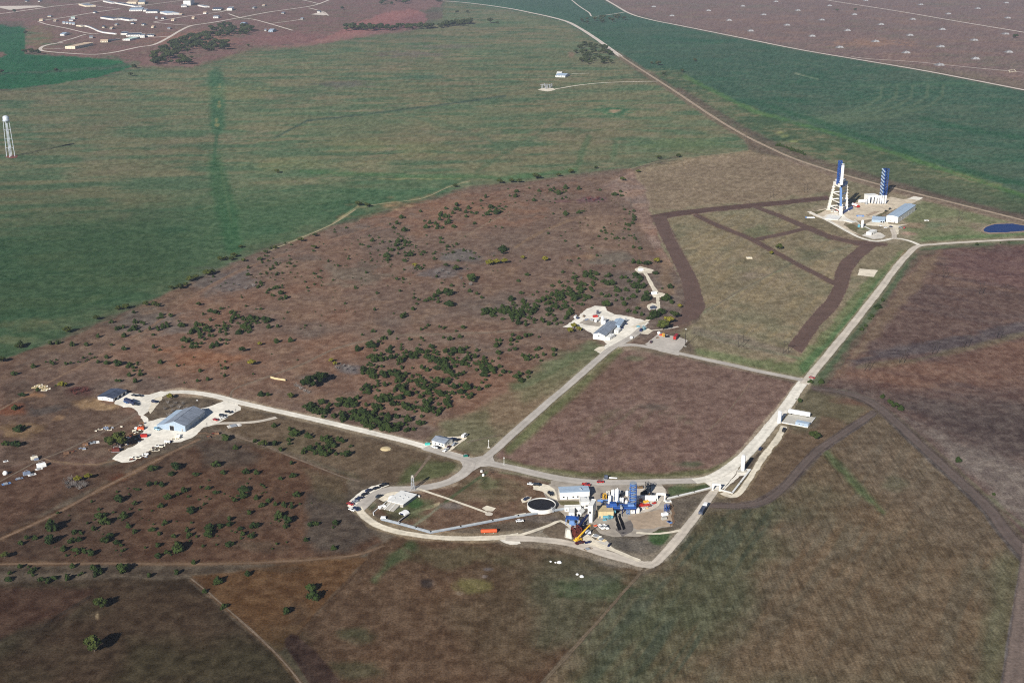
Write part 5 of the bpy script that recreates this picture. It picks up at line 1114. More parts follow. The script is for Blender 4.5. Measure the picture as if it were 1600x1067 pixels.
def openings(root, wall, w, l, specs):
    """doors and windows: (name, side, centre 0-1, width, height, sill)  side f=front b=back l r"""
    for nm, side, t, ow, oh, sill in specs:
        mb = MB(); m = {'door': D_DOOR, 'window': D_GLASS, 'opening': D_DARK, 'roller_door': D_DOOR, 'vent': D_DARK}[nm]; mb.use(m)
        fr = MB(); fr.use(TRIM); e = 0.06
        if side in 'fb':
            c = t * w; y0, y1 = (-e, -0.003) if side == 'f' else (l + 0.003, l + e)
            mb.box(c - ow/2, y0, sill, c + ow/2, y1, sill + oh)
            yy0, yy1 = (y0 - .03, y1) if side == 'f' else (y0, y1 + .03)
            fr.box(c - ow/2 - .12, yy0, sill + oh + .002, c + ow/2 + .12, yy1, sill + oh + .14)
            fr.box(c - ow/2 - .12, yy0, sill, c - ow/2 - .002, yy1, sill + oh); fr.box(c + ow/2 + .002, yy0, sill, c + ow/2 + .12, yy1, sill + oh)
        else:
            c = t * l; x0, x1 = (-e, -0.003) if side == 'l' else (w + 0.003, w + e)
            mb.box(x0, c - ow/2, sill, x1, c + ow/2, sill + oh)
            xx0, xx1 = (x0 - .03, x1) if side == 'l' else (x0, x1 + .03)
            fr.box(xx0, c - ow/2 - .12, sill + oh + .002, xx1, c + ow/2 + .12, sill + oh + .14)
            fr.box(xx0, c - ow/2 - .12, sill, xx1, c - ow/2 - .002, sill + oh); fr.box(xx0, c + ow/2 + .002, sill, xx1, c + ow/2 + .12, sill + oh)
        o = mb.build(nm, None, root); fr.build('frame', None, o)
def gable(name, label, cat, A, B, C, eave, ridge, wm, rm, along='y', ops=(), over=0.4, group=None, rm2=None, cap=True):
    o, rz, w, l = rect(A, B, C); root = thing(name, label, cat, o, rz, group)
    wl = MB(); wl.use(wm); z = -0.1
    if along == 'y':
        pent = lambda y: [(0, y, z), (w, y, z), (w, y, eave), (w/2, y, ridge), (0, y, eave)]
        f, bk = pent(0), pent(l); wl.face(f); wl.face(bk[::-1])
        wl.face([(0, l, z), (0, 0, z), (0, 0, eave), (0, l, eave)]); wl.face([(w, 0, z), (w, l, z), (w, l, eave), (w, 0, eave)])
    else:
        pent = lambda x: [(x, 0, z), (x, l, z), (x, l, eave), (x, l/2, ridge), (x, 0, eave)]
        f, bk = pent(w), pent(0); wl.face(f); wl.face(bk[::-1])
        wl.face([(0, 0, z), (w, 0, z), (w, 0, eave), (0, 0, eave)]); wl.face([(w, l, z), (0, l, z), (0, l, eave), (w, l, eave)])
    wall = wl.build('wall', None, root)
    rf = MB(); th = 0.16; span = (w if along == 'y' else l) / 2; sl = (ridge - eave) / span
    for sgn in (-1, 1):
        rf.use(rm if (sgn < 0 or rm2 is None) else rm2)
        a0, a1 = sgn * (span + over), 0.0; z0, z1 = ridge - sl * (span + over) + 0.02, ridge + 0.02
        pr = [(a0, z0), (a1, z1), (a1, z1 + th), (a0, z0 + th)]
        e0, e1 = -over, (l if along == 'y' else w) + over
        if along == 'y': p0 = [(span + a, e0, zz) for a, zz in pr]; p1 = [(span + a, e1, zz) for a, zz in pr]
        else: p0 = [(e0, span + a, zz) for a, zz in pr]; p1 = [(e1, span + a, zz) for a, zz in pr]
        rf.raw(p0 + p1, [(0, 1, 2, 3), (7, 6, 5, 4), (0, 4, 5, 1), (1, 5, 6, 2), (2, 6, 7, 3), (3, 7, 4, 0)])
    roof = rf.build('roof', None, root)
    if cap:
        rc = MB(); rc.use(rm)
        if along == 'y': rc.bar((w/2, -over - .02, ridge + th + .07), (w/2, l + over + .02, ridge + th + .07), 0.4, 0.1)
        else: rc.bar((-over - .02, l/2, ridge + th + .07), (w + over + .02, l/2, ridge + th + .07), 0.4, 0.1)
        rc.build('ridge_cap', None, roof)
    openings(root, wall, w, l, ops)
    return root, w, l
def flat(name, label, cat, A, B, C, h, wm, rm, ops=(), group=None, parapet=0.3, units=0, over=0.0):
    o, rz, w, l = rect(A, B, C); root = thing(name, label, cat, o, rz, group)
    wl = MB(); wl.use(wm); wl.box(0, 0, -0.1, w, l, h); wall = wl.build('wall', None, root)
    rf = MB(); rf.use(rm)
    if parapet > 0:
        rf.box(0.15, 0.15, h + .003, w - .15, l - .15, h + .08)
        pp = MB(); pp.use(wm)
        for b in ((-.05, -.05, w + .05, .12), (-.05, l - .12, w + .05, l + .05), (-.05, .122, .12, l - .122), (w - .12, .122, w + .05, l - .122)): pp.box(b[0], b[1], h + .003, b[2], b[3], h + parapet)
        roof = rf.build('roof', None, root); pp.build('parapet', None, roof)
    else:
        rf.box(-over - .05, -over - .05, h + .003, w + over + .05, l + over + .05, h + .2); roof = rf.build('roof', None, root)
    ru = random.Random(int(A[0] * 13 + A[1]))
    for k in range(units):
        u = MB(); u.use(STEEL); x, y = ru.uniform(.25, .75) * w, ru.uniform(.25, .75) * l; u.box(x - .5, y - .4, h + .21, x + .5, y + .4, h + .95, .1); u.use(D_DARK); u.cyl((x, y, h + .951), (x, y, h + .98), .28, n=10); u.build('air_unit', None, roof)
    openings(root, wall, w, l, ops)
    return root, w, l
# --- left yard: hangar with lean-to, and shed
hg, hw, hl = gable('hangar', 'pale blue metal hangar with grey gabled roof and open front bay', 'hangar', (265, 665), (290, 674.5), (320.5, 650.5), 4.4, 7.4, W_BLUE, R_GREY, 'y',
      [('opening', 'f', .36, 3.4, 3.6, 0), ('door', 'f', .85, 1.0, 2.1, 0), ('window', 'r', .3, 2, 1, 1.6), ('window', 'r', .7, 2, 1, 1.6)])
lt = MB(); lt.use(W_BLUE); x0 = -6.2
lt.raw([(x0,.4,-.1),(-.02,.4,-.1),(-.02,.4,4.0),(x0,.4,2.7),(x0,hl-.4,-.1),(-.02,hl-.4,-.1),(-.02,hl-.4,4.0),(x0,hl-.4,2.7)], [(0,1,2,3),(7,6,5,4),(0,3,7,4)])
l1 = lt.build('lean_to', None, hg); lr = MB(); lr.use(R_BLUE)
lr.raw([(x0-.3,.1,2.72),(-.03,.1,4.1),(-.03,hl-.1,4.1),(x0-.3,hl-.1,2.72),(x0-.3,.1,2.86),(-.03,.1,4.24),(-.03,hl-.1,4.24),(x0-.3,hl-.1,2.86)], [(3,2,1,0),(4,5,6,7),(0,1,5,4),(1,2,6,5),(2,3,7,6),(3,0,4,7)]); lr.build('lean_to_roof', None, l1)
gable('shed', 'low white shed with dark blue striped roof at the end of the left yard', 'shed', (160.5, 620), (177, 627.5), (198, 615), 2.6, 3.5, W_WHITE, R_DARK, 'y', [('opening', 'r', .2, 2.6, 2.1, 0), ('opening', 'r', .5, 2.6, 2.1, 0), ('opening', 'r', .8, 2.6, 2.1, 0), ('window', 'f', .3, 1, .8, 1), ('window', 'f', .7, 1, .8, 1)], .5)
# --- office by the crossing
gable('office', 'small white gabled building with grey roof beside the road crossing', 'building', (675, 693.5), (694.5, 699), (704, 691), 2.9, 4.5, W_WHITE, R_GREY, 'x', [('door', 'f', .3, 1, 2.1, 0), ('window', 'f', .6, 1.4, 1, 1.1), ('window', 'f', .82, 1.2, 1, 1.1), ('window', 'r', .5, 1.2, 1, 1.1)], .35)
# --- mid yard workshop
mg, mw, ml = gable('workshop', 'long white gabled workshop with grey roof on the white gravel yard', 'workshop', (927, 529), (944.5, 532), (966, 513), 4.6, 6.4, W_WHITE, R_GREY, 'y', [('roller_door', 'r', .25, 3.2, 3.2, 0), ('roller_door', 'r', .6, 3.2, 3.2, 0), ('window', 'f', .5, 1.4, .9, 3.2), ('window', 'l', .5, 2, 1, 1.5)])
gable('workshop_annex', 'pale blue roofed annex behind the long grey roofed workshop', 'building', (955, 515), (968, 516), (975, 506), 4.0, 5.2, W_BLUE, R_BLUE, 'y', [('door', 'r', .4, 1, 2.1, 0), ('window', 'r', .7, 1.4, 1, 1.2)])
flat('portable_cabin', 'white flat roofed cabin in front of the workshop, beside the asphalt', 'cabin', (946, 529.5), (953, 532), (961, 526.5), 2.6, W_WHITE, R_WHITE, [('door', 'r', .4, .9, 2, 0), ('window', 'f', .5, 1, .8, 1.1)], None, 0, 1)
flat('portable_cabin', 'smaller white cabin at the rear corner of the workshop', 'cabin', (960, 519.5), (966, 521), (970, 517), 2.5, W_WHITE, R_WHITE, [('door', 'f', .5, .9, 2, 0)], None, 0)
# --- stand site: long white building, hut, shed
gable('test_support_building', 'long white building with pale blue roof near the tall tripod stand', 'building', (1384.5, 346.5), (1402.5, 348.8), (1430, 329.5), 7.4, 8.6, W_WHITE, R_BLUE, 'y', [('roller_door', 'r', t, 3, 4.2, 0) for t in (.22, .42, .62, .82)] + [('opening', 'f', .35, 3, 1, 1.8), ('door', 'f', .75, 1.2, 2.2, 0), ('window', 'r', .12, 1.4, 1.2, 1.6)], .25)
gable('low_shed', 'low pale blue shed left of the long white building', 'shed', (1362.5, 345.5), (1382, 348.5), (1384, 342.5), 2.8, 3.8, W_BLUE, R_BLUE, 'x', [('opening', 'f', .75, 2, 2, 0), ('opening', 'f', .92, 1.6, 2, 0)])
flat('open_shelter', 'small white roofed shelter on a beige pad beside the curved entry road', 'shelter', (1355.5, 366), (1361, 368.2), (1370, 364), 3.4, W_WHITE, R_WHITE, [('opening', 'r', .2, 2, 2.2, 0), ('opening', 'r', .5, 2, 2.2, 0), ('opening', 'r', .8, 2, 2.2, 0)], None, 0)
# --- road-side tank building
o, rz, w, l = rect((1223, 659), (1262, 668.5), (1274, 653)); pd = thing('raised_slab', 'raised white concrete slab carrying a long white trailer beside the main road', 'slab', o, rz)
m_ = MB(); m_.use(CONC); m_.box(0, 0, -.1, w, l, .5); m_.build('deck', None, pd); m_ = MB(); m_.use(WHITE)
m_.box(-.15, -.15, .502, w + .15, .15, .75); m_.box(w - .15, .152, .502, w + .15, l, .75); m_.build('kerb', None, pd)
o, rz, w, l = rect((1231.5, 647.5), (1265, 653.5), (1266.5, 650.5)); tr = thing('tube_trailer', 'long white tube trailer parked along the back of the raised slab', 'trailer', o + Vector((0, 0, .5)), rz)
m_ = MB(); m_.use(WHITE); m_.box(0, 0, .9, w, 2.4, 3.5, .2); m_.build('body', None, tr)
for k in range(4):
    for yy in (.3, 2.1): m_ = MB(); m_.use(BLACKM); x = (1.2, 2.4, w - 2.6, w - 1.4)[k]; m_.cyl((x, yy - .15, .48), (x, yy + .15, .48), .48, n=12); m_.build('wheel', None, tr)
m_ = MB(); m_.use(STEEL); m_.box(.3, .2, .7, w - .3, 2.2, .898); m_.build('chassis', None, tr)
flat('blue_pump_house', 'low pale blue pump house along the front of the raised slab', 'pump house', (1242.5, 664), (1262.5, 668), (1264.5, 664.5), 1.9, W_BLUE, R_BLUE, [('opening', 'r', .5, 1, 1.4, 0), ('window', 'f', .3, 1, .6, .8), ('window', 'f', .6, 1, .6, .8)], None, 0, 0).__class__
bpy.data.objects['blue_pump_house'].location.z = .5
def vtank(name, label, px, py, dia, h, m=WHITE, group=None, legs=False, ladder=BLUE_L, dome=.28):
    t = thing(name, label, 'tank', P(px, py), rv.uniform(-.3, .3), group); r = dia / 2; b = MB(); b.use(m)
    z0 = 1.0 if legs else 0.0
    b.lathe([(r * .92, z0), (r, z0 + .15), (r, h - r * dome), (r * .86, h - r * dome * .45), (r * .5, h - r * dome * .1), (.05, h)], 16); b.build('shell', None, t, True)
    s = MB(); s.use(CONC); s.lathe([(r * 1.25, -.05), (r * 1.25, .18), (r * 1.0, .18)], 12); s.build('plinth', None, t)
    p = MB(); p.use(ladder); p.tube([(r + .12, -.25, 0.2), (r + .12, -.25, h - .3)], .06, 4); p.tube([(r + .12, .25, 0.2), (r + .12, .25, h - .3)], .06, 4)
    for k in range(int(h / .8)): p.tube([(r + .12, -.25, .6 + k * .8), (r + .12, .25, .6 + k * .8)], .03, 4)
    p.build('ladder', None, t)
    v = MB(); v.use(STEEL); v.tube([(0, 0, h - .05), (0, 0, h + .5), (.4, 0, h + .6)], .08, 5); v.build('vent_pipe', None, t)
    if legs:
        for a in (0.4, 1.97, 3.54, 5.1): q = MB(); q.use(m); q.bar((r*.8*math.cos(a), r*.8*math.sin(a), 0), (r*.8*math.cos(a), r*.8*math.sin(a), 1.2), .18); q.build('leg', None, t)
    return t
vtank('vertical_tank', 'tall white cylindrical tank beside the road next to the raised slab', 1217.3, 660.5, 2.7, 9.4)
vtank('vertical_tank', 'tall white column tank alone on the cream gravel by the trench', 1160.3, 735.5, 2.6, 11.6, WHITE, None, False, NAVY)
m_ = MB(); m_.use(CONC); m_.box(-3.2, -2.4, .1, 3.2, 2.4, .5, .06); sl = m_.build('concrete_block'); sl.location = P(1159.5, 736.5); tag(sl, 'square concrete base under the lone white column tank', 'slab')
# --- blockhouse with earth bank, ramp walls
o, rz, w, l = rect((604, 788), (630, 793), (651, 777.5)); bh = thing('blockhouse', 'low bunkered blockhouse with flat white roof beside the parking loop', 'blockhouse', o, rz)
m_ = MB(); m_.use(W_GREY); m_.box(0, 0, -.1, w, l, 2.2); m_.build('wall', None, bh); m_ = MB(); m_.use(R_WHITE); m_.box(-.3, -.3, 2.203, w + .3, l + .3, 2.45); rf = m_.build('roof', None, bh)
for k in range(5): m_ = MB(); m_.use(STEEL); x, y = w * (.2 + .15 * k), l * (.3 + .1 * ((k * 7) % 5)); m_.box(x-.35, y-.35, 2.452, x+.35, y+.35, 2.9, .08); m_.build('roof_vent', None, rf)
m_ = MB(); m_.use(W_GREY); m_.raw([(.6,-7.5,-.05),(w*.8,-7.5,-.05),(w*.8,-.02,-.05),(.6,-.02,-.05),(.6,-7.5,.12),(w*.8,-7.5,.12),(w*.8,-.32,1.5),(.6,-.32,1.5)], [(0,3,2,1),(4,5,6,7),(0,1,5,4),(1,2,6,5),(2,3,7,6),(3,0,4,7)]); rp = m_.build('ramp', None, bh)
for x in (w * .25, w * .55): m_ = MB(); m_.use(R_WHITE); m_.raw([(x-.2,-7.7,-.05),(x+.2,-7.7,-.05),(x+.2,-.02,-.05),(x-.2,-.02,-.05),(x-.2,-7.7,.5),(x+.2,-7.7,.5),(x+.2,-.34,2.0),(x-.2,-.34,2.0)], [(0,3,2,1),(4,5,6,7),(0,1,5,4),(1,2,6,5),(2,3,7,6),(3,0,4,7)]); m_.build('ramp_wall', None, rp)
def wall_run(name, label, cat, line, h, th, m, top=None, group=None):
    ps = [P(*p) for p in line]; root = thing(name, label, cat, ps[0], 0, group); mb = MB(); mb.use(m); tp = MB(); tp.use(top or m)
    for a, b in zip(ps[:-1], ps[1:]):
        a2, b2 = a - ps[0], b - ps[0]; d = (b2 - a2).normalized() * th * .35
        mb.bar(a2 + Vector((0, 0, h/2 - .05)) - d, b2 + Vector((0, 0, h/2 - .05)) + d, th, h); tp.bar(a2 + Vector((0, 0, h + .05)) - d, b2 + Vector((0, 0, h + .05)) + d, th * 1.25, .1)
    mb.build('wall', None, root); tp.build('coping', None, root); return root
wall_run('retaining_wall', 'low white wall along the top right of the blockhouse', 'wall', [(631, 770.5), (643, 773.5), (656, 776.5)], 1.0, .6, W_GREY, R_WHITE)
wall_run('retaining_wall', 'navy painted trench wall running down right of the blockhouse', 'wall', [(623, 816.5), (630, 811), (638, 805.5)], 1.2, .5, NAVY, W_GREY)
wall_run('pipe_run', 'thin white pipe bent around the left of the blockhouse', 'pipe', [(584, 805), (583, 801), (590, 795), (598, 789), (604, 784), (611, 777)], .3, .4, WHITE, WHITE)
TR = 'concrete cable troughs'
wall_run('cable_trough', 'long pale concrete cable trough bent along the cream loop road', 'trough', [(597, 812), (625, 819), (650, 826), (673, 832.5), (720, 824), (770, 814.5), (810, 807), (850, 800.5), (893, 794)], .9, 1.3, mat('bluish_concrete', (128, 138, 150), .9, .15), mat('trough_lid', (176, 180, 182), .9, .2, .3))
wall_run('cable_trough', 'pale concrete trough from the test stand to the cream arch over the road', 'trough', [(1044, 780), (1060, 776), (1085, 770), (1112, 763)], .9, 1.2, W_GREY, R_WHITE)
wall_run('cable_trough', 'pale concrete trough bent along the cream strip right of the main road', 'trough', [(1125, 766.5), (1144, 771.5), (1156, 756), (1172, 735)], .9, 1.0, W_GREY, R_WHITE)
wall_run('pipe_line', 'thin white pipe rack line from the blue tower to the beige frame', 'pipe', [(992, 781), (1026, 781)], 3.2, .35, WHITE, WHITE)
def arch(label, a, b, h, th, m):
    pa, pb = P(*a), P(*b); root = thing('pipe_bridge', label, 'pipe bridge', pa, polar(pb - pa)); L = (pb - pa).length
    for x in (0, L): q = MB(); q.use(m); q.box(x - th/2, -th/2, -.05, x + th/2, th/2, h - .003); q.box(x - th, -th, -.05, x + th, th, .3); q.build('post', None, root)
    q = MB(); q.use(m); q.box(-th*.7, -th*.6, h, L + th*.7, th*.6, h + th*1.1); q.build('beam', None, root)
    q = MB(); q.use(STEEL)
    for yy in (-.2, .1, .35): q.tube([(-.3, yy, h + th*1.1 + .12), (L + .3, yy, h + th*1.1 + .12)], .1, 5)
    q.build('pipes', None, root)
arch('cream pipe bridge spanning the side road at the trough corner', (1113.5, 766), (1124.5, 766.5), 3.9, .8, CREAMS)
arch('beige pipe bridge at the right end of the test stand yard', (1026.5, 781), (1038.5, 782), 3.9, .8, CREAMS)
m_ = MB(); m_.use(WHITE); m_.box(-1.6, -1.2, 0, 1.6, 1.2, 1.3, .25); m_.use(BLUE_L); m_.box(-1.61, -.9, .2, 1.61, .9, .8); tag(m_.build('valve_skid'), 'small white valve skid by the round concrete pad end of the trough', 'skid').location = P(599, 810)
q = MB(); q.use(WHITE); pr = [(2.6*math.cos(a), 1.6*math.sin(a)) for a in [math.pi*k/8 for k in range(9)]]
n = len(pr); q.raw([(x, -2.2, z) for x, z in pr] + [(x, 2.2, z) for x, z in pr], [tuple(range(n)), tuple(range(2*n-1, n-1, -1))] + [(k+1, k, n+k, n+k+1) for k in range(n-1)]); q.use(NAVY); q.box(-1.4, -2.26, .02, 1.4, -2.203, 1.1)
qh = tag(q.build('quonset_cover'), 'small white arched cover below the blockhouse corner', 'shelter'); qh.location = P(631.5, 802); qh.rotation_euler = (0, 0, R(-35))
q = MB(); q.use(WHITE); q.lathe([(3.2, -.02), (3.2, .9), (2.8, 1.8), (1.6, 2.3), (.1, 2.4)], 14); tag(q.build('domed_tank', None, None, True), 'squat white domed tank left of the blockhouse roof', 'tank').location = P(614.5, 780)
q = MB(); q.use(WHITE); q.box(-2.3, -1.1, 0, 2.3, 1.1, 1.5, .2); q.use(D_DARK); q.box(-1.2, -1.13, .3, .2, -1.102, 1.1); o_ = tag(q.build('generator_cabinet'), 'white generator cabinet on the turf left of the ramp', 'cabinet'); o_.location = P(597, 793); o_.rotation_euler = (0, 0, .6)
# --- round water basin
wb = thing('water_basin', 'large round open tank with black water and pale rim beside the test yard', 'tank', P(846, 793)); q = MB(); q.use(W_WHITE); r = 9.0
q.lathe([(r, -.05), (r, 2.6), (r - .4, 2.6), (r - .4, .02)], 40); wl_ = q.build('shell', None, wb)
q = MB(); q.use(D_DARK); q.lathe([(r - .42, 2.0), (r - .42, 2.06)], 40); q.build('water', None, wb)
q = MB(); q.use(STEEL); q.tube([(7.0, -7.0, 0), (6.3, -6.3, 2.9), (5.6, -5.6, 2.9)], .15, 6); q.tube([(7.6, -6.4, 0), (6.9, -5.7, 2.9), (6.2, -5.0, 2.9)], .15, 6); q.build('inlet_pipe', None, wb)
# --- rust orange cylinder by the cream road
ps0, ps1 = P(752, 832.5), P(776, 831.5); hz_t = thing('orange_tank', 'long rust orange cylinder lying beside the cream loop road', 'tank', ps0, polar(ps1 - ps0)); L = (ps1 - ps0).length
q = MB(); q.use(ORANGE); q.cyl((0, 0, 1.3), (L, 0, 1.3), 1.2, n=18); q.cyl((-.35, 0, 1.3), (0, 0, 1.3), .7, 1.2, 18); q.cyl((L, 0, 1.3), (L + .35, 0, 1.3), 1.2, .7, 18); q.build('shell', None, hz_t, False)
for x in (L*.2, L*.8): q = MB(); q.use(W_GREY); q.box(x-.2, -1, 0, x+.2, 1, .5); q.build('saddle', None, hz_t)
# --- test site buildings
flat('control_building', 'long white building with pale blue roof at the test yard', 'building', (875, 780.5), (921, 778.8), (919.5, 770), 5.0, W_WHITE, R_BLUE, [('door', 'f', .25, 1, 2.1, 0), ('window', 'f', .45, 1.2, 1, 1.2), ('window', 'f', .6, 1.2, 1, 1.2), ('window', 'f', .12, 1.2, 1, 1.2), ('opening', 'r', .5, 2.2, 2.4, 0)], None, 0, 2, .2)
flat('white_annex', 'square white flat roofed block joined to the front of the long white building', 'building', (907.5, 795), (921.5, 794.5), (919, 784.5), 4.4, W_WHITE, R_WHITE, [('door', 'f', .3, 1, 2.1, 0), ('opening', 'f', .65, 1.6, 1, 1.6)], None, .25, 1)
flat('tall_test_cell', 'narrow tall white slab sided test cell with dark shaded side in the yard', 'test cell', (917.4, 817.2), (925.4, 817), (931, 806.5), 11.4, W_WHITE, R_WHITE, [('vent', 'f', .5, 1.4, 1.2, 6.4), ('door', 'r', .3, 1.2, 2.2, 0), ('opening', 'r', .7, 2.4, 3, 0)], None, .25)
flat('white_shed', 'low wide white flat roofed shed left of the tall test cell', 'shed', (882.5, 799.5), (908, 798.5), (907, 794.5), 2.8, W_WHITE, R_WHITE, [('door', 'f', .3, 1, 2, 0), ('window', 'f', .12, 1, .8, 1.1)], None, .2)
flat('white_passage', 'narrow white passage building running down from the low wide shed', 'building', (888.5, 808.5), (897.5, 808.8), (897.8, 800), 3.0, W_WHITE, R_WHITE, [('door', 'f', .5, 1, 2, 0)], None, .2)
gable('awning', 'white tilted awning between the passage and the tall cell', 'awning', (899, 809), (908, 808), (913, 803), 2.6, 3.6, W_WHITE, R_WHITE, 'y', [('opening', 'f', .5, 2, 2, 0)])
flat('tan_block', 'tan flat roofed block with two roof panels beside the black scorch', 'building', (935, 809.5), (958.5, 809), (958, 799), 4.2, W_TAN, W_TAN, [('opening', 'f', .1, .8, 1.6, 0)], None, .22)
flat('white_container', 'white box container right of the blue test stand deck', 'container', (983.5, 802), (999, 801.6), (998.8, 799), 2.7, W_WHITE, R_WHITE, [('door', 'r', .5, 1.6, 2.2, .1), ('vent', 'f', .3, 1, .5, 1.6)], None, 0)
# ---------------------------------------------------------------- test rigs, towers, poles
def lattice(mb, base, top, half_b, half_t, levels, w, posts=True, diag=True, rings=True):
    """square lattice mast added to mb"""
    base, top = Vector(base), Vector(top); cs = [(-1, -1), (1, -1), (1, 1), (-1, 1)]
    lv = []
    for k in range(levels + 1):
        t = k / levels; c = base.lerp(top, t); h = half_b + (half_t - half_b) * t; lv.append([c + Vector((x*h, y*h, 0)) for x, y in cs])
    for k in range(levels):
        for i in range(4):
            j = (i + 1) % 4
            if posts: mb.bar(lv[k][i], lv[k+1][i], w)
            if rings: mb.bar(lv[k+1][i], lv[k+1][j], w * .7)
            if diag: mb.bar(lv[k][i if k % 2 else j], lv[k+1][j if k % 2 else i], w * .6)
    return lv
# --- water tower
wt = thing('water_tower', 'tall silver water tower on slender legs in the green pasture at far left', 'water tower', P(17, 245))
SILV = mat('silver_paint', (200, 208, 216), 0.35, 0.06, 0.3, metal=0.25)
q = MB(); q.use(SILV); q.lathe([(.6, 53.6), (2.8, 54.2), (4.3, 55.6), (4.6, 56.4), (4.6, 62.2), (4.3, 62.6), (2.6, 64.0), (.2, 64.6)], 20); q.build('tank', None, wt, True)
q = MB(); q.use(SILV); q.cyl((0, 0, 0), (0, 0, 53.4), .55, n=10); q.build('riser', None, wt)
for k in range(4):
    a = k * math.pi / 2 + .12; q = MB(); q.use(SILV); q.cyl((6.3*math.cos(a), 6.3*math.sin(a), 0), (4.3*math.cos(a), 4.3*math.sin(a), 57), .5, .42, 8); q.build('leg', None, wt)
for z in (14, 28, 42): 
    q = MB(); q.use(SILV); rr = 6.3 - 2 * z / 57
    ring = [(rr*math.cos(k*math.pi/2+.12), rr*math.sin(k*math.pi/2+.12), z) for k in range(5)]; q.tube(ring, .18, 5); q.build('ring_brace', None, wt)
q = MB(); q.use(SILV); q.lathe([(4.7, 56.2), (5.5, 56.2), (5.5, 56.4), (4.7, 56.4)], 20); q.lathe([(5.42, 57.3), (5.5, 57.3), (5.5, 57.4), (5.42, 57.4)], 20); q.build('catwalk', None, wt)
# --- tripod test stand with stage and strongback
HT = 36.5
B3 = [P(1294, 328), P(1313.6, 336.5), P(1322.6, 329.5)]; T3p = [P(1303.6, 287.5, HT), P(1313.8, 292, HT), P(1322.6, 287, HT)]
c0 = (B3[0] + B3[1] + B3[2]) / 3; ts = thing('tripod_test_stand', 'huge cream and blue tripod test stand carrying a white rocket stage', 'test stand', c0)
for i in range(3):
    q = MB(); a, b = B3[i] - c0, T3p[i] - c0; q.use(CREAMS if i != 1 else WHITE)
    if i == 1:
        m1 = a.lerp(b, .33); q.bar(a, m1, 3.4); q.use(BLUE_L); q.bar(m1, b, 2.6)
    else: q.bar(a, a.lerp(b, .5), 2.9); q.bar(a.lerp(b, .5), b, 2.2)
    lg = q.build('leg', None, ts)
    f = MB(); f.use(CONC); f.box(a.x - 3, a.y - 3, -.05, a.x + 3, a.y + 3, 1.1, .2); f.build('footing', None, lg)
    s_ = MB(); s_.use(CREAMS)
    for k in range(1, 9): pp = a.lerp(b, k / 9.0); s_.box(pp.x - 1.9, pp.y - 1.9, pp.z - .25, pp.x + 1.9, pp.y + 1.9, pp.z + .25)
    if i != 1: s_.build('stiffener', None, lg)
for t in (.16, .42, .68):
    for i in range(3):
        j = (i + 1) % 3; q = MB(); q.use(CREAMS if i != 1 else BLUE_L); q.bar((B3[i] - c0).lerp(T3p[i] - c0, t + .03 * i), (B3[j] - c0).lerp(T3p[j] - c0, t), .9 if i != 2 else .7, 1.1); q.build('cross_beam', None, ts)
ct = (T3p[0] + T3p[1] + T3p[2]) / 3 - c0; q = MB()
for i in range(3):
    j = (i + 1) % 3; q.use(CREAMS if i == 0 else BLUE_L); a, b = T3p[i] - c0, T3p[j] - c0; q.bar(a + Vector((0, 0, 1.2)), b + Vector((0, 0, 1.2)), 3.0, 4.4)
q.build('head_frame', None, ts); q = MB(); q.use(WHITE)
for i in range(3):
    j = (i + 1) % 3; a, b = (T3p[i] - c0) * 1, (T3p[j] - c0) * 1; a = ct + (a - ct) * .78; b = ct + (b - ct) * .78; q.bar(a + Vector((0, 0, 5.4)), b + Vector((0, 0, 5.4)), 1.6, 2.2)
q.build('upper_ring', None, ts)
for i in range(3):
    q = MB(); q.use(NAVY); a = T3p[i] - c0; q.bar(a + Vector((0, 0, 2)), ct + Vector((0, 0, 4.0)), 1.0, 1.6); q.build('spoke', None, ts)
rb = P(1314.6, 289.5, HT + 3.5); stg = thing('rocket_stage', 'white cylindrical rocket stage standing on top of the tripod stand', 'rocket stage', rb)
q = MB(); q.use(WHITE); q.lathe([(1.83, .6), (1.86, .8), (1.83, 9), (1.86, 9.1), (1.83, 9.3), (1.83, 26.2), (1.6, 26.6), (.1, 26.7)], 24); q.build('body', None, stg, False)
q = MB(); q.use(D_DARK)
for k in range(9):
    a = k * math.pi / 4; r = 0 if k == 8 else 1.15; q.lathe([(.5, -.9), (.28, .1), (.3, .62)], 8, (r*math.cos(a), r*math.sin(a), 0))
q.build('engines', None, stg)
q = MB(); q.use(NAVY); q.lathe([(1.88, 25.0), (1.88, 26.0)], 24); q.build('dark_band', None, stg)
sb = MB(); sb.use(BLUE); lb = P(1309.8, 288.2, HT + 2) - c0; lattice(sb, lb, lb + Vector((0.6, 2.0, 29.5)), 1.9, 1.9, 10, .55)
sb.box(lb.x - .5, lb.y + .6, lb.z, lb.x + .5, lb.y + 1.8, lb.z + 28.5); sbo = sb.build('service_mast', None, ts)
sb = MB(); sb.use(BLUE)
for z in (9, 18, 27): sb.bar(lb + Vector((1.6, .6, z)), lb + Vector((3.4, .6, z)), .9, .7)
sb.build('support_arm', None, sbo)
for k, (x, y, s, m) in enumerate([(1302, 329, 2.6, W_GREY), (1306, 332, 2.2, CREAMS), (1308.5, 329, 2.0, RED), (1300, 331.5, 2.0, CONC)]):
    q = MB(); q.use(m); q.box(-s, -s*.7, 0, s, s*.7, s*.7, .2); q.use(STEEL); q.tube([(-s*1.4, 0, .3), (s*1.4, .4, .3), (s*1.4, .4, s)], .15, 5)
    o_ = tag(q.build('equipment_skid'), ['grey equipment skid under the tripod stand', 'cream equipment skid under the tripod stand, nearest the front leg', 'red equipment skid under the tripod stand', 'pale concrete block under the tripod stand beside the left leg'][k], 'skid'); o_.location = P(x, y); o_.rotation_euler = (0, 0, .4 * k)
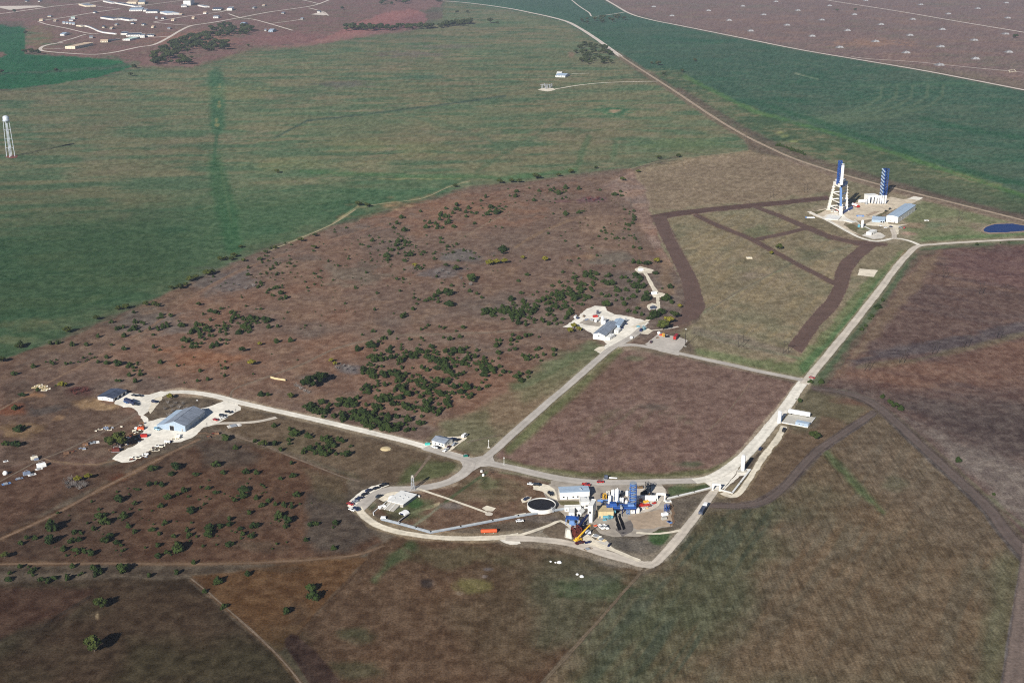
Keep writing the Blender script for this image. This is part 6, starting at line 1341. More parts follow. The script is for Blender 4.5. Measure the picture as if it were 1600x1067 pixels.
wall_run('blast_wall', 'low blue barrier wall at the foot of the tripod stand', 'wall', [(1317, 334.5), (1324, 330.5), (1332, 326.5)], 3.2, .8, BLUE, BLUE_L)
flat('white_platform', 'broad low white platform in front of the tripod stand', 'platform', (1289, 342.5), (1309, 345), (1315, 339), 1.0, CONC, R_WHITE, (), None, 0)
flat('white_platform', 'small sloping white slab right of the tripod front leg', 'platform', (1318, 346), (1331, 349), (1334, 347), .9, CONC, R_WHITE, (), None, 0)
wall_run('flame_trench_wall', 'white wall edge between the low platform and the tank column', 'wall', [(1335, 345), (1340, 349), (1344, 353)], 1.2, .6, CONC, R_WHITE)
wall_run('flume', 'narrow white concrete flume running down to the beige shelter pad', 'flume', [(1351, 354.5), (1360, 359), (1368, 362.5)], .5, 1.4, CONC, R_WHITE)
vtank('vertical_tank', 'short white column tank standing alone in front of the low blue shed', 1347, 355.5, 2.9, 9.2)
q = MB(); q.use(TEAL); q.lathe([(1.6, 0), (1.6, 2.4), (1.0, 3.0), (.1, 3.1)], 12); q.use(STEEL); q.tube([(1.4, 0, .6), (3.4, 0, .6)], .12, 5); tag(q.build('teal_vessel', None, None, False), 'small teal vessel at the foot of the short white column tank', 'tank').location = P(1342, 355)
q = MB(); q.use(BLUE_L); q.box(-4.5, -1.4, 0, 4.5, 1.4, 1.8, .2); q.use(STEEL); q.box(-3, -1.43, .3, 2, -1.402, 1.2); o_ = tag(q.build('pipe_skid'), 'pale blue pipe skid on the gravel left of the low blue shed', 'skid'); o_.location = P(1344, 338.5)
q = MB(); q.use(WHITE); q.box(-5, -2, 0, 5, 2, .9, .15); q.use(BLUE_L); q.box(-6.5, -1, .1, -5.02, 1, 1.4); o_ = tag(q.build('flat_skid'), 'low white and blue skid at the far left tip of the stand pad', 'skid'); o_.location = P(1266.5, 340.5)
# --- blue lattice tower
bt = thing('blue_lattice_tower', 'tall blue lattice umbilical tower behind the row of white tanks', 'tower', P(1380, 306), .5); H = 37; q = MB(); q.use(BLUE)
for x, y in ((-1, -1), (1, -1), (1, 1), (-1, 1)): p_ = MB(); p_.use(BLUE); p_.bar((x*3.1, y*3.1, -.05), (x*3.1, y*3.1, H), .5); p_.build('post', None, bt)
for k in range(8):
    z0, z1 = k * H / 8, (k + 1) * H / 8
    f = MB(); f.use(NAVY); f.box(-2.75, -2.75, z1 - .16, 2.75, 2.75, z1); f.use(BLUE)
    for a, b in (((-3.1, -3.1), (3.1, -3.1)), ((3.1, -3.1), (3.1, 3.1)), ((3.1, 3.1), (-3.1, 3.1)), ((-3.1, 3.1), (-3.1, -3.1))): f.bar((a[0], a[1], z1 - .2), (b[0], b[1], z1 - .2), .42)
    f.bar((3.1, -3.1, z0), (3.1, 3.1, z1), .4); f.bar((-3.1, -3.1, z0 + .2), (3.1, -3.1, z1 - .3), .4); f.bar((3.1, 3.1, z0), (-3.1, 3.1, z1), .4); fo = f.build('floor', None, bt)
    s_ = MB(); s_.use(W_BLUE); s_.bar((-3.7, 3.0, z1 - .2), (-3.7, -3.0, z0 + .4), 1.0, 1.3); s_.build('stair', None, fo)
m_ = MB(); m_.use(BLUE); m_.box(-.6, .4, 0, 2.4, 2.7, H * .97); m_.build('lift_shaft', None, bt)
# --- white tank farm
TG = 'white tanks below the blue lattice tower'
for k, x in enumerate([1357.5, 1362.8, 1367.6, 1372, 1375.6, 1379.3, 1383]):
    vtank('vertical_tank', 'white vertical tank in the tight row below the blue lattice tower', x, 319.2 - abs(k - 4) * .15, 2.15 if k > 2 else 2.5, 11.6 if k > 2 else 10.4, WHITE, TG, True)
flat('tank_canopy', 'white flat canopy over the left end of the white tank row', 'canopy', (1356, 317), (1371, 316), (1371.5, 313), 9.6, W_WHITE, R_WHITE, [('opening', 'f', .3, 2.4, 6.5, .5), ('opening', 'f', .68, 2.4, 6.5, .5)], None, 0)
ht = thing('horizontal_tank', 'white horizontal tank with grey end left of the white tank row', 'tank', P(1341.5, 318.5), .15); q = MB(); q.use(WHITE); q.cyl((0, 0, 3.2), (9, 0, 3.2), 2.2, n=16); q.build('shell', None, ht)
q = MB(); q.use(STEEL); q.cyl((9, 0, 3.2), (10.2, 0, 3.2), 2.2, 1.3, 16); q.build('end_cap', None, ht)
for x in (1.6, 7): q = MB(); q.use(W_GREY); q.box(x-.4, -1.8, -.05, x+.4, 1.8, 1.4); q.build('saddle', None, ht)
vtank('vertical_tank', 'short grey vertical tank between the horizontal tank and the tank row', 1353.6, 319.6, 3.2, 7.0, STEEL, None)
# --- blue ringed tower at the test yard
rt = thing('ringed_test_tower', 'pale blue test tower with stacked ring platforms in the lower test yard', 'test tower', P(988, 796))
lv = MB(); lv.use(BLUE); lattice(lv, (0, 0, 0), (0, 0, 17.5), 2.0, 1.7, 7, .34); lv.build('mast', None, rt)
q = MB(); q.use(BLUE); q.cyl((0, 0, .1), (0, 0, 17), .95, n=12); q.build('core_column', None, rt)
for k in range(7):
    z = 2.6 + k * 2.45; q = MB(); q.use(BLUE_L if k > 1 else BLUE); rr = 2.5 if k < 6 else 2.2
    q.lathe([(rr - .75, z), (rr, z), (rr, z + .45), (rr - .75, z + .45)], 18); q.build('ring_platform', None, rt)
    r_ = MB(); r_.use(STEEL); r_.lathe([(rr - .06, z + 1.3), (rr + .06, z + 1.3), (rr + .06, z + 1.42), (rr - .06, z + 1.42)], 18); r_.build('hand_rail', None, rt)
# --- blue horizontal test stand with deck over scorch and painted shade
tsd = thing('test_stand_deck', 'dark blue steel test stand deck standing over the black scorch and painted shade', 'test stand', P(972, 799.5))
q = MB(); q.use(BLUE); q.box(-10, -2.6, 3.4, 8.5, 2.4, 4.4); q.use(NAVY); q.box(-10, -2.62, 2.6, 8.5, -2.4, 3.398); q.build('deck', None, tsd)
for x in (-9.6, -5, 0, 4.2, 8.1):
    for y in (-2.3, 2.1): p_ = MB(); p_.use(NAVY); p_.bar((x, y, -.05), (x, y, 2.6), .5); p_.build('post', None, tsd)
q = MB(); q.use(BLUE); q.box(-8, -2, 4.402, -3.6, 1.6, 6.6, .3); q.build('thrust_block', None, tsd); q = MB(); q.use(BLUE_L); q.box(3.4, -1.6, 4.402, 7.4, 1.8, 5.8, .3); q.build('thrust_block', None, tsd)
q = MB(); q.use(BLUE_L); q.tube([(-9.8, -2.4, 5.4), (8.3, -2.4, 5.4), (8.3, 2.2, 5.4)], .08, 4); q.tube([(-9.8, 2.2, 5.4), (8.3, 2.2, 5.4)], .08, 4); q.build('hand_rail', None, tsd)
q = MB(); q.use(STEEL); q.cyl((-1, -1.5, 5.4), (-1, -4.6, 5.0), .5, .9, 12); q.build('nozzle', None, tsd)
q = MB(); q.use(D_DARK); q.box(-2.4, -7, -.3, -1.0, -2.7, .2); q.use(W_GREY); q.box(-.998, -7, -.3, -.6, -2.7, .8); q.build('flame_bucket', None, tsd)
for i, (x, y, d, h, l) in enumerate([(957.3, 783, 2.0, 8.2, 'left of the two tall white cylinders behind the tan block'), (963.6, 784.5, 2.2, 9.4, 'right and taller of the two tall white cylinders behind the tan block'), (952.4, 787.5, 1.7, 6.2, 'thin white cylinder just behind the tan block roof'), (969.5, 786, 1.2, 4.0, 'left of two short white cylinders beside the blue deck'), (972.8, 786, 1.2, 4.0, 'right of two short white cylinders beside the blue deck'), (979.5, 774, 1.9, 3.6, 'stubby white tank left of the ringed tower'), (978.5, 791, 1.8, 4.4, 'cream vessel at the foot of the ringed tower')]):
    vtank('vertical_tank', l, x, y, d, h, WHITE if i < 6 else CREAMS)
for i, (x, y, L, r, h, m, l) in enumerate([(942.5, 809.8, 6.0, .9, 1.0, TEAL, 'teal horizontal tank in front of the tan block, left one'), (947.5, 806, 5.6, .9, 3.0, TEAL, 'teal horizontal tank on supports against the tan block'), (934, 784.5, 6.5, .8, 1.2, BLUE_L, 'pale blue horizontal vessel behind the tan block')]):
    t = thing('horizontal_tank', l, 'tank', P(x, y), .03); q = MB(); q.use(m); q.cyl((0, 0, h), (L, 0, h), r, n=14); q.cyl((-.3, 0, h), (0, 0, h), r*.5, r, 14); q.cyl((L, 0, h), (L+.3, 0, h), r, r*.5, 14); q.build('shell', None, t)
    for xx in (.8, L-.8): q = MB(); q.use(W_GREY); q.box(xx-.2, -r*.8, -.05, xx+.2, r*.8, max(.2, h - r*.8)); q.build('saddle', None, t)
# --- blue canopies, conveyor and maroon frame left of the tall cell
cn = thing('blue_canopy', 'bright blue hipped canopy roof on posts left of the tall test cell', 'canopy', P(894, 818), -.15); q = MB(); q.use(BLUE)
q.raw([(-4, -2.4, 4.0), (4, -2.4, 4.0), (4, 2.8, 4.0), (-4, 2.8, 4.0), (-1.4, .2, 5.3), (1.4, .2, 5.3)], [(0, 1, 5, 4), (1, 2, 5), (2, 3, 4, 5), (3, 0, 4), (3, 2, 1, 0)]); q.build('roof', None, cn)
for x, y in ((-3.7, -2.1), (3.7, -2.1), (3.7, 2.5), (-3.7, 2.5)): q = MB(); q.use(BLUE_L); q.bar((x, y, -.05), (x, y, 4.0), .28); q.build('post', None, cn)
q = MB(); q.use(BLUE_L); q.box(-1.6, -2, 0, 1.6, .4, 2.8, .2); q.build('hopper', None, cn)
cv = thing('conveyor', 'dark blue lattice conveyor slanting up beside the tall test cell', 'conveyor', P(903, 826)); q = MB(); q.use(NAVY); a, b = Vector((-1, -3, .8)), Vector((6.5, 8.5, 5.4))
q.bar(a, b, 1.5, .5); q.bar(a + Vector((-.8, 0, .9)), b + Vector((-.8, 0, .9)), .2); q.bar(a + Vector((.8, 0, .9)), b + Vector((.8, 0, .9)), .2); q.build('belt_frame', None, cv)
for t in (.25, .6, .92): c = a.lerp(b, t); q = MB(); q.use(NAVY); q.bar((c.x - .7, c.y, -.05), (c.x - .5, c.y, c.z), .25); q.bar((c.x + .9, c.y, -.05), (c.x + .5, c.y, c.z), .25); q.build('trestle', None, cv)
mf = thing('maroon_frame', 'rusty maroon steel frame standing below the blue canopy', 'frame', P(900.5, 839), .5); q = MB(); q.use(RUSTY)
lattice(q, (0, 0, 0), (0, 0, 6.5), 2.4, 2.2, 3, .5); q.build('frame', None, mf); q = MB(); q.use(RUSTY); q.box(-2.1, -2.1, 2.3, 2.1, 2.1, 3.4); q.box(-1.7, -1.7, 4.6, 1.7, 1.7, 5.6); q.build('hopper', None, mf)
bw = thing('blast_chute', 'pale curved concrete chute at the edge of the rubble heap', 'chute', P(889, 840)); q = MB(); q.use(CONC)
q.raw([(-2.4, 0, 0), (1.6, -1.6, 0), (1.6, 2.4, 0), (-2.4, 3.4, 0), (-2, .6, 5), (.4, 0, 5.4), (.4, 2.2, 5.4), (-2, 2.8, 5)], [(3, 2, 1, 0), (4, 5, 6, 7), (0, 1, 5, 4), (1, 2, 6, 5), (2, 3, 7, 6), (3, 0, 4, 7)]); q.build('body', None, bw)
q = MB(); q.use(W_GREY); q.bar((-2.4, -.2, .6), (-1.9, .4, 5.2), .5); q.bar((1.7, -1.7, .4), (.5, -.1, 5.5), .5); q.build('rib', None, bw)
# crane
cr = thing('mobile_crane', 'yellow mobile crane with boom raised toward the tall test cell', 'crane', P(903.5, 844.5), R(38)); cr.scale = (.78, .78, .78); q = MB(); q.use(YELLOW)
q.box(-3.4, -1.3, .7, 3.0, 1.3, 1.5, .15); q.build('carrier', None, cr)
for x in (-2.6, -1.2, 1.2, 2.4):
    for y in (-1.25, 1.25): w_ = MB(); w_.use(BLACKM); w_.cyl((x, y - .2, .55), (x, y + .2, .55), .55, n=12); w_.build('wheel', None, cr)
q = MB(); q.use(YELLOW); q.box(-2.4, -1.2, 1.52, .2, 1.2, 2.7, .2); q.build('superstructure', None, cr)
q = MB(); q.use(D_GLASS); q.box(.25, .2, 1.52, 1.7, 1.2, 2.9, .2); q.build('cab', None, cr)
q = MB(); q.use(YELLOW); q.bar((-1.4, -.3, 2.5), (7.0, -.3, 7.4), .85, .95); q.bar((7.0, -.3, 7.4), (11.2, -.3, 9.9), .6, .7); q.bar((11.0, -.3, 9.8), (11.6, -.3, 9.2), .9); bo = q.build('boom', None, cr)
q = MB(); q.use(STEEL); q.tube([(11.6, -.3, 9.2), (11.6, -.3, 4.6)], .06, 4); q.box(11.35, -.5, 4.0, 11.85, -.1, 4.6); q.build('hook', None, bo)
for sx, sy in ((-2, 1), (-2, -1), (2, 1), (2, -1)): q = MB(); q.use(YELLOW); q.bar((sx, sy*1.3, .7), (sx, sy*2.8, .6), .25); q.bar((sx, sy*2.8, .7), (sx, sy*2.8, 0), .2); q.box(sx-.4, sy*2.8-.4, -.02, sx+.4, sy*2.8+.4, .1); q.build('outrigger', None, cr)
# --- yard machinery clutter, each its own thing
def gear(name, label, px, py, s, m, kind=0, rz=0.0, m2=None, group=None):
    q = MB(); q.use(m); m2 = m2 or STEEL
    if kind == 0: q.box(-s, -s*.55, .25, s, s*.55, s*.9, s*.1); q.use(m2); q.box(-s*1.1, -s*.6, 0, s*1.1, s*.6, .245); q.tube([(-s*.5, 0, s*.9), (-s*.5, 0, s*1.4), (s*.4, 0, s*1.4)], .1, 5)
    elif kind == 1: q.cyl((-s, 0, s*.6), (s, 0, s*.6), s*.42, n=12); q.use(m2); q.box(-s*.7, -s*.4, 0, -s*.4, s*.4, s*.3); q.box(s*.4, -s*.4, 0, s*.7, s*.4, s*.3); q.tube([(0, 0, s), (0, 0, s*1.5)], .12, 5)
    elif kind == 2: lattice(q, (0, 0, 0), (0, 0, s*2.2), s*.5, s*.45, 3, .2); q.use(m2); q.box(-s*.4, -s*.4, s*.9, s*.4, s*.4, s*1.2); q.cyl((0, 0, s*1.2), (0, 0, s*2), s*.22, n=8)
    else:
        for i in range(3): q.bar((-s, (i - 1)*s*.35, .2 + .05*i), (s, (i - 1)*s*.35 + .1*i, .25), .3, .35)
        q.use(m2); q.box(-s*.6, -s*.5, .42, s*.3, s*.5, .7)
    o = tag(q.build(name), label, 'equipment', group); o.location = P(px, py); o.rotation_euler = (0, 0, rz); return o
BROWNM = mat('brown_steel', (104, 84, 60), 0.8, 0.25, 1.0)
for a in [('oil_pump', 'yellow and dark pump frame left of the two tall white cylinders', 944.5, 781, 2.0, YELLOW, 2, .2, D_DARK), ('oil_pump', 'dark pipe frame farthest left behind the tan block', 941, 778, 1.5, NAVY, 2, .5), ('oil_pump', 'beige pipe frame between the yellow pump and the white cylinders', 950, 776, 1.8, CREAMS, 2, .1), ('pump_skid', 'white pump skid behind the tan block on the gravel', 947.5, 787, 1.6, WHITE, 0, .3),
          ('red_skid', 'red skid, leftmost of the coloured machines right of the ringed tower', 1000, 791, 2.0, RED, 0, .3), ('orange_skid', 'orange skid behind the red one right of the ringed tower', 1001, 786, 1.4, ORANGE, 2, .2), ('yellow_skid', 'yellow skid among the coloured machines right of the ringed tower', 1009.5, 785, 1.6, YELLOW, 0, .4), ('red_skid', 'red and grey compressor skid in the middle of the coloured machines', 1010.5, 791, 1.8, RED, 1, .2), ('red_skid', 'small dark red skid at the right end of the coloured machines', 1022, 787, 1.3, RED, 0, .6), ('white_skid', 'white tank skid behind the coloured machines', 1018, 783.5, 2.4, WHITE, 1, .05), ('pink_drum', 'small crimson drum rack beside the compressor skid', 1015.5, 791.5, 1.1, RUSTY, 1, .3),
          ('scrap_heap', 'large black machine heap right of the ringed tower top', 1012, 767, 2.8, D_DARK, 2, .4), ('scrap_heap', 'dark machine frame left of the large black heap', 1006, 772, 2.2, D_DARK, 0, .8), ('scrap_heap', 'brown earth covered machine left of the black heap', 1000, 763, 1.8, BROWNM, 0, .2), ('scrap_heap', 'brown machine right of the black heap', 1014.5, 774, 1.8, BROWNM, 1, .6), ('scrap_heap', 'dark frame nearest the pipe line among the black machines', 1003, 777, 1.7, NAVY, 3, .7), ('scrap_heap', 'dark post machine beside the pipe line at the right of the heap', 1018, 776.5, 1.4, D_DARK, 2, .7),
          ('blue_rig', 'bright blue rig at the right edge of the test yard', 1041.5, 799, 2.2, BLUE, 2, .6, NAVY), ('white_rig', 'white machine below the blue rig at the right edge of the yard', 1038.5, 805, 2.0, WHITE, 0, .5), ('grey_rig', 'grey machine below the white one at the right edge of the yard', 1037.5, 811, 1.6, W_GREY, 0, .4), ('blue_rig', 'dark blue frame lowest at the right edge of the yard', 1046, 816, 1.8, BLUE_L, 3, -.9, NAVY), ('white_rig', 'white flat rack at the corner beside the beige pipe bridge', 1044, 783.5, 2.0, WHITE, 3, .1),
          ('blue_stair', 'pale blue stair frame left of the white box container', 981, 803, 1.6, BLUE_L, 2, .2), ('teal_pump', 'small teal pump in front of the tan block beside the black scorch', 951.5, 811, 1.2, TEAL, 2, .4), ('teal_pump', 'second teal pump left of the one beside the black scorch', 944.5, 813, 1.1, TEAL, 0, .2), ('blue_drum', 'dark blue drum cart on the gravel below the yellow crane', 918, 849, 1.6, NAVY, 1, .4), ('rope_reel', 'navy reel standing alone on the grey gravel below the pickups', 951.5, 853, 1.5, NAVY, 1, 1.2), ('orange_cart', 'small orange cart beside the two white pickups', 930.5, 822, 1.1, ORANGE, 0, .3), ('pipe_stack', 'stack of cream pipes laid along the cut lower road', 932, 838, 3.2, CREAMS, 3, -.6), ('pipe_stack', 'second stack of cream pipes further down the cut lower road', 940, 843.5, 2.8, W_TAN, 3, -.6), ('pipe_stack', 'dark pipes lying on the cream ground below the maroon truck', 919, 858, 2.6, BROWNM, 3, .6),
          ('blue_box', 'white and blue box unit at the foot of the tall test cell', 918, 833, 1.8, WHITE, 0, .3, BLUE_L)]:
    gear(*a)
gr = thing('dish_tank', 'grey upright drum with long white pipe beside the site road', 'tank', P(946.5, 748), .0); q = MB(); q.use(R_DARK); q.cyl((-1, 0, 1.4), (1.2, 0, 1.4), 1.4, n=14); q.build('drum', None, gr); q = MB(); q.use(STEEL); q.lathe([(1.4, 0), (1.45, .4)], 10, (-.2, 0, 0)); q.build('stand', None, gr)
q = MB(); q.use(WHITE); q.cyl((0, 0, .5), (5.4, -.8, .5), .4, n=10); q.use(STEEL); q.box(1, -.6, 0, 1.4, .3, .12); q.box(4, -1, 0, 4.4, -.1, .12); tag(q.build('pipe_length'), 'long white pipe lying on the verge right of the grey drum', 'pipe').location = P(951.5, 747)
FIT = [BLUE, BLUE_L, WHITE, STEEL, NAVY, CREAMS, W_GREY, RUSTY]
for k in range(46):
    x, y = rv.uniform(939, 984), rv.uniform(771, 798)
    gear('pipe_fitting', 'small blue, white or grey pipe fitting packed between the tanks and the blue deck', x, y, rv.uniform(.6, 1.3), rv.choice(FIT), rv.choice([0, 1, 2, 2, 3]), rv.uniform(0, 3), rv.choice(FIT), 'pipe fittings behind the tan block')
for k in range(16):
    gear('drum_crate', 'small pale drum or crate scattered on the gravel right of the ringed tower', rv.uniform(995, 1024), rv.uniform(779, 795), rv.uniform(.5, 1.0), rv.choice([WHITE, RED, ORANGE, W_GREY, STEEL, YELLOW]), rv.choice([0, 1, 3]), rv.uniform(0, 3), STEEL, 'drums right of the ringed tower')
for k in range(18):
    x = rv.uniform(892, 914); gear('steel_rack', 'dark blue or grey steel rack packed below the blue canopy and conveyor', x, rv.uniform(812, 840), rv.uniform(.6, 1.2), rv.choice([NAVY, BLUE, BLUE_L, W_GREY, WHITE, RUSTY]), rv.choice([2, 2, 3, 0]), rv.uniform(0, 3), NAVY, 'racks below the canopy')
# white wrapped heaps in the field
for i, (x, y, s) in enumerate([(860.5, 877, .55), (868, 878.5, .5), (874, 878.5, 1.1), (902, 897, .7), (909, 900.5, 1.0), (1231, 699 - 320, .01)]):
    if s < .1: continue
    q = MB(); q.use(WHITE); rr_ = random.Random(i); q.lathe([(s*1.3, 0), (s*1.2, s*.3), (s*.8, s*.7), (.1, s*.85)], 9); tag(q.build('wrapped_heap'), ['smallest white wrapped heap, left, in the field below the yard', 'small white wrapped heap in the field below the yard, second from left', 'large white wrapped heap in the upper part of the field below the yard', 'grey white heap beside the largest low one in the field', 'largest low white heap in the field below the yard'][i], 'heap').location = P(x, y)
# --- masts and poles
def pole(name, label, px, py, h, arm=0, rz=0.0, m=WOOD, base=False, group=None, lamp=False, r=.14):
    t = thing(name, label, 'pole', P(px, py), rz, group); q = MB(); q.use(m); q.cyl((0, 0, -.1), (0, 0, h), r, r*.65, 7); q.build('shaft', None, t)
    if arm: q = MB(); q.use(m); q.bar((-arm/2, 0, h - .8), (arm/2, 0, h - .8), .2, .25); q.build('cross_arm', None, t)
    if base: q = MB(); q.use(CONC); q.box(-1.0, -1.0, -.05, 1.0, 1.0, .25); q.build('base_pad', None, t)
    if lamp: q = MB(); q.use(WHITE); q.box(-.7, -.3, h + .003, .7, .3, h + .3, .08); q.build('lamp_head', None, t)
    return t
def hframe(px, py, h, label, group):
    t = thing('power_pole', label, 'power pole', P(px, py), .25, group)
    for x in (-2.2, 2.2): q = MB(); q.use(WOOD); q.cyl((x, 0, -.1), (x, 0, h), .19, .13, 7); q.build('shaft', None, t)
    q = MB(); q.use(WOOD); q.bar((-4, 0, h - 1.2), (4, 0, h - 1.2), .2, .25); q.bar((-2.2, 0, h*.55), (2.2, 0, h*.8), .16); q.build('cross_arm', None, t)
PG = 'power poles along the fields'
for x, y, l in [(1355, 579, 'power pole in the dark ploughed field nearest the main road'), (1409, 567, 'power pole in the ploughed field, second from the main road'), (1460, 553, 'power pole in the ploughed field, third from the main road'), (1510, 543, 'power pole in the ploughed field, fourth from the main road'), (1561, 529, 'power pole in the ploughed field, farthest right in its line'), (1476, 434, 'lone power pole in the red ploughed field near the top road'), (1533, 459, 'lone power pole in the red ploughed field toward the right edge'), (1164, 222, 'power pole beside the curving dirt road at the top of the tan field'), (1283, 254, 'power pole beside the dirt road above the tripod stand'), (1423, 291, 'power pole beside the dirt road right of the lattice tower'), (1500, 345, 'power pole on the turf left of the pond'), (1596, 336, 'power pole at the right edge beside the dirt road'), (1259, 300, 'power pole in the tan field left of the tripod stand'), (1206, 309, 'power pole on the dark firebreak in the tan field'), (1157, 542, 'power pole in the turf above the field road'), (1228, 552, 'power pole in the turf near the main road, upper side')]:
    hframe(x, y, 11.5, l, PG)
pole('light_mast', 'tall dark mast on a white base beside the parking pad', 1070.5, 541, 15.5, 0, 0, WOOD, True, None, True, .3)
pole('pole', 'white pole beside the road crossing, upper side', 763.5, 699, 6.0, .8, 0, WHITE, True)
pole('pole', 'white pole beside the road crossing, right side', 787.5, 726, 6.0, .8, 0, WHITE, True)
pole('lamp_post', 'lamp post on the turf behind the hangar', 309.5, 642, 8.5, 0, 0, WOOD, False, None, True)
pole('pole', 'thin pole on the turf in front of the hangar', 324, 672, 6.0, .8)
pole('power_pole', 'dark pole with shadow on the turf left of the curved track', 369, 653, 7.5, 1.6)
pole('power_pole', 'dark leaning pole with long shadow in the turf below the crossing', 753, 752, 8.5, 2)
pole('power_pole', 'dark pole on the verge below the main road junction', 1243, 636, 7.5, 1.6)
pole('power_pole', 'dark pole with cross arm on the turf right of the light mast', 1084, 532, 8, 2)
for i, (x, y) in enumerate([(752.5, 737), (755, 743)]):
    q = MB(); q.use(WHITE); q.lathe([(.9, 0), (.9, .9), (.6, 1.3), (.05, 1.4)], 10); tag(q.build('utility_dome'), ['upper small white utility dome on the turf below the crossing', 'lower small white utility dome on the turf below the crossing'][i], 'utility dome').location = P(x, y)
mt = thing('lattice_mast', 'grey lattice mast with shadow beside the parking loop road', 'mast', P(645, 765)); q = MB(); q.use(STEEL); lattice(q, (0, 0, 0), (0, 0, 9), 1.1, .7, 5, .22); q.build('mast', None, mt); q = MB(); q.use(W_GREY); q.box(-1, -1, 9, 1, 1, 9.3); q.box(-.6, -.5, 9.302, .6, .5, 10.4); q.build('head', None, mt)
for i, (x, y, l) in enumerate([(986.5, 528.8, 'round white tank on the grass island right of the workshop'), (1029.5, 521.3, 'small round white tank at the corner of the parking pad')]):
    q = MB(); q.use(WHITE); q.lathe([(1.5, 0), (1.5, 1.3), (1.0, 2.0), (.1, 2.2)], 12); tag(q.build('round_tank', None, None, True), l, 'tank').location = P(x, y)
# well-head units by the cream path
for x, y, l in [(1001, 423, 'small blue white test unit on the top cream pad'), (1022, 459.5, 'small blue white test unit on the middle cream pad'), (1020.5, 482, 'small dark test unit on the lowest cream pad')]:
    gear('test_unit', l, x, y, 2.6, WHITE if y < 470 else R_DARK, 0, .4, BLUE_L)
for x, y, s, m, k, l in [(899, 496.5, 2.2, WHITE, 1, 'white pallet tank on the white yard, far left'), (903, 498, 1.6, NAVY, 0, 'navy skid on the white yard near the left'), (912, 495, 1.6, BROWNM, 0, 'brown frame on the white yard'), (930, 495.5, 2.2, RED, 0, 'red machine on the white yard above the tanks'), (925, 500, 3.0, WHITE, 3, 'white pipes laid on the white yard'), (934, 491, 1.8, NAVY, 2, 'small navy mast unit at the top of the white yard'), (917, 499.5, 2.0, BLUE_L, 3, 'pale blue rack on the white yard'), (938, 498.5, 1.4, BROWNM, 0, 'brown crate on the white yard beside the white tanks'), (932, 503, 2.6, WHITE, 1, 'white tank lying on the white yard'), (946, 506.5, 2.4, NAVY, 2, 'dark blue frame behind the workshop roof'), (951, 505.5, 1.6, NAVY, 0, 'navy crate behind the workshop annex'), (978, 503, 1.6, STEEL, 2, 'thin grey unit on the white gravel right of the annex'), (979, 507, 1.2, NAVY, 0, 'small dark box on the gravel right of the annex'), (1001.5, 517, 2.2, NAVY, 0, 'dark machine on the small cream pad'), (1006, 516, 1.8, TEAL, 2, 'teal dark rig on the small cream pad'), (997, 511, 1.4, TEAL, 0, 'small turquoise box beside the small cream pad'), (971, 513.5, 1.4, NAVY, 0, 'dark crate beside the annex wall'), (953, 527, 1.6, RUSTY, 0, 'maroon crate beside the white cabin'), (958, 521.5, 1.8, RUSTY, 3, 'maroon rack along the workshop side')]:
    gear('yard_unit', l, x, y, s, m, k, rv.uniform(0, 1.5))
vtank('vertical_tank', 'slim white tank standing behind the workshop', 941, 506.5, 2.6, 7.5)
vtank('vertical_tank', 'second slim white tank beside the first behind the workshop', 944.5, 509.5, 2.0, 5.0)
for x, y, s, m, k, l in [(1033.5, 524.5, 1.8, ORANGE, 0, 'orange machine at the back edge of the parking pad'), (1036.5, 526, 1.4, YELLOW, 2, 'yellow machine at the back edge of the parking pad'), (1042.5, 527, 1.8, D_DARK, 0, 'dark grey machine at the back edge of the parking pad'), (1027, 528.5, 1.2, BROWNM, 0, 'brown crate at the back left of the parking pad')]:
    gear('yard_machine', l, x, y, s, m, k, .3)
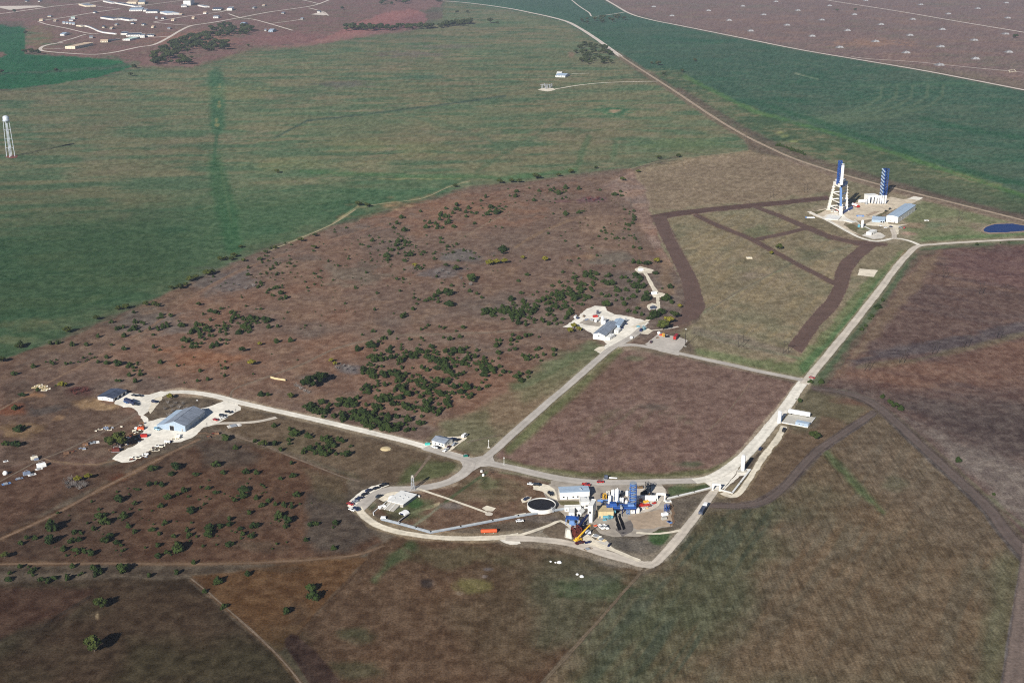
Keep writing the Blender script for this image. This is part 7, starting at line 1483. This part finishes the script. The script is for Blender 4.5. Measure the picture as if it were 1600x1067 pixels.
# ---------------------------------------------------------------- vehicles
CARM = {}
def car_mat(c):
    if c not in CARM: CARM[c] = mat('car_paint', c, 0.35, 0.04, 1.0, spec=0.5)
    return CARM[c]
VEH = {}
def frustum(mb, x0, x1, y, z0, ix0, ix1, iy, z1):
    vs = [(x0,-y,z0),(x1,-y,z0),(x1,y,z0),(x0,y,z0),(ix0,-iy,z1),(ix1,-iy,z1),(ix1,iy,z1),(ix0,iy,z1)]
    mb.raw(vs, [(4,5,6,7),(0,1,5,4),(1,2,6,5),(2,3,7,6),(3,0,4,7)])
def vehicle_meshes(kind, c):
    k = (kind, c)
    if k in VEH: return VEH[k]
    b = MB(); b.use(car_mat(c)); g = MB(); g.use(D_GLASS); parts = []
    if kind == 'car':
        L, W = 4.7, .9; b.box(-L/2, -W, .3, L/2, W, .92, .1); frustum(b, -1.9, 1.1, .82, .92, -1.3, .35, .68, 1.45)
        frustum(g, -1.93, 1.13, .84, .98, -1.4, .48, .72, 1.36); wx = (-1.45, 1.45); wr = .33
    elif kind == 'suv':
        L, W = 4.9, .95; b.box(-L/2, -W, .35, L/2, W, 1.05, .1); frustum(b, -2.4, 1.2, .88, 1.05, -2.2, .6, .74, 1.78)
        frustum(g, -2.42, 1.23, .9, 1.12, -2.28, .72, .79, 1.66); wx = (-1.5, 1.5); wr = .38
    elif kind == 'pickup':
        L, W = 5.7, 1.0; b.box(-L/2, -W, .4, L/2, W, .8); b.box(.55, -W, .802, L/2, W, 1.1, .1); frustum(b, -.75, 1.1, .9, .802, -.6, .6, .76, 1.82)
        for y0, y1 in ((-W, -W + .1), (W - .1, W)): b.box(-L/2, y0, .802, -.76, y1, 1.15)
        b.box(-L/2, -W + .102, .802, -L/2 + .1, W - .102, 1.15); frustum(g, -.77, 1.13, .92, 1.12, -.66, .74, .8, 1.7); wx = (-1.8, 1.75); wr = .42
    elif kind == 'van':
        L, W = 5.6, 1.0; b.box(-L/2, -W, .4, L/2, W, 1.1, .05); frustum(b, -2.78, 2.0, .98, 1.1, -2.74, 1.3, .9, 2.35); frustum(g, -1.2, 2.03, 1.0, 1.3, -1.2, 1.5, .95, 2.0); wx = (-1.7, 1.8); wr = .4
    elif kind == 'truck':
        L, W = 11.5, 1.25; b.box(-L/2, -W, 1.1, 2.6, W, 3.4, .1); b.box(3.0, -W, .6, L/2, W, 2.7, .25); g.box(5.1, -1.1, 1.7, L/2 + .03, 1.1, 2.4); b.box(-L/2, -W*.7, .7, L/2, W*.7, 1.098); wx = (-4.6, -3.3, 4.4); wr = .5
    w = MB(); w.use(BLACKM); w.cyl((0, -.12, 0), (0, .12, 0), wr, n=10)
    hl = MB(); hl.use(TRIM)
    for y in (-.62*W/.9, .62*W/.9): hl.box(L/2 + .004, y - .16, .62, L/2 + .03, y + .16, .78)
    VEH[k] = (b.mesh('body'), g.mesh('windows'), w.mesh('wheel'), hl.mesh('headlights'), wx, W, wr); return VEH[k]
def vehicle(kind, c, px, py, hx, hy, label, group=None):
    bm_, gm_, wm_, hm_, wx, W, wr = vehicle_meshes(kind, c)
    t = thing({'car': 'parked_car', 'suv': 'parked_car', 'pickup': 'pickup_truck', 'van': 'van', 'truck': 'truck'}[kind], label, {'car': 'car', 'suv': 'car', 'pickup': 'pickup truck', 'van': 'van', 'truck': 'truck'}[kind], P(px, py, .35), polar(P(px + hx, py + hy) - P(px, py)), group)
    for nm, me in (('body', bm_), ('windows', gm_), ('headlights', hm_)):
        o = bpy.data.objects.new(nm, me); COL.objects.link(o); o.parent = t
    for x in wx:
        for y in (-W + .08, W - .08): o = bpy.data.objects.new('wheel', wm_); COL.objects.link(o); o.parent = t; o.location = (x, y, wr)
    return t
BK, NV, DG, WH, SL, RD, MR = (24, 24, 28), (30, 40, 70), (40, 46, 52), (226, 226, 224), (150, 156, 164), (146, 30, 28), (70, 26, 34)
PKG = 'cars parked along the loop'
for a in [('pickup', BK, 599, 758.5, 10, -4, 'black pickup truck, farthest right on the verge of the parking loop'), ('car', BK, 587.5, 763.5, 10, -4, 'small black car, second from the right on the loop verge'), ('suv', NV, 576, 767.5, 10, -5, 'dark blue car, third from the right on the loop verge'), ('car', BK, 569.5, 773, 10, -4, 'black car in front of the dark blue one on the loop verge'), ('pickup', NV, 561, 779.5, 10, -4, 'navy pickup truck halfway along the loop verge'), ('car', SL, 554.5, 784.5, 10, -4, 'silver car left of the navy pickup on the loop verge'), ('car', RD, 547.5, 788, 10, 3, 'red car at the far left end of the parking loop'), ('suv', NV, 556.5, 796.5, 10, 4, 'dark navy car lowest in the row at the loop end'), ('car', WH, 550, 797, 10, 4, 'white car beside the dark navy one at the loop end'), ('suv', DG, 592, 776.5, 10, -6, 'dark grey car standing alone on the inner side of the loop'),
          ('pickup', WH, 939, 824.5, 7, 6, 'left of two white pickup trucks on the grey test yard'), ('pickup', WH, 946, 824.5, 7, 6, 'right of two white pickup trucks on the grey test yard'), ('pickup', MR, 905.5, 849, 12, -3, 'maroon pickup truck on the cream ground below the crane'), ('pickup', RD, 916, 758, 12, 2, 'red pickup truck behind the long white building'), ('car', RD, 938, 753.5, 12, 0, 'red car on the site road behind the test yard'), ('suv', BK, 839, 758, 12, 1, 'black car on the cream lot above the round basin'), ('car', WH, 829.5, 757, 12, 1, 'white car on the cream lot above the round basin'), ('suv', BK, 860, 772.5, 6, 5, 'black car between the round basin and the long white building'), ('car', NV, 822, 780, 10, -6, 'dark car on the small cream patch left of the round basin'), ('car', WH, 812, 814.5, 12, -1, 'white car beside the concrete trough on the loop inside'),
          ('van', BK, 1225, 673.5, 5, -8, 'black van parked at the end of the cream strip'), ('car', NV, 1188, 702, 6, -8, 'dark blue car in the grass between road and cream strip'),
          ('truck', RD, 1056, 528.5, 6, -9, 'long red truck on the parking pad'), ('car', MR, 1017.5, 535, 8, -9, 'maroon car at the left of the parking pad'),
          ('car', RD, 337, 656.5, 12, 3, 'red car on the white yard right of the hangar'), ('car', WH, 348, 653.5, 12, -3, 'white car beside the red one right of the hangar'), ('suv', DG, 347.5, 650, 12, 1, 'dark grey car above the white one right of the hangar'), ('pickup', BK, 357, 644.5, 12, 2, 'black pickup truck nearest the white road right of the hangar'), ('suv', NV, 241.5, 628.5, 12, 2, 'dark car on the cream patch beside the brush mound'), ('suv', (150, 190, 214), 245.5, 671, 10, 3, 'pale blue car on the white yard in front of the hangar'), ('car', BK, 210, 618.5, 12, 2, 'black car on the shed yard, left of two at the back'), ('car', BK, 218.5, 619, 12, 2, 'black car on the shed yard, right of two at the back'), ('pickup', BLUE and (40, 84, 140), 197.5, 629, 10, 5, 'blue pickup truck beside the shed'), ('truck', NV, 203.5, 630.5, 12, 4, 'dark navy truck beside the shed yard edge'), ('car', DG, 213, 632.5, 12, 3, 'dark grey car at the right end of the shed row'),
          ('car', RD, 1268.5, 590.5, 8, 1, 'red car tucked beside the main road junction'), ('pickup', WH, 679.5, 699.5, 10, 3, 'white pickup truck in front of the small white office'), ('car', BK, 684.5, 700, 10, 3, 'black car in front of the small white office'), ('car', MR, 701.5, 699, 8, -7, 'dark maroon car right of the small white office'), ('pickup', WH, 696.5, 704, 8, -6, 'white pickup truck at the lot corner of the small white office'), ('pickup', SL, 709.5, 695, 9, -7, 'silver pickup truck in the office side lot, middle'), ('suv', NV, 707, 687, 9, -3, 'dark car at the back of the office side lot'), ('van', WH, 726, 682, 9, -6, 'white van at the far corner of the office side lot'), ('car', BK, 715, 688, 9, -4, 'black car at the back right of the office side lot'),
          ('pickup', RD, 1413, 356.5, 3, -9, 'red pickup truck at the corner of the long white building'), ('car', SL, 1407, 356, 10, 2, 'silver car parked below the long white building'), ('car', WH, 1376, 353.5, 10, 2, 'white car left of the spur road near the low blue shed'), ('car', WH, 1384, 356.5, 10, -1, 'white car nearest the spur road by the stand'), ('car', NV, 1392, 355, 10, 2, 'dark car in the small lot by the stand spur road'), ('pickup', BK, 1390.5, 327, 10, -6, 'black pickup truck on the turf patch behind the long white building'), ('car', BK, 1384, 330, 10, -5, 'black car beside the turf patch behind the long white building')]:
    vehicle(*a)
st = thing('semi_truck', 'white semi truck hauling a dark flatbed on the lower right road', 'truck', P(1099, 797.5, .28), polar(P(1105, 787) - P(1094, 805))); q = MB(); q.use(R_DARK); q.box(-7.5, -1.3, 1.1, 2.2, 1.3, 2.5, .08); q.build('trailer', None, st)
q = MB(); q.use(WHITE); q.box(2.8, -1.25, .6, 6.2, 1.25, 3.2, .3); q.use(D_GLASS); q.box(5.4, -1.1, 1.9, 6.23, 1.1, 2.7); q.build('cab', None, st)
for x in (-6.4, -5.2, 1.4, 2.6, 5.2):
    for y in (-1.15, 1.15): q = MB(); q.use(BLACKM); q.cyl((x, y - .15, .5), (x, y + .15, .5), .5, n=10); q.build('wheel', None, st)
rt_ = thing('tanker_truck', 'white tanker truck with red cab beside the tripod stand', 'truck', P(1331.5, 322, .2), polar(P(1345, 325) - P(1331, 321))); q = MB(); q.use(WHITE); q.cyl((0, 0, 2.6), (9.5, 0, 2.6), 1.6, n=14); q.build('tank', None, rt_)
q = MB(); q.use(RED); q.box(10, -1.4, .6, 12.6, 1.4, 3.4, .3); q.box(0, -1.2, .7, 12, 1.2, .98); q.build('cab', None, rt_)
q = MB(); q.use(RED); q.box(1, 1.3, 3.2, 9, 1.8, 4.2); q.build('red_panel', None, rt_)
for x in (1, 2.4, 8.5, 11.4):
    for y in (-1.2, 1.2): q = MB(); q.use(BLACKM); q.cyl((x, y - .2, .55), (x, y + .2, .55), .55, n=10); q.build('wheel', None, rt_)
gear('green_bin', 'dark green bin at the edge of the asphalt crossing', 727.5, 713.5, 1.5, mat('bin_green', (24, 96, 84), .6, .1), 0, .2)
gear('teal_bin', 'turquoise bin left of the small white office', 668, 695, 1.7, mat('bin_teal', (60, 170, 160), .6, .1), 0, .2)
# --- scrap on the left yards
SCM = [mat('scrap_pale', (214, 206, 188), .8, .2), mat('scrap_dark', (58, 52, 52), .9, .3), mat('scrap_brown', (112, 84, 64), .9, .3), mat('scrap_blue_grey', (112, 124, 146), .7, .2), mat('scrap_rust', (120, 58, 42), .9, .3), WHITE]
SCN = ['pale', 'dark', 'brown', 'blue grey', 'rusty', 'white']
def scrap(lst, where, group):
    for x, y, s, m, k in lst:
        gear('scrap_pile', SCN[m] + ' scrap lying ' + where, x, y, s, SCM[m], k, rv.uniform(-.3, .9), SCM[(m * 3 + 1) % 5], group)
scrap([(rv.uniform(0, 1) * 38 + 196, 0, rv.uniform(.8, 1.8), rv.choice([0, 0, 1, 2, 5]), rv.choice([0, 3, 3])) for _ in range(0)], '', '')
def line_scrap(a, b, n, spread, where, group, ms):
    l = []
    for k in range(n):
        t = (k + rv.random()) / n; l.append((a[0] + (b[0] - a[0]) * t + rv.gauss(0, spread), a[1] + (b[1] - a[1]) * t + rv.gauss(0, spread * .45), rv.uniform(.8, 2.0), rv.choice(ms), rv.choice([0, 1, 3, 3])))
    scrap(l, where, group)
line_scrap((196, 688), (224, 664), 20, 3, 'beside the big olive tree on the upper edge of the white yard', 'scrap above the white yard', [0, 0, 1, 2, 5])
line_scrap((175, 705), (222, 684), 16, 2.5, 'along the tree side of the white yard', 'scrap on the tree side of the yard', [1, 1, 2, 3, 4])
line_scrap((208, 718), (284, 682), 30, 3, 'in the row along the lower edge of the white yard', 'scrap along the lower yard edge', [0, 0, 5, 1, 3, 5])
line_scrap((248, 665), (275, 672), 7, 2, 'against the front of the hangar', 'scrap before the hangar', [0, 2, 4])
line_scrap((98, 712), (145, 692), 12, 3, 'in the dirt left of the big olive tree', 'scrap left of the olive tree', [1, 2, 3])
line_scrap((150, 672), (188, 668), 7, 3, 'by the track above the big olive tree', 'scrap above the olive tree', [3, 0, 3])
line_scrap((322, 684), (345, 676), 6, 3, 'on the turf in front of the hangar track', 'scrap before the track', [1, 4, 2])
for x, y, s, m, k, l in [(220, 671, 2.4, ORANGE, 0, 'orange red machine at the upper edge of the white yard'), (225, 682.5, 2.4, RED, 0, 'red machine nearest the yard centre below the orange one'), (221, 682, 1.8, SCM[3], 0, 'blue grey machine left of the red one on the white yard'), (181, 705, 2.6, RUSTY, 0, 'dark red machine at the lower end of the white yard'), (146, 692, 4.0, WHITE, 3, 'white flat boat shaped sheet in the dirt left of the olive tree'), (366, 666 - 0.5, 5.0, WHITE, 3, 'long white beam lying below the curved track'), (200, 627.5, 1.6, RUSTY, 0, 'maroon crate beside the shed corner')]:
    gear('yard_machine', l, x, y, s, m, k, rv.uniform(0, .6))
for x, y, s, m, k, l in [(65, 729, 2.8, WHITE, 0, 'white tarpaulin bundle, upper one of the far left dump'), (61, 733, 2.4, WHITE, 3, 'white sheet left of the upper tarpaulin bundle'), (50, 742, 2.6, WHITE, 3, 'white sheet, lower one of the far left dump'), (42, 741, 2.2, SCM[3], 0, 'blue grey scrap between the white sheets of the far left dump'), (30, 748, 2.4, SCM[3], 3, 'blue grey scrap at the lower part of the far left dump'), (10, 756, 2.8, BLUE_L, 3, 'pale blue sheet at the left edge of the photo'), (54, 717, 2.2, SCM[0], 0, 'tan heap by the track of the far left dump'), (57, 718.5, 1.4, SCM[3], 0, 'blue grey crate beside the tan heap'), (9, 721, 1.6, WHITE, 3, 'small white sheet alone at the far left')]:
    gear('dump_item', l, x, y, s, m, k, .6)
q = MB(); q.use(WHITE); q.lathe([(1.6, 0), (1.7, 1.2), (1.2, 2.2), (.1, 2.6)], 12); tag(q.build('white_tank', None, None, True), 'round white tank at the left edge of the photo beside the dirt track', 'tank').location = P(8.5, 741)
for k, (x, y) in enumerate([(54, 606), (58, 604), (62, 602), (66, 606), (70, 604), (74, 608), (64, 609), (69, 610)]):
    gear('timber_stack', 'pale timber stack in the heap on the far left slope', x, y, 2.4, SCM[0] if k % 3 else W_TAN, 3, rv.uniform(0, 1), W_TAN, 'timber stacks on the slope')
wall_run('timber_fence', 'short pale timber fence beside the small olive tree', 'fence', [(423, 590.5), (430, 592.5), (446, 595)], 1.4, .3, W_TAN)
q = MB(); q.use(W_TAN); q.lathe([(4, 0), (3.4, .5), (2, .9), (.1, 1)], 12); tag(q.build('sand_heap'), 'tan sand heap on the turf below the white road', 'heap').location = P(603, 701)
# ---------------------------------------------------------------- storage igloos, far right
IG = 'storage igloos in the far pasture'
M_IG = mat('igloo_concrete', (112, 110, 112), .8, .15, .15); M_IGF = mat('igloo_front', (142, 142, 144), .8, .1, .2)
def igloo_meshes():
    b = MB(); b.use(M_IG); pr = [(-12, 0), (-8.5, 3.2), (-5, 5.2), (0, 6.0), (5, 5.2), (8.5, 3.2), (12, 0)]; n = len(pr)
    vs = [(x*.92, -7, z*.96) for x, z in pr] + [(x, 4, z) for x, z in pr] + [(x*.9, 12, z*.6) for x, z in pr] + [(x*.8, 17, 0) for x, z in pr]
    fs = [(i*n+k+1, i*n+k, (i+1)*n+k, (i+1)*n+k+1) for i in range(3) for k in range(n-1)]; b.raw(vs, fs + [tuple(range(n))])
    f = MB(); f.use(M_IGF); f.raw([(-9, -7.6, -.1), (9, -7.6, -.1), (5.5, -7.6, 5.2), (-5.5, -7.6, 5.2), (-9, -7.02, -.1), (9, -7.02, -.1), (5.5, -7.02, 5.2), (-5.5, -7.02, 5.2)], [(0, 1, 2, 3), (7, 6, 5, 4), (0, 4, 5, 1), (1, 5, 6, 2), (2, 6, 7, 3), (3, 7, 4, 0)])
    d = MB(); d.use(D_DOOR); d.box(-1.6, -7.75, 0, 1.6, -7.603, 3.2); v = MB(); v.use(STEEL); v.cyl((0, 2, 5.9), (0, 2, 7.2), .5, n=8)
    return b.mesh('mound'), f.mesh('front_wall'), d.mesh('door'), v.mesh('vent')
IGM = igloo_meshes()
for x, y in [(140,48),(235,93),(335,142),(298,27),(395,67),(503,115),(620,166),(747,218),(452,6),(553,47),(664,91),(783,140),(913,191),(1055,243),(700,25),(815,66),(938,112),(1072,162),(1215,215),(1376,271),(868,2),(1122,20),(1085,88),(1222,135),(1370,185),(1530,240),(1250,63),(1386,38),(1515,156),(1525,82),(1518,12),(1210,300),(-114,30),(-30,72)]:
    t = thing('storage_igloo', 'pale concrete storage igloo in the regular grid on the far brown pasture', 'bunker', P(1060 + x / 2.963, y / 2.963 + 1.4), rv.uniform(-.12, .12), IG)
    for me in IGM: o = bpy.data.objects.new(me.name.split('.')[0], me); COL.objects.link(o); o.parent = t
wall_run('square_berm', 'pale square outline kerb at the right end of the igloo pasture', 'kerb', [(1576, 110.5), (1584, 109), (1587, 112), (1578, 113.5), (1576, 110.5)], .8, 2.0, W_CREAM)
# ---------------------------------------------------------------- far compound
FW = 'far compound'
def fbox(label, A, B, C, h, wm, rm, style='flat', n=4, cat='building', name='compound_building'):
    ops = [('window', 'f', (i + .5) / n, 2.2, 1.8, 1.5) for i in range(n)] + [('door', 'r', .5, 2.4, 3, 0)]
    if style == 'flat': flat(name, label, cat, A, B, C, h, wm, rm, ops, None, .4, 1)
    else: gable(name, label, cat, A, B, C, h, h + (2.5 if style == 'gable' else 1.6), wm, rm, 'x', ops, .5)
fbox('long tan roofed building with cream end nearest the emerald field', (107, 75.8), (117.5, 77), (146, 71), 7.0, W_CREAM, R_TAN)
fbox('long mint green roofed building inside the compound loop road', (193, 63.6), (203, 64), (219, 60.5), 4.5, W_WHITE, R_MINT)
fbox('small white building left of the mint green roofed one', (157.5, 66.3), (168.5, 66.6), (169.5, 65), 5, W_CREAM, R_TAN, 'gable', 3)
fbox('low dark roofed building left of the mint green one', (171, 65.2), (188, 62.8), (189, 61.5), 3, W_GREY, R_DARK)
fbox('blue roofed white house on the left of the compound', (95, 56), (100.5, 56.3), (109, 53.5), 5, W_WHITE, R_BLUE, 'gable', 2, 'house', 'compound_house')
fbox('white shed with dark yard walls behind the blue roofed house', (111, 30.5), (117, 30.5), (117.5, 29), 5, W_WHITE, R_MINT, 'gable', 2)
fbox('second white shed above the long curved passage', (108, 33.5), (114, 33.6), (114.5, 32.3), 5, W_WHITE, R_GREY, 'gable', 2)
for i, (x, y) in enumerate([(98, 37.3), (103, 37.8), (108, 38.4), (113, 39)]): fbox('small white shed in the stepped row left of the curved passage, ' + ['first', 'second', 'third', 'fourth'][i] + ' from left', (x, y), (x + 3.6, y + .2), (x + 4.2, y - 1.0), 4, W_WHITE, R_BLUE, 'gable', 1, 'shed', 'compound_shed')
fbox('white building at the left end of the curved passage', (119, 41.5), (127, 42.5), (128, 41.3), 4, W_CREAM, R_GREY, 'flat', 3)
wall_run('covered_passage', 'long white curved covered passage across the compound', 'passage', [(131, 41.5), (138, 42.8), (146, 46), (153, 49.5), (161, 52), (171, 53.3), (181, 54.4)], 4.5, 5.0, W_WHITE, R_GREY)
fbox('left of two long white buildings with dark blue roofs', (157, 29.5), (177, 32.4), (182, 30.6), 6, W_WHITE, R_DARK, 'gable', 6)
fbox('right of two long white buildings with dark blue roofs', (184, 31), (202, 33.7), (207, 32), 6, W_WHITE, R_DARK, 'gable', 6)
fbox('long building with white walls right of the passage, west part', (190, 53.5), (199, 55), (201, 52), 5, W_WHITE, R_DARK, 'flat', 3)
fbox('long building with white walls right of the passage, middle part', (200, 55), (219, 57.4), (222, 54), 5, W_WHITE, R_DARK, 'flat', 5)
fbox('square white tower building at the right end of the long group', (219.5, 59), (226, 59.5), (227.5, 57), 7, W_WHITE, R_GREY, 'flat', 2)
fbox('low grey building right of the square white tower', (228, 58.6), (240, 57.6), (241.5, 55.5), 4, W_WHITE, R_DARK, 'flat', 3)
fbox('wide pale blue roofed hall at the upper centre of the compound', (203, 17.5), (222, 18), (226, 14.5), 6, W_WHITE, R_BLUE, 'gable', 5)
fbox('white hall right of the wide pale blue roofed one', (224, 18.2), (229.5, 18.6), (231, 16.5), 6, W_WHITE, R_GREY, 'flat', 2)
fbox('long white hall left of the compound centre', (231, 18.5), (246, 21), (249, 18), 7, W_WHITE, R_DARK, 'gable', 4)
fbox('long white hall right of the compound centre', (250, 21.5), (261, 24.2), (272, 21.5), 7, W_WHITE, R_BLUE, 'gable', 4)
fbox('cream buildings beside the far left road bend', (123, 8.5), (134, 11.5), (142, 9), 6, W_CREAM, R_GREY, 'flat', 3)
fbox('long white wall like building at the top of the compound', (161, 3.5), (175, 6.5), (178, 5), 5, W_WHITE, R_GREY, 'flat', 4)
fbox('long white building slanting along the top of the compound', (178, 6), (211, 11.8), (213, 10), 5, W_WHITE, R_DARK, 'flat', 7)
fbox('cream block at the top edge of the compound', (200, 5), (213, 6.5), (216, 4), 7, W_CREAM, R_TAN, 'flat', 4)
fbox('cream square block right of the one at the top edge', (216, 7), (226, 7.4), (228, 3.5), 9, W_CREAM, R_GREY, 'flat', 3)
fbox('small white building left of the tall block at top centre', (283, 11.5), (291.5, 11.8), (292.5, 9.5), 6, W_WHITE, R_GREY, 'flat', 2)
fbox('tall white block with red stripe windows at top centre', (288, 8.5), (298, 9.2), (304, 5.5), 20, W_WHITE, W_GREY, 'flat', 5)
fbox('white low building right of the tall block', (309, 10), (320, 12.4), (322, 11), 5, W_WHITE, R_GREY, 'flat', 3)
fbox('long white building at the upper right of the compound', (333.5, 15.6), (345, 16.6), (348, 14), 5, W_WHITE, R_DARK, 'gable', 4)
fbox('white block with shaded side right of the long upper right building', (356, 16.2), (362.5, 17), (366, 14.5), 9, W_WHITE, R_GREY, 'flat', 2)
fbox('white house beside the road below the upper right buildings', (334.5, 28), (341, 29), (343.5, 27), 6, W_WHITE, R_GREY, 'gable', 2, 'house', 'compound_house')
fbox('blue roofed house above the far wood, left one', (376, 40), (381, 40.2), (387, 37.8), 6, W_BLUE, R_BLUE, 'gable', 2, 'house', 'compound_house')
fbox('blue roofed house above the far wood, right one', (420, 50.6), (426, 50.8), (432, 48.4), 6, W_BLUE, R_BLUE, 'gable', 2, 'house', 'compound_house')
fbox('tiny white hut left of the right blue roofed house', (413.5, 49), (416, 49.2), (416.5, 48), 4, W_WHITE, R_GREY, 'gable', 1, 'hut', 'compound_hut')
fbox('two tiny white huts below the central halls', (243, 29.6), (246, 29.8), (246.6, 28.6), 4, W_WHITE, R_GREY, 'gable', 1, 'hut', 'compound_hut')
fbox('white house with blue roof alone in the green pasture', (872, 119), (883, 121.5), (890, 118), 4, W_WHITE, R_BLUE, 'gable', 4, 'house', 'farm_house')
fbox('white wing of the lone pasture house', (870.5, 117), (877, 118), (879, 115.8), 4, W_WHITE, R_WHITE, 'gable', 2, 'house', 'farm_house')
for x, y in [(75,27),(62,33),(84,34),(160,44),(172,46),(146,21),(180,40),(253,30),(268,33),(280,24),(318,22),(300,30),(262,46),(237,44),(395,14),(410,10),(440,22),(470,31),(496,20),(205,38),(222,40),(140,60),(60,3),(40,3)]:
    fbox('small pale shed scattered on the turf of the far compound', (x, y), (x + rv.uniform(2.2, 5), y + .25), (x + rv.uniform(5, 7), y - rv.uniform(.8, 1.4)), rv.uniform(3, 5), rv.choice([W_WHITE, W_CREAM, W_GREY]), rv.choice([R_GREY, R_DARK, R_TAN]), 'gable', 1, 'shed', 'compound_shed')
for o_ in [o for o in bpy.data.objects if o.get('label') == 'small pale shed scattered on the turf of the far compound']: o_['group'] = 'scattered compound sheds'
sg = 'substation lattice frames'
for i, (x, y) in enumerate([(847, 138.5), (851, 137.5), (855, 138), (859, 138.5), (862, 137.5), (853, 139.8)]):
    t = thing('substation_frame', 'grey lattice frame in the small substation on the cream pad', 'frame', P(x, y), .2 * i, sg); q = MB(); q.use(STEEL); lattice(q, (0, 0, 0), (0, 0, 9), 1.2, .6, 3, .35); q.build('mast', None, t); q = MB(); q.use(STEEL); q.bar((-5, 0, 8), (5, 0, 8), .5); q.build('beam', None, t)
hframe(829.5, 138, 12, 'pole left of the small substation', 'substation poles'); hframe(874.5, 138.5, 12, 'pole right of the small substation', 'substation poles')
q = MB(); q.use(W_CREAM); q.box(-3.2, -2.6, 0, 3.2, 2.6, .9, .2); q.use(CONC); q.box(-1, -1, .902, 1, 1, 1.4); tag(q.build('concrete_marker'), 'small white concrete marker in the tan field left of the two trees', 'marker').location = P(1170.5, 403.5)
for i, (x, y) in enumerate([(1300, 338 + 4), (1436, 354)]):
    if i: q = MB(); q.use(WHITE); q.box(-2.6, -1.4, 0, 2.6, 1.4, .8, .15); q.use(D_DARK); q.box(-1.5, -1.42, .2, 1.5, -1.402, .6); tag(q.build('white_pallet'), 'white pallet alone on the turf right of the long white building', 'pallet').location = P(1447.5, 345)
# ---------------------------------------------------------------- haze: one closed box of air round the scene
hz = MB().box(-12000, -2500, -1.2, 12000, 16000, 380).build('haze')
hm = bpy.data.materials.new('haze_air'); hm.use_nodes = True
hn = hm.node_tree; hn.nodes.clear()
ho = hn.nodes.new('ShaderNodeOutputMaterial'); hv = hn.nodes.new('ShaderNodeVolumePrincipled')
hv.inputs['Color'].default_value = (0.74, 0.83, 1.0, 1); hv.inputs['Density'].default_value = 0.000046; hv.inputs['Anisotropy'].default_value = 0.2
hn.links.new(hv.outputs['Volume'], ho.inputs['Volume'])
hz.data.materials.append(hm); tag(hz, kind='stuff')
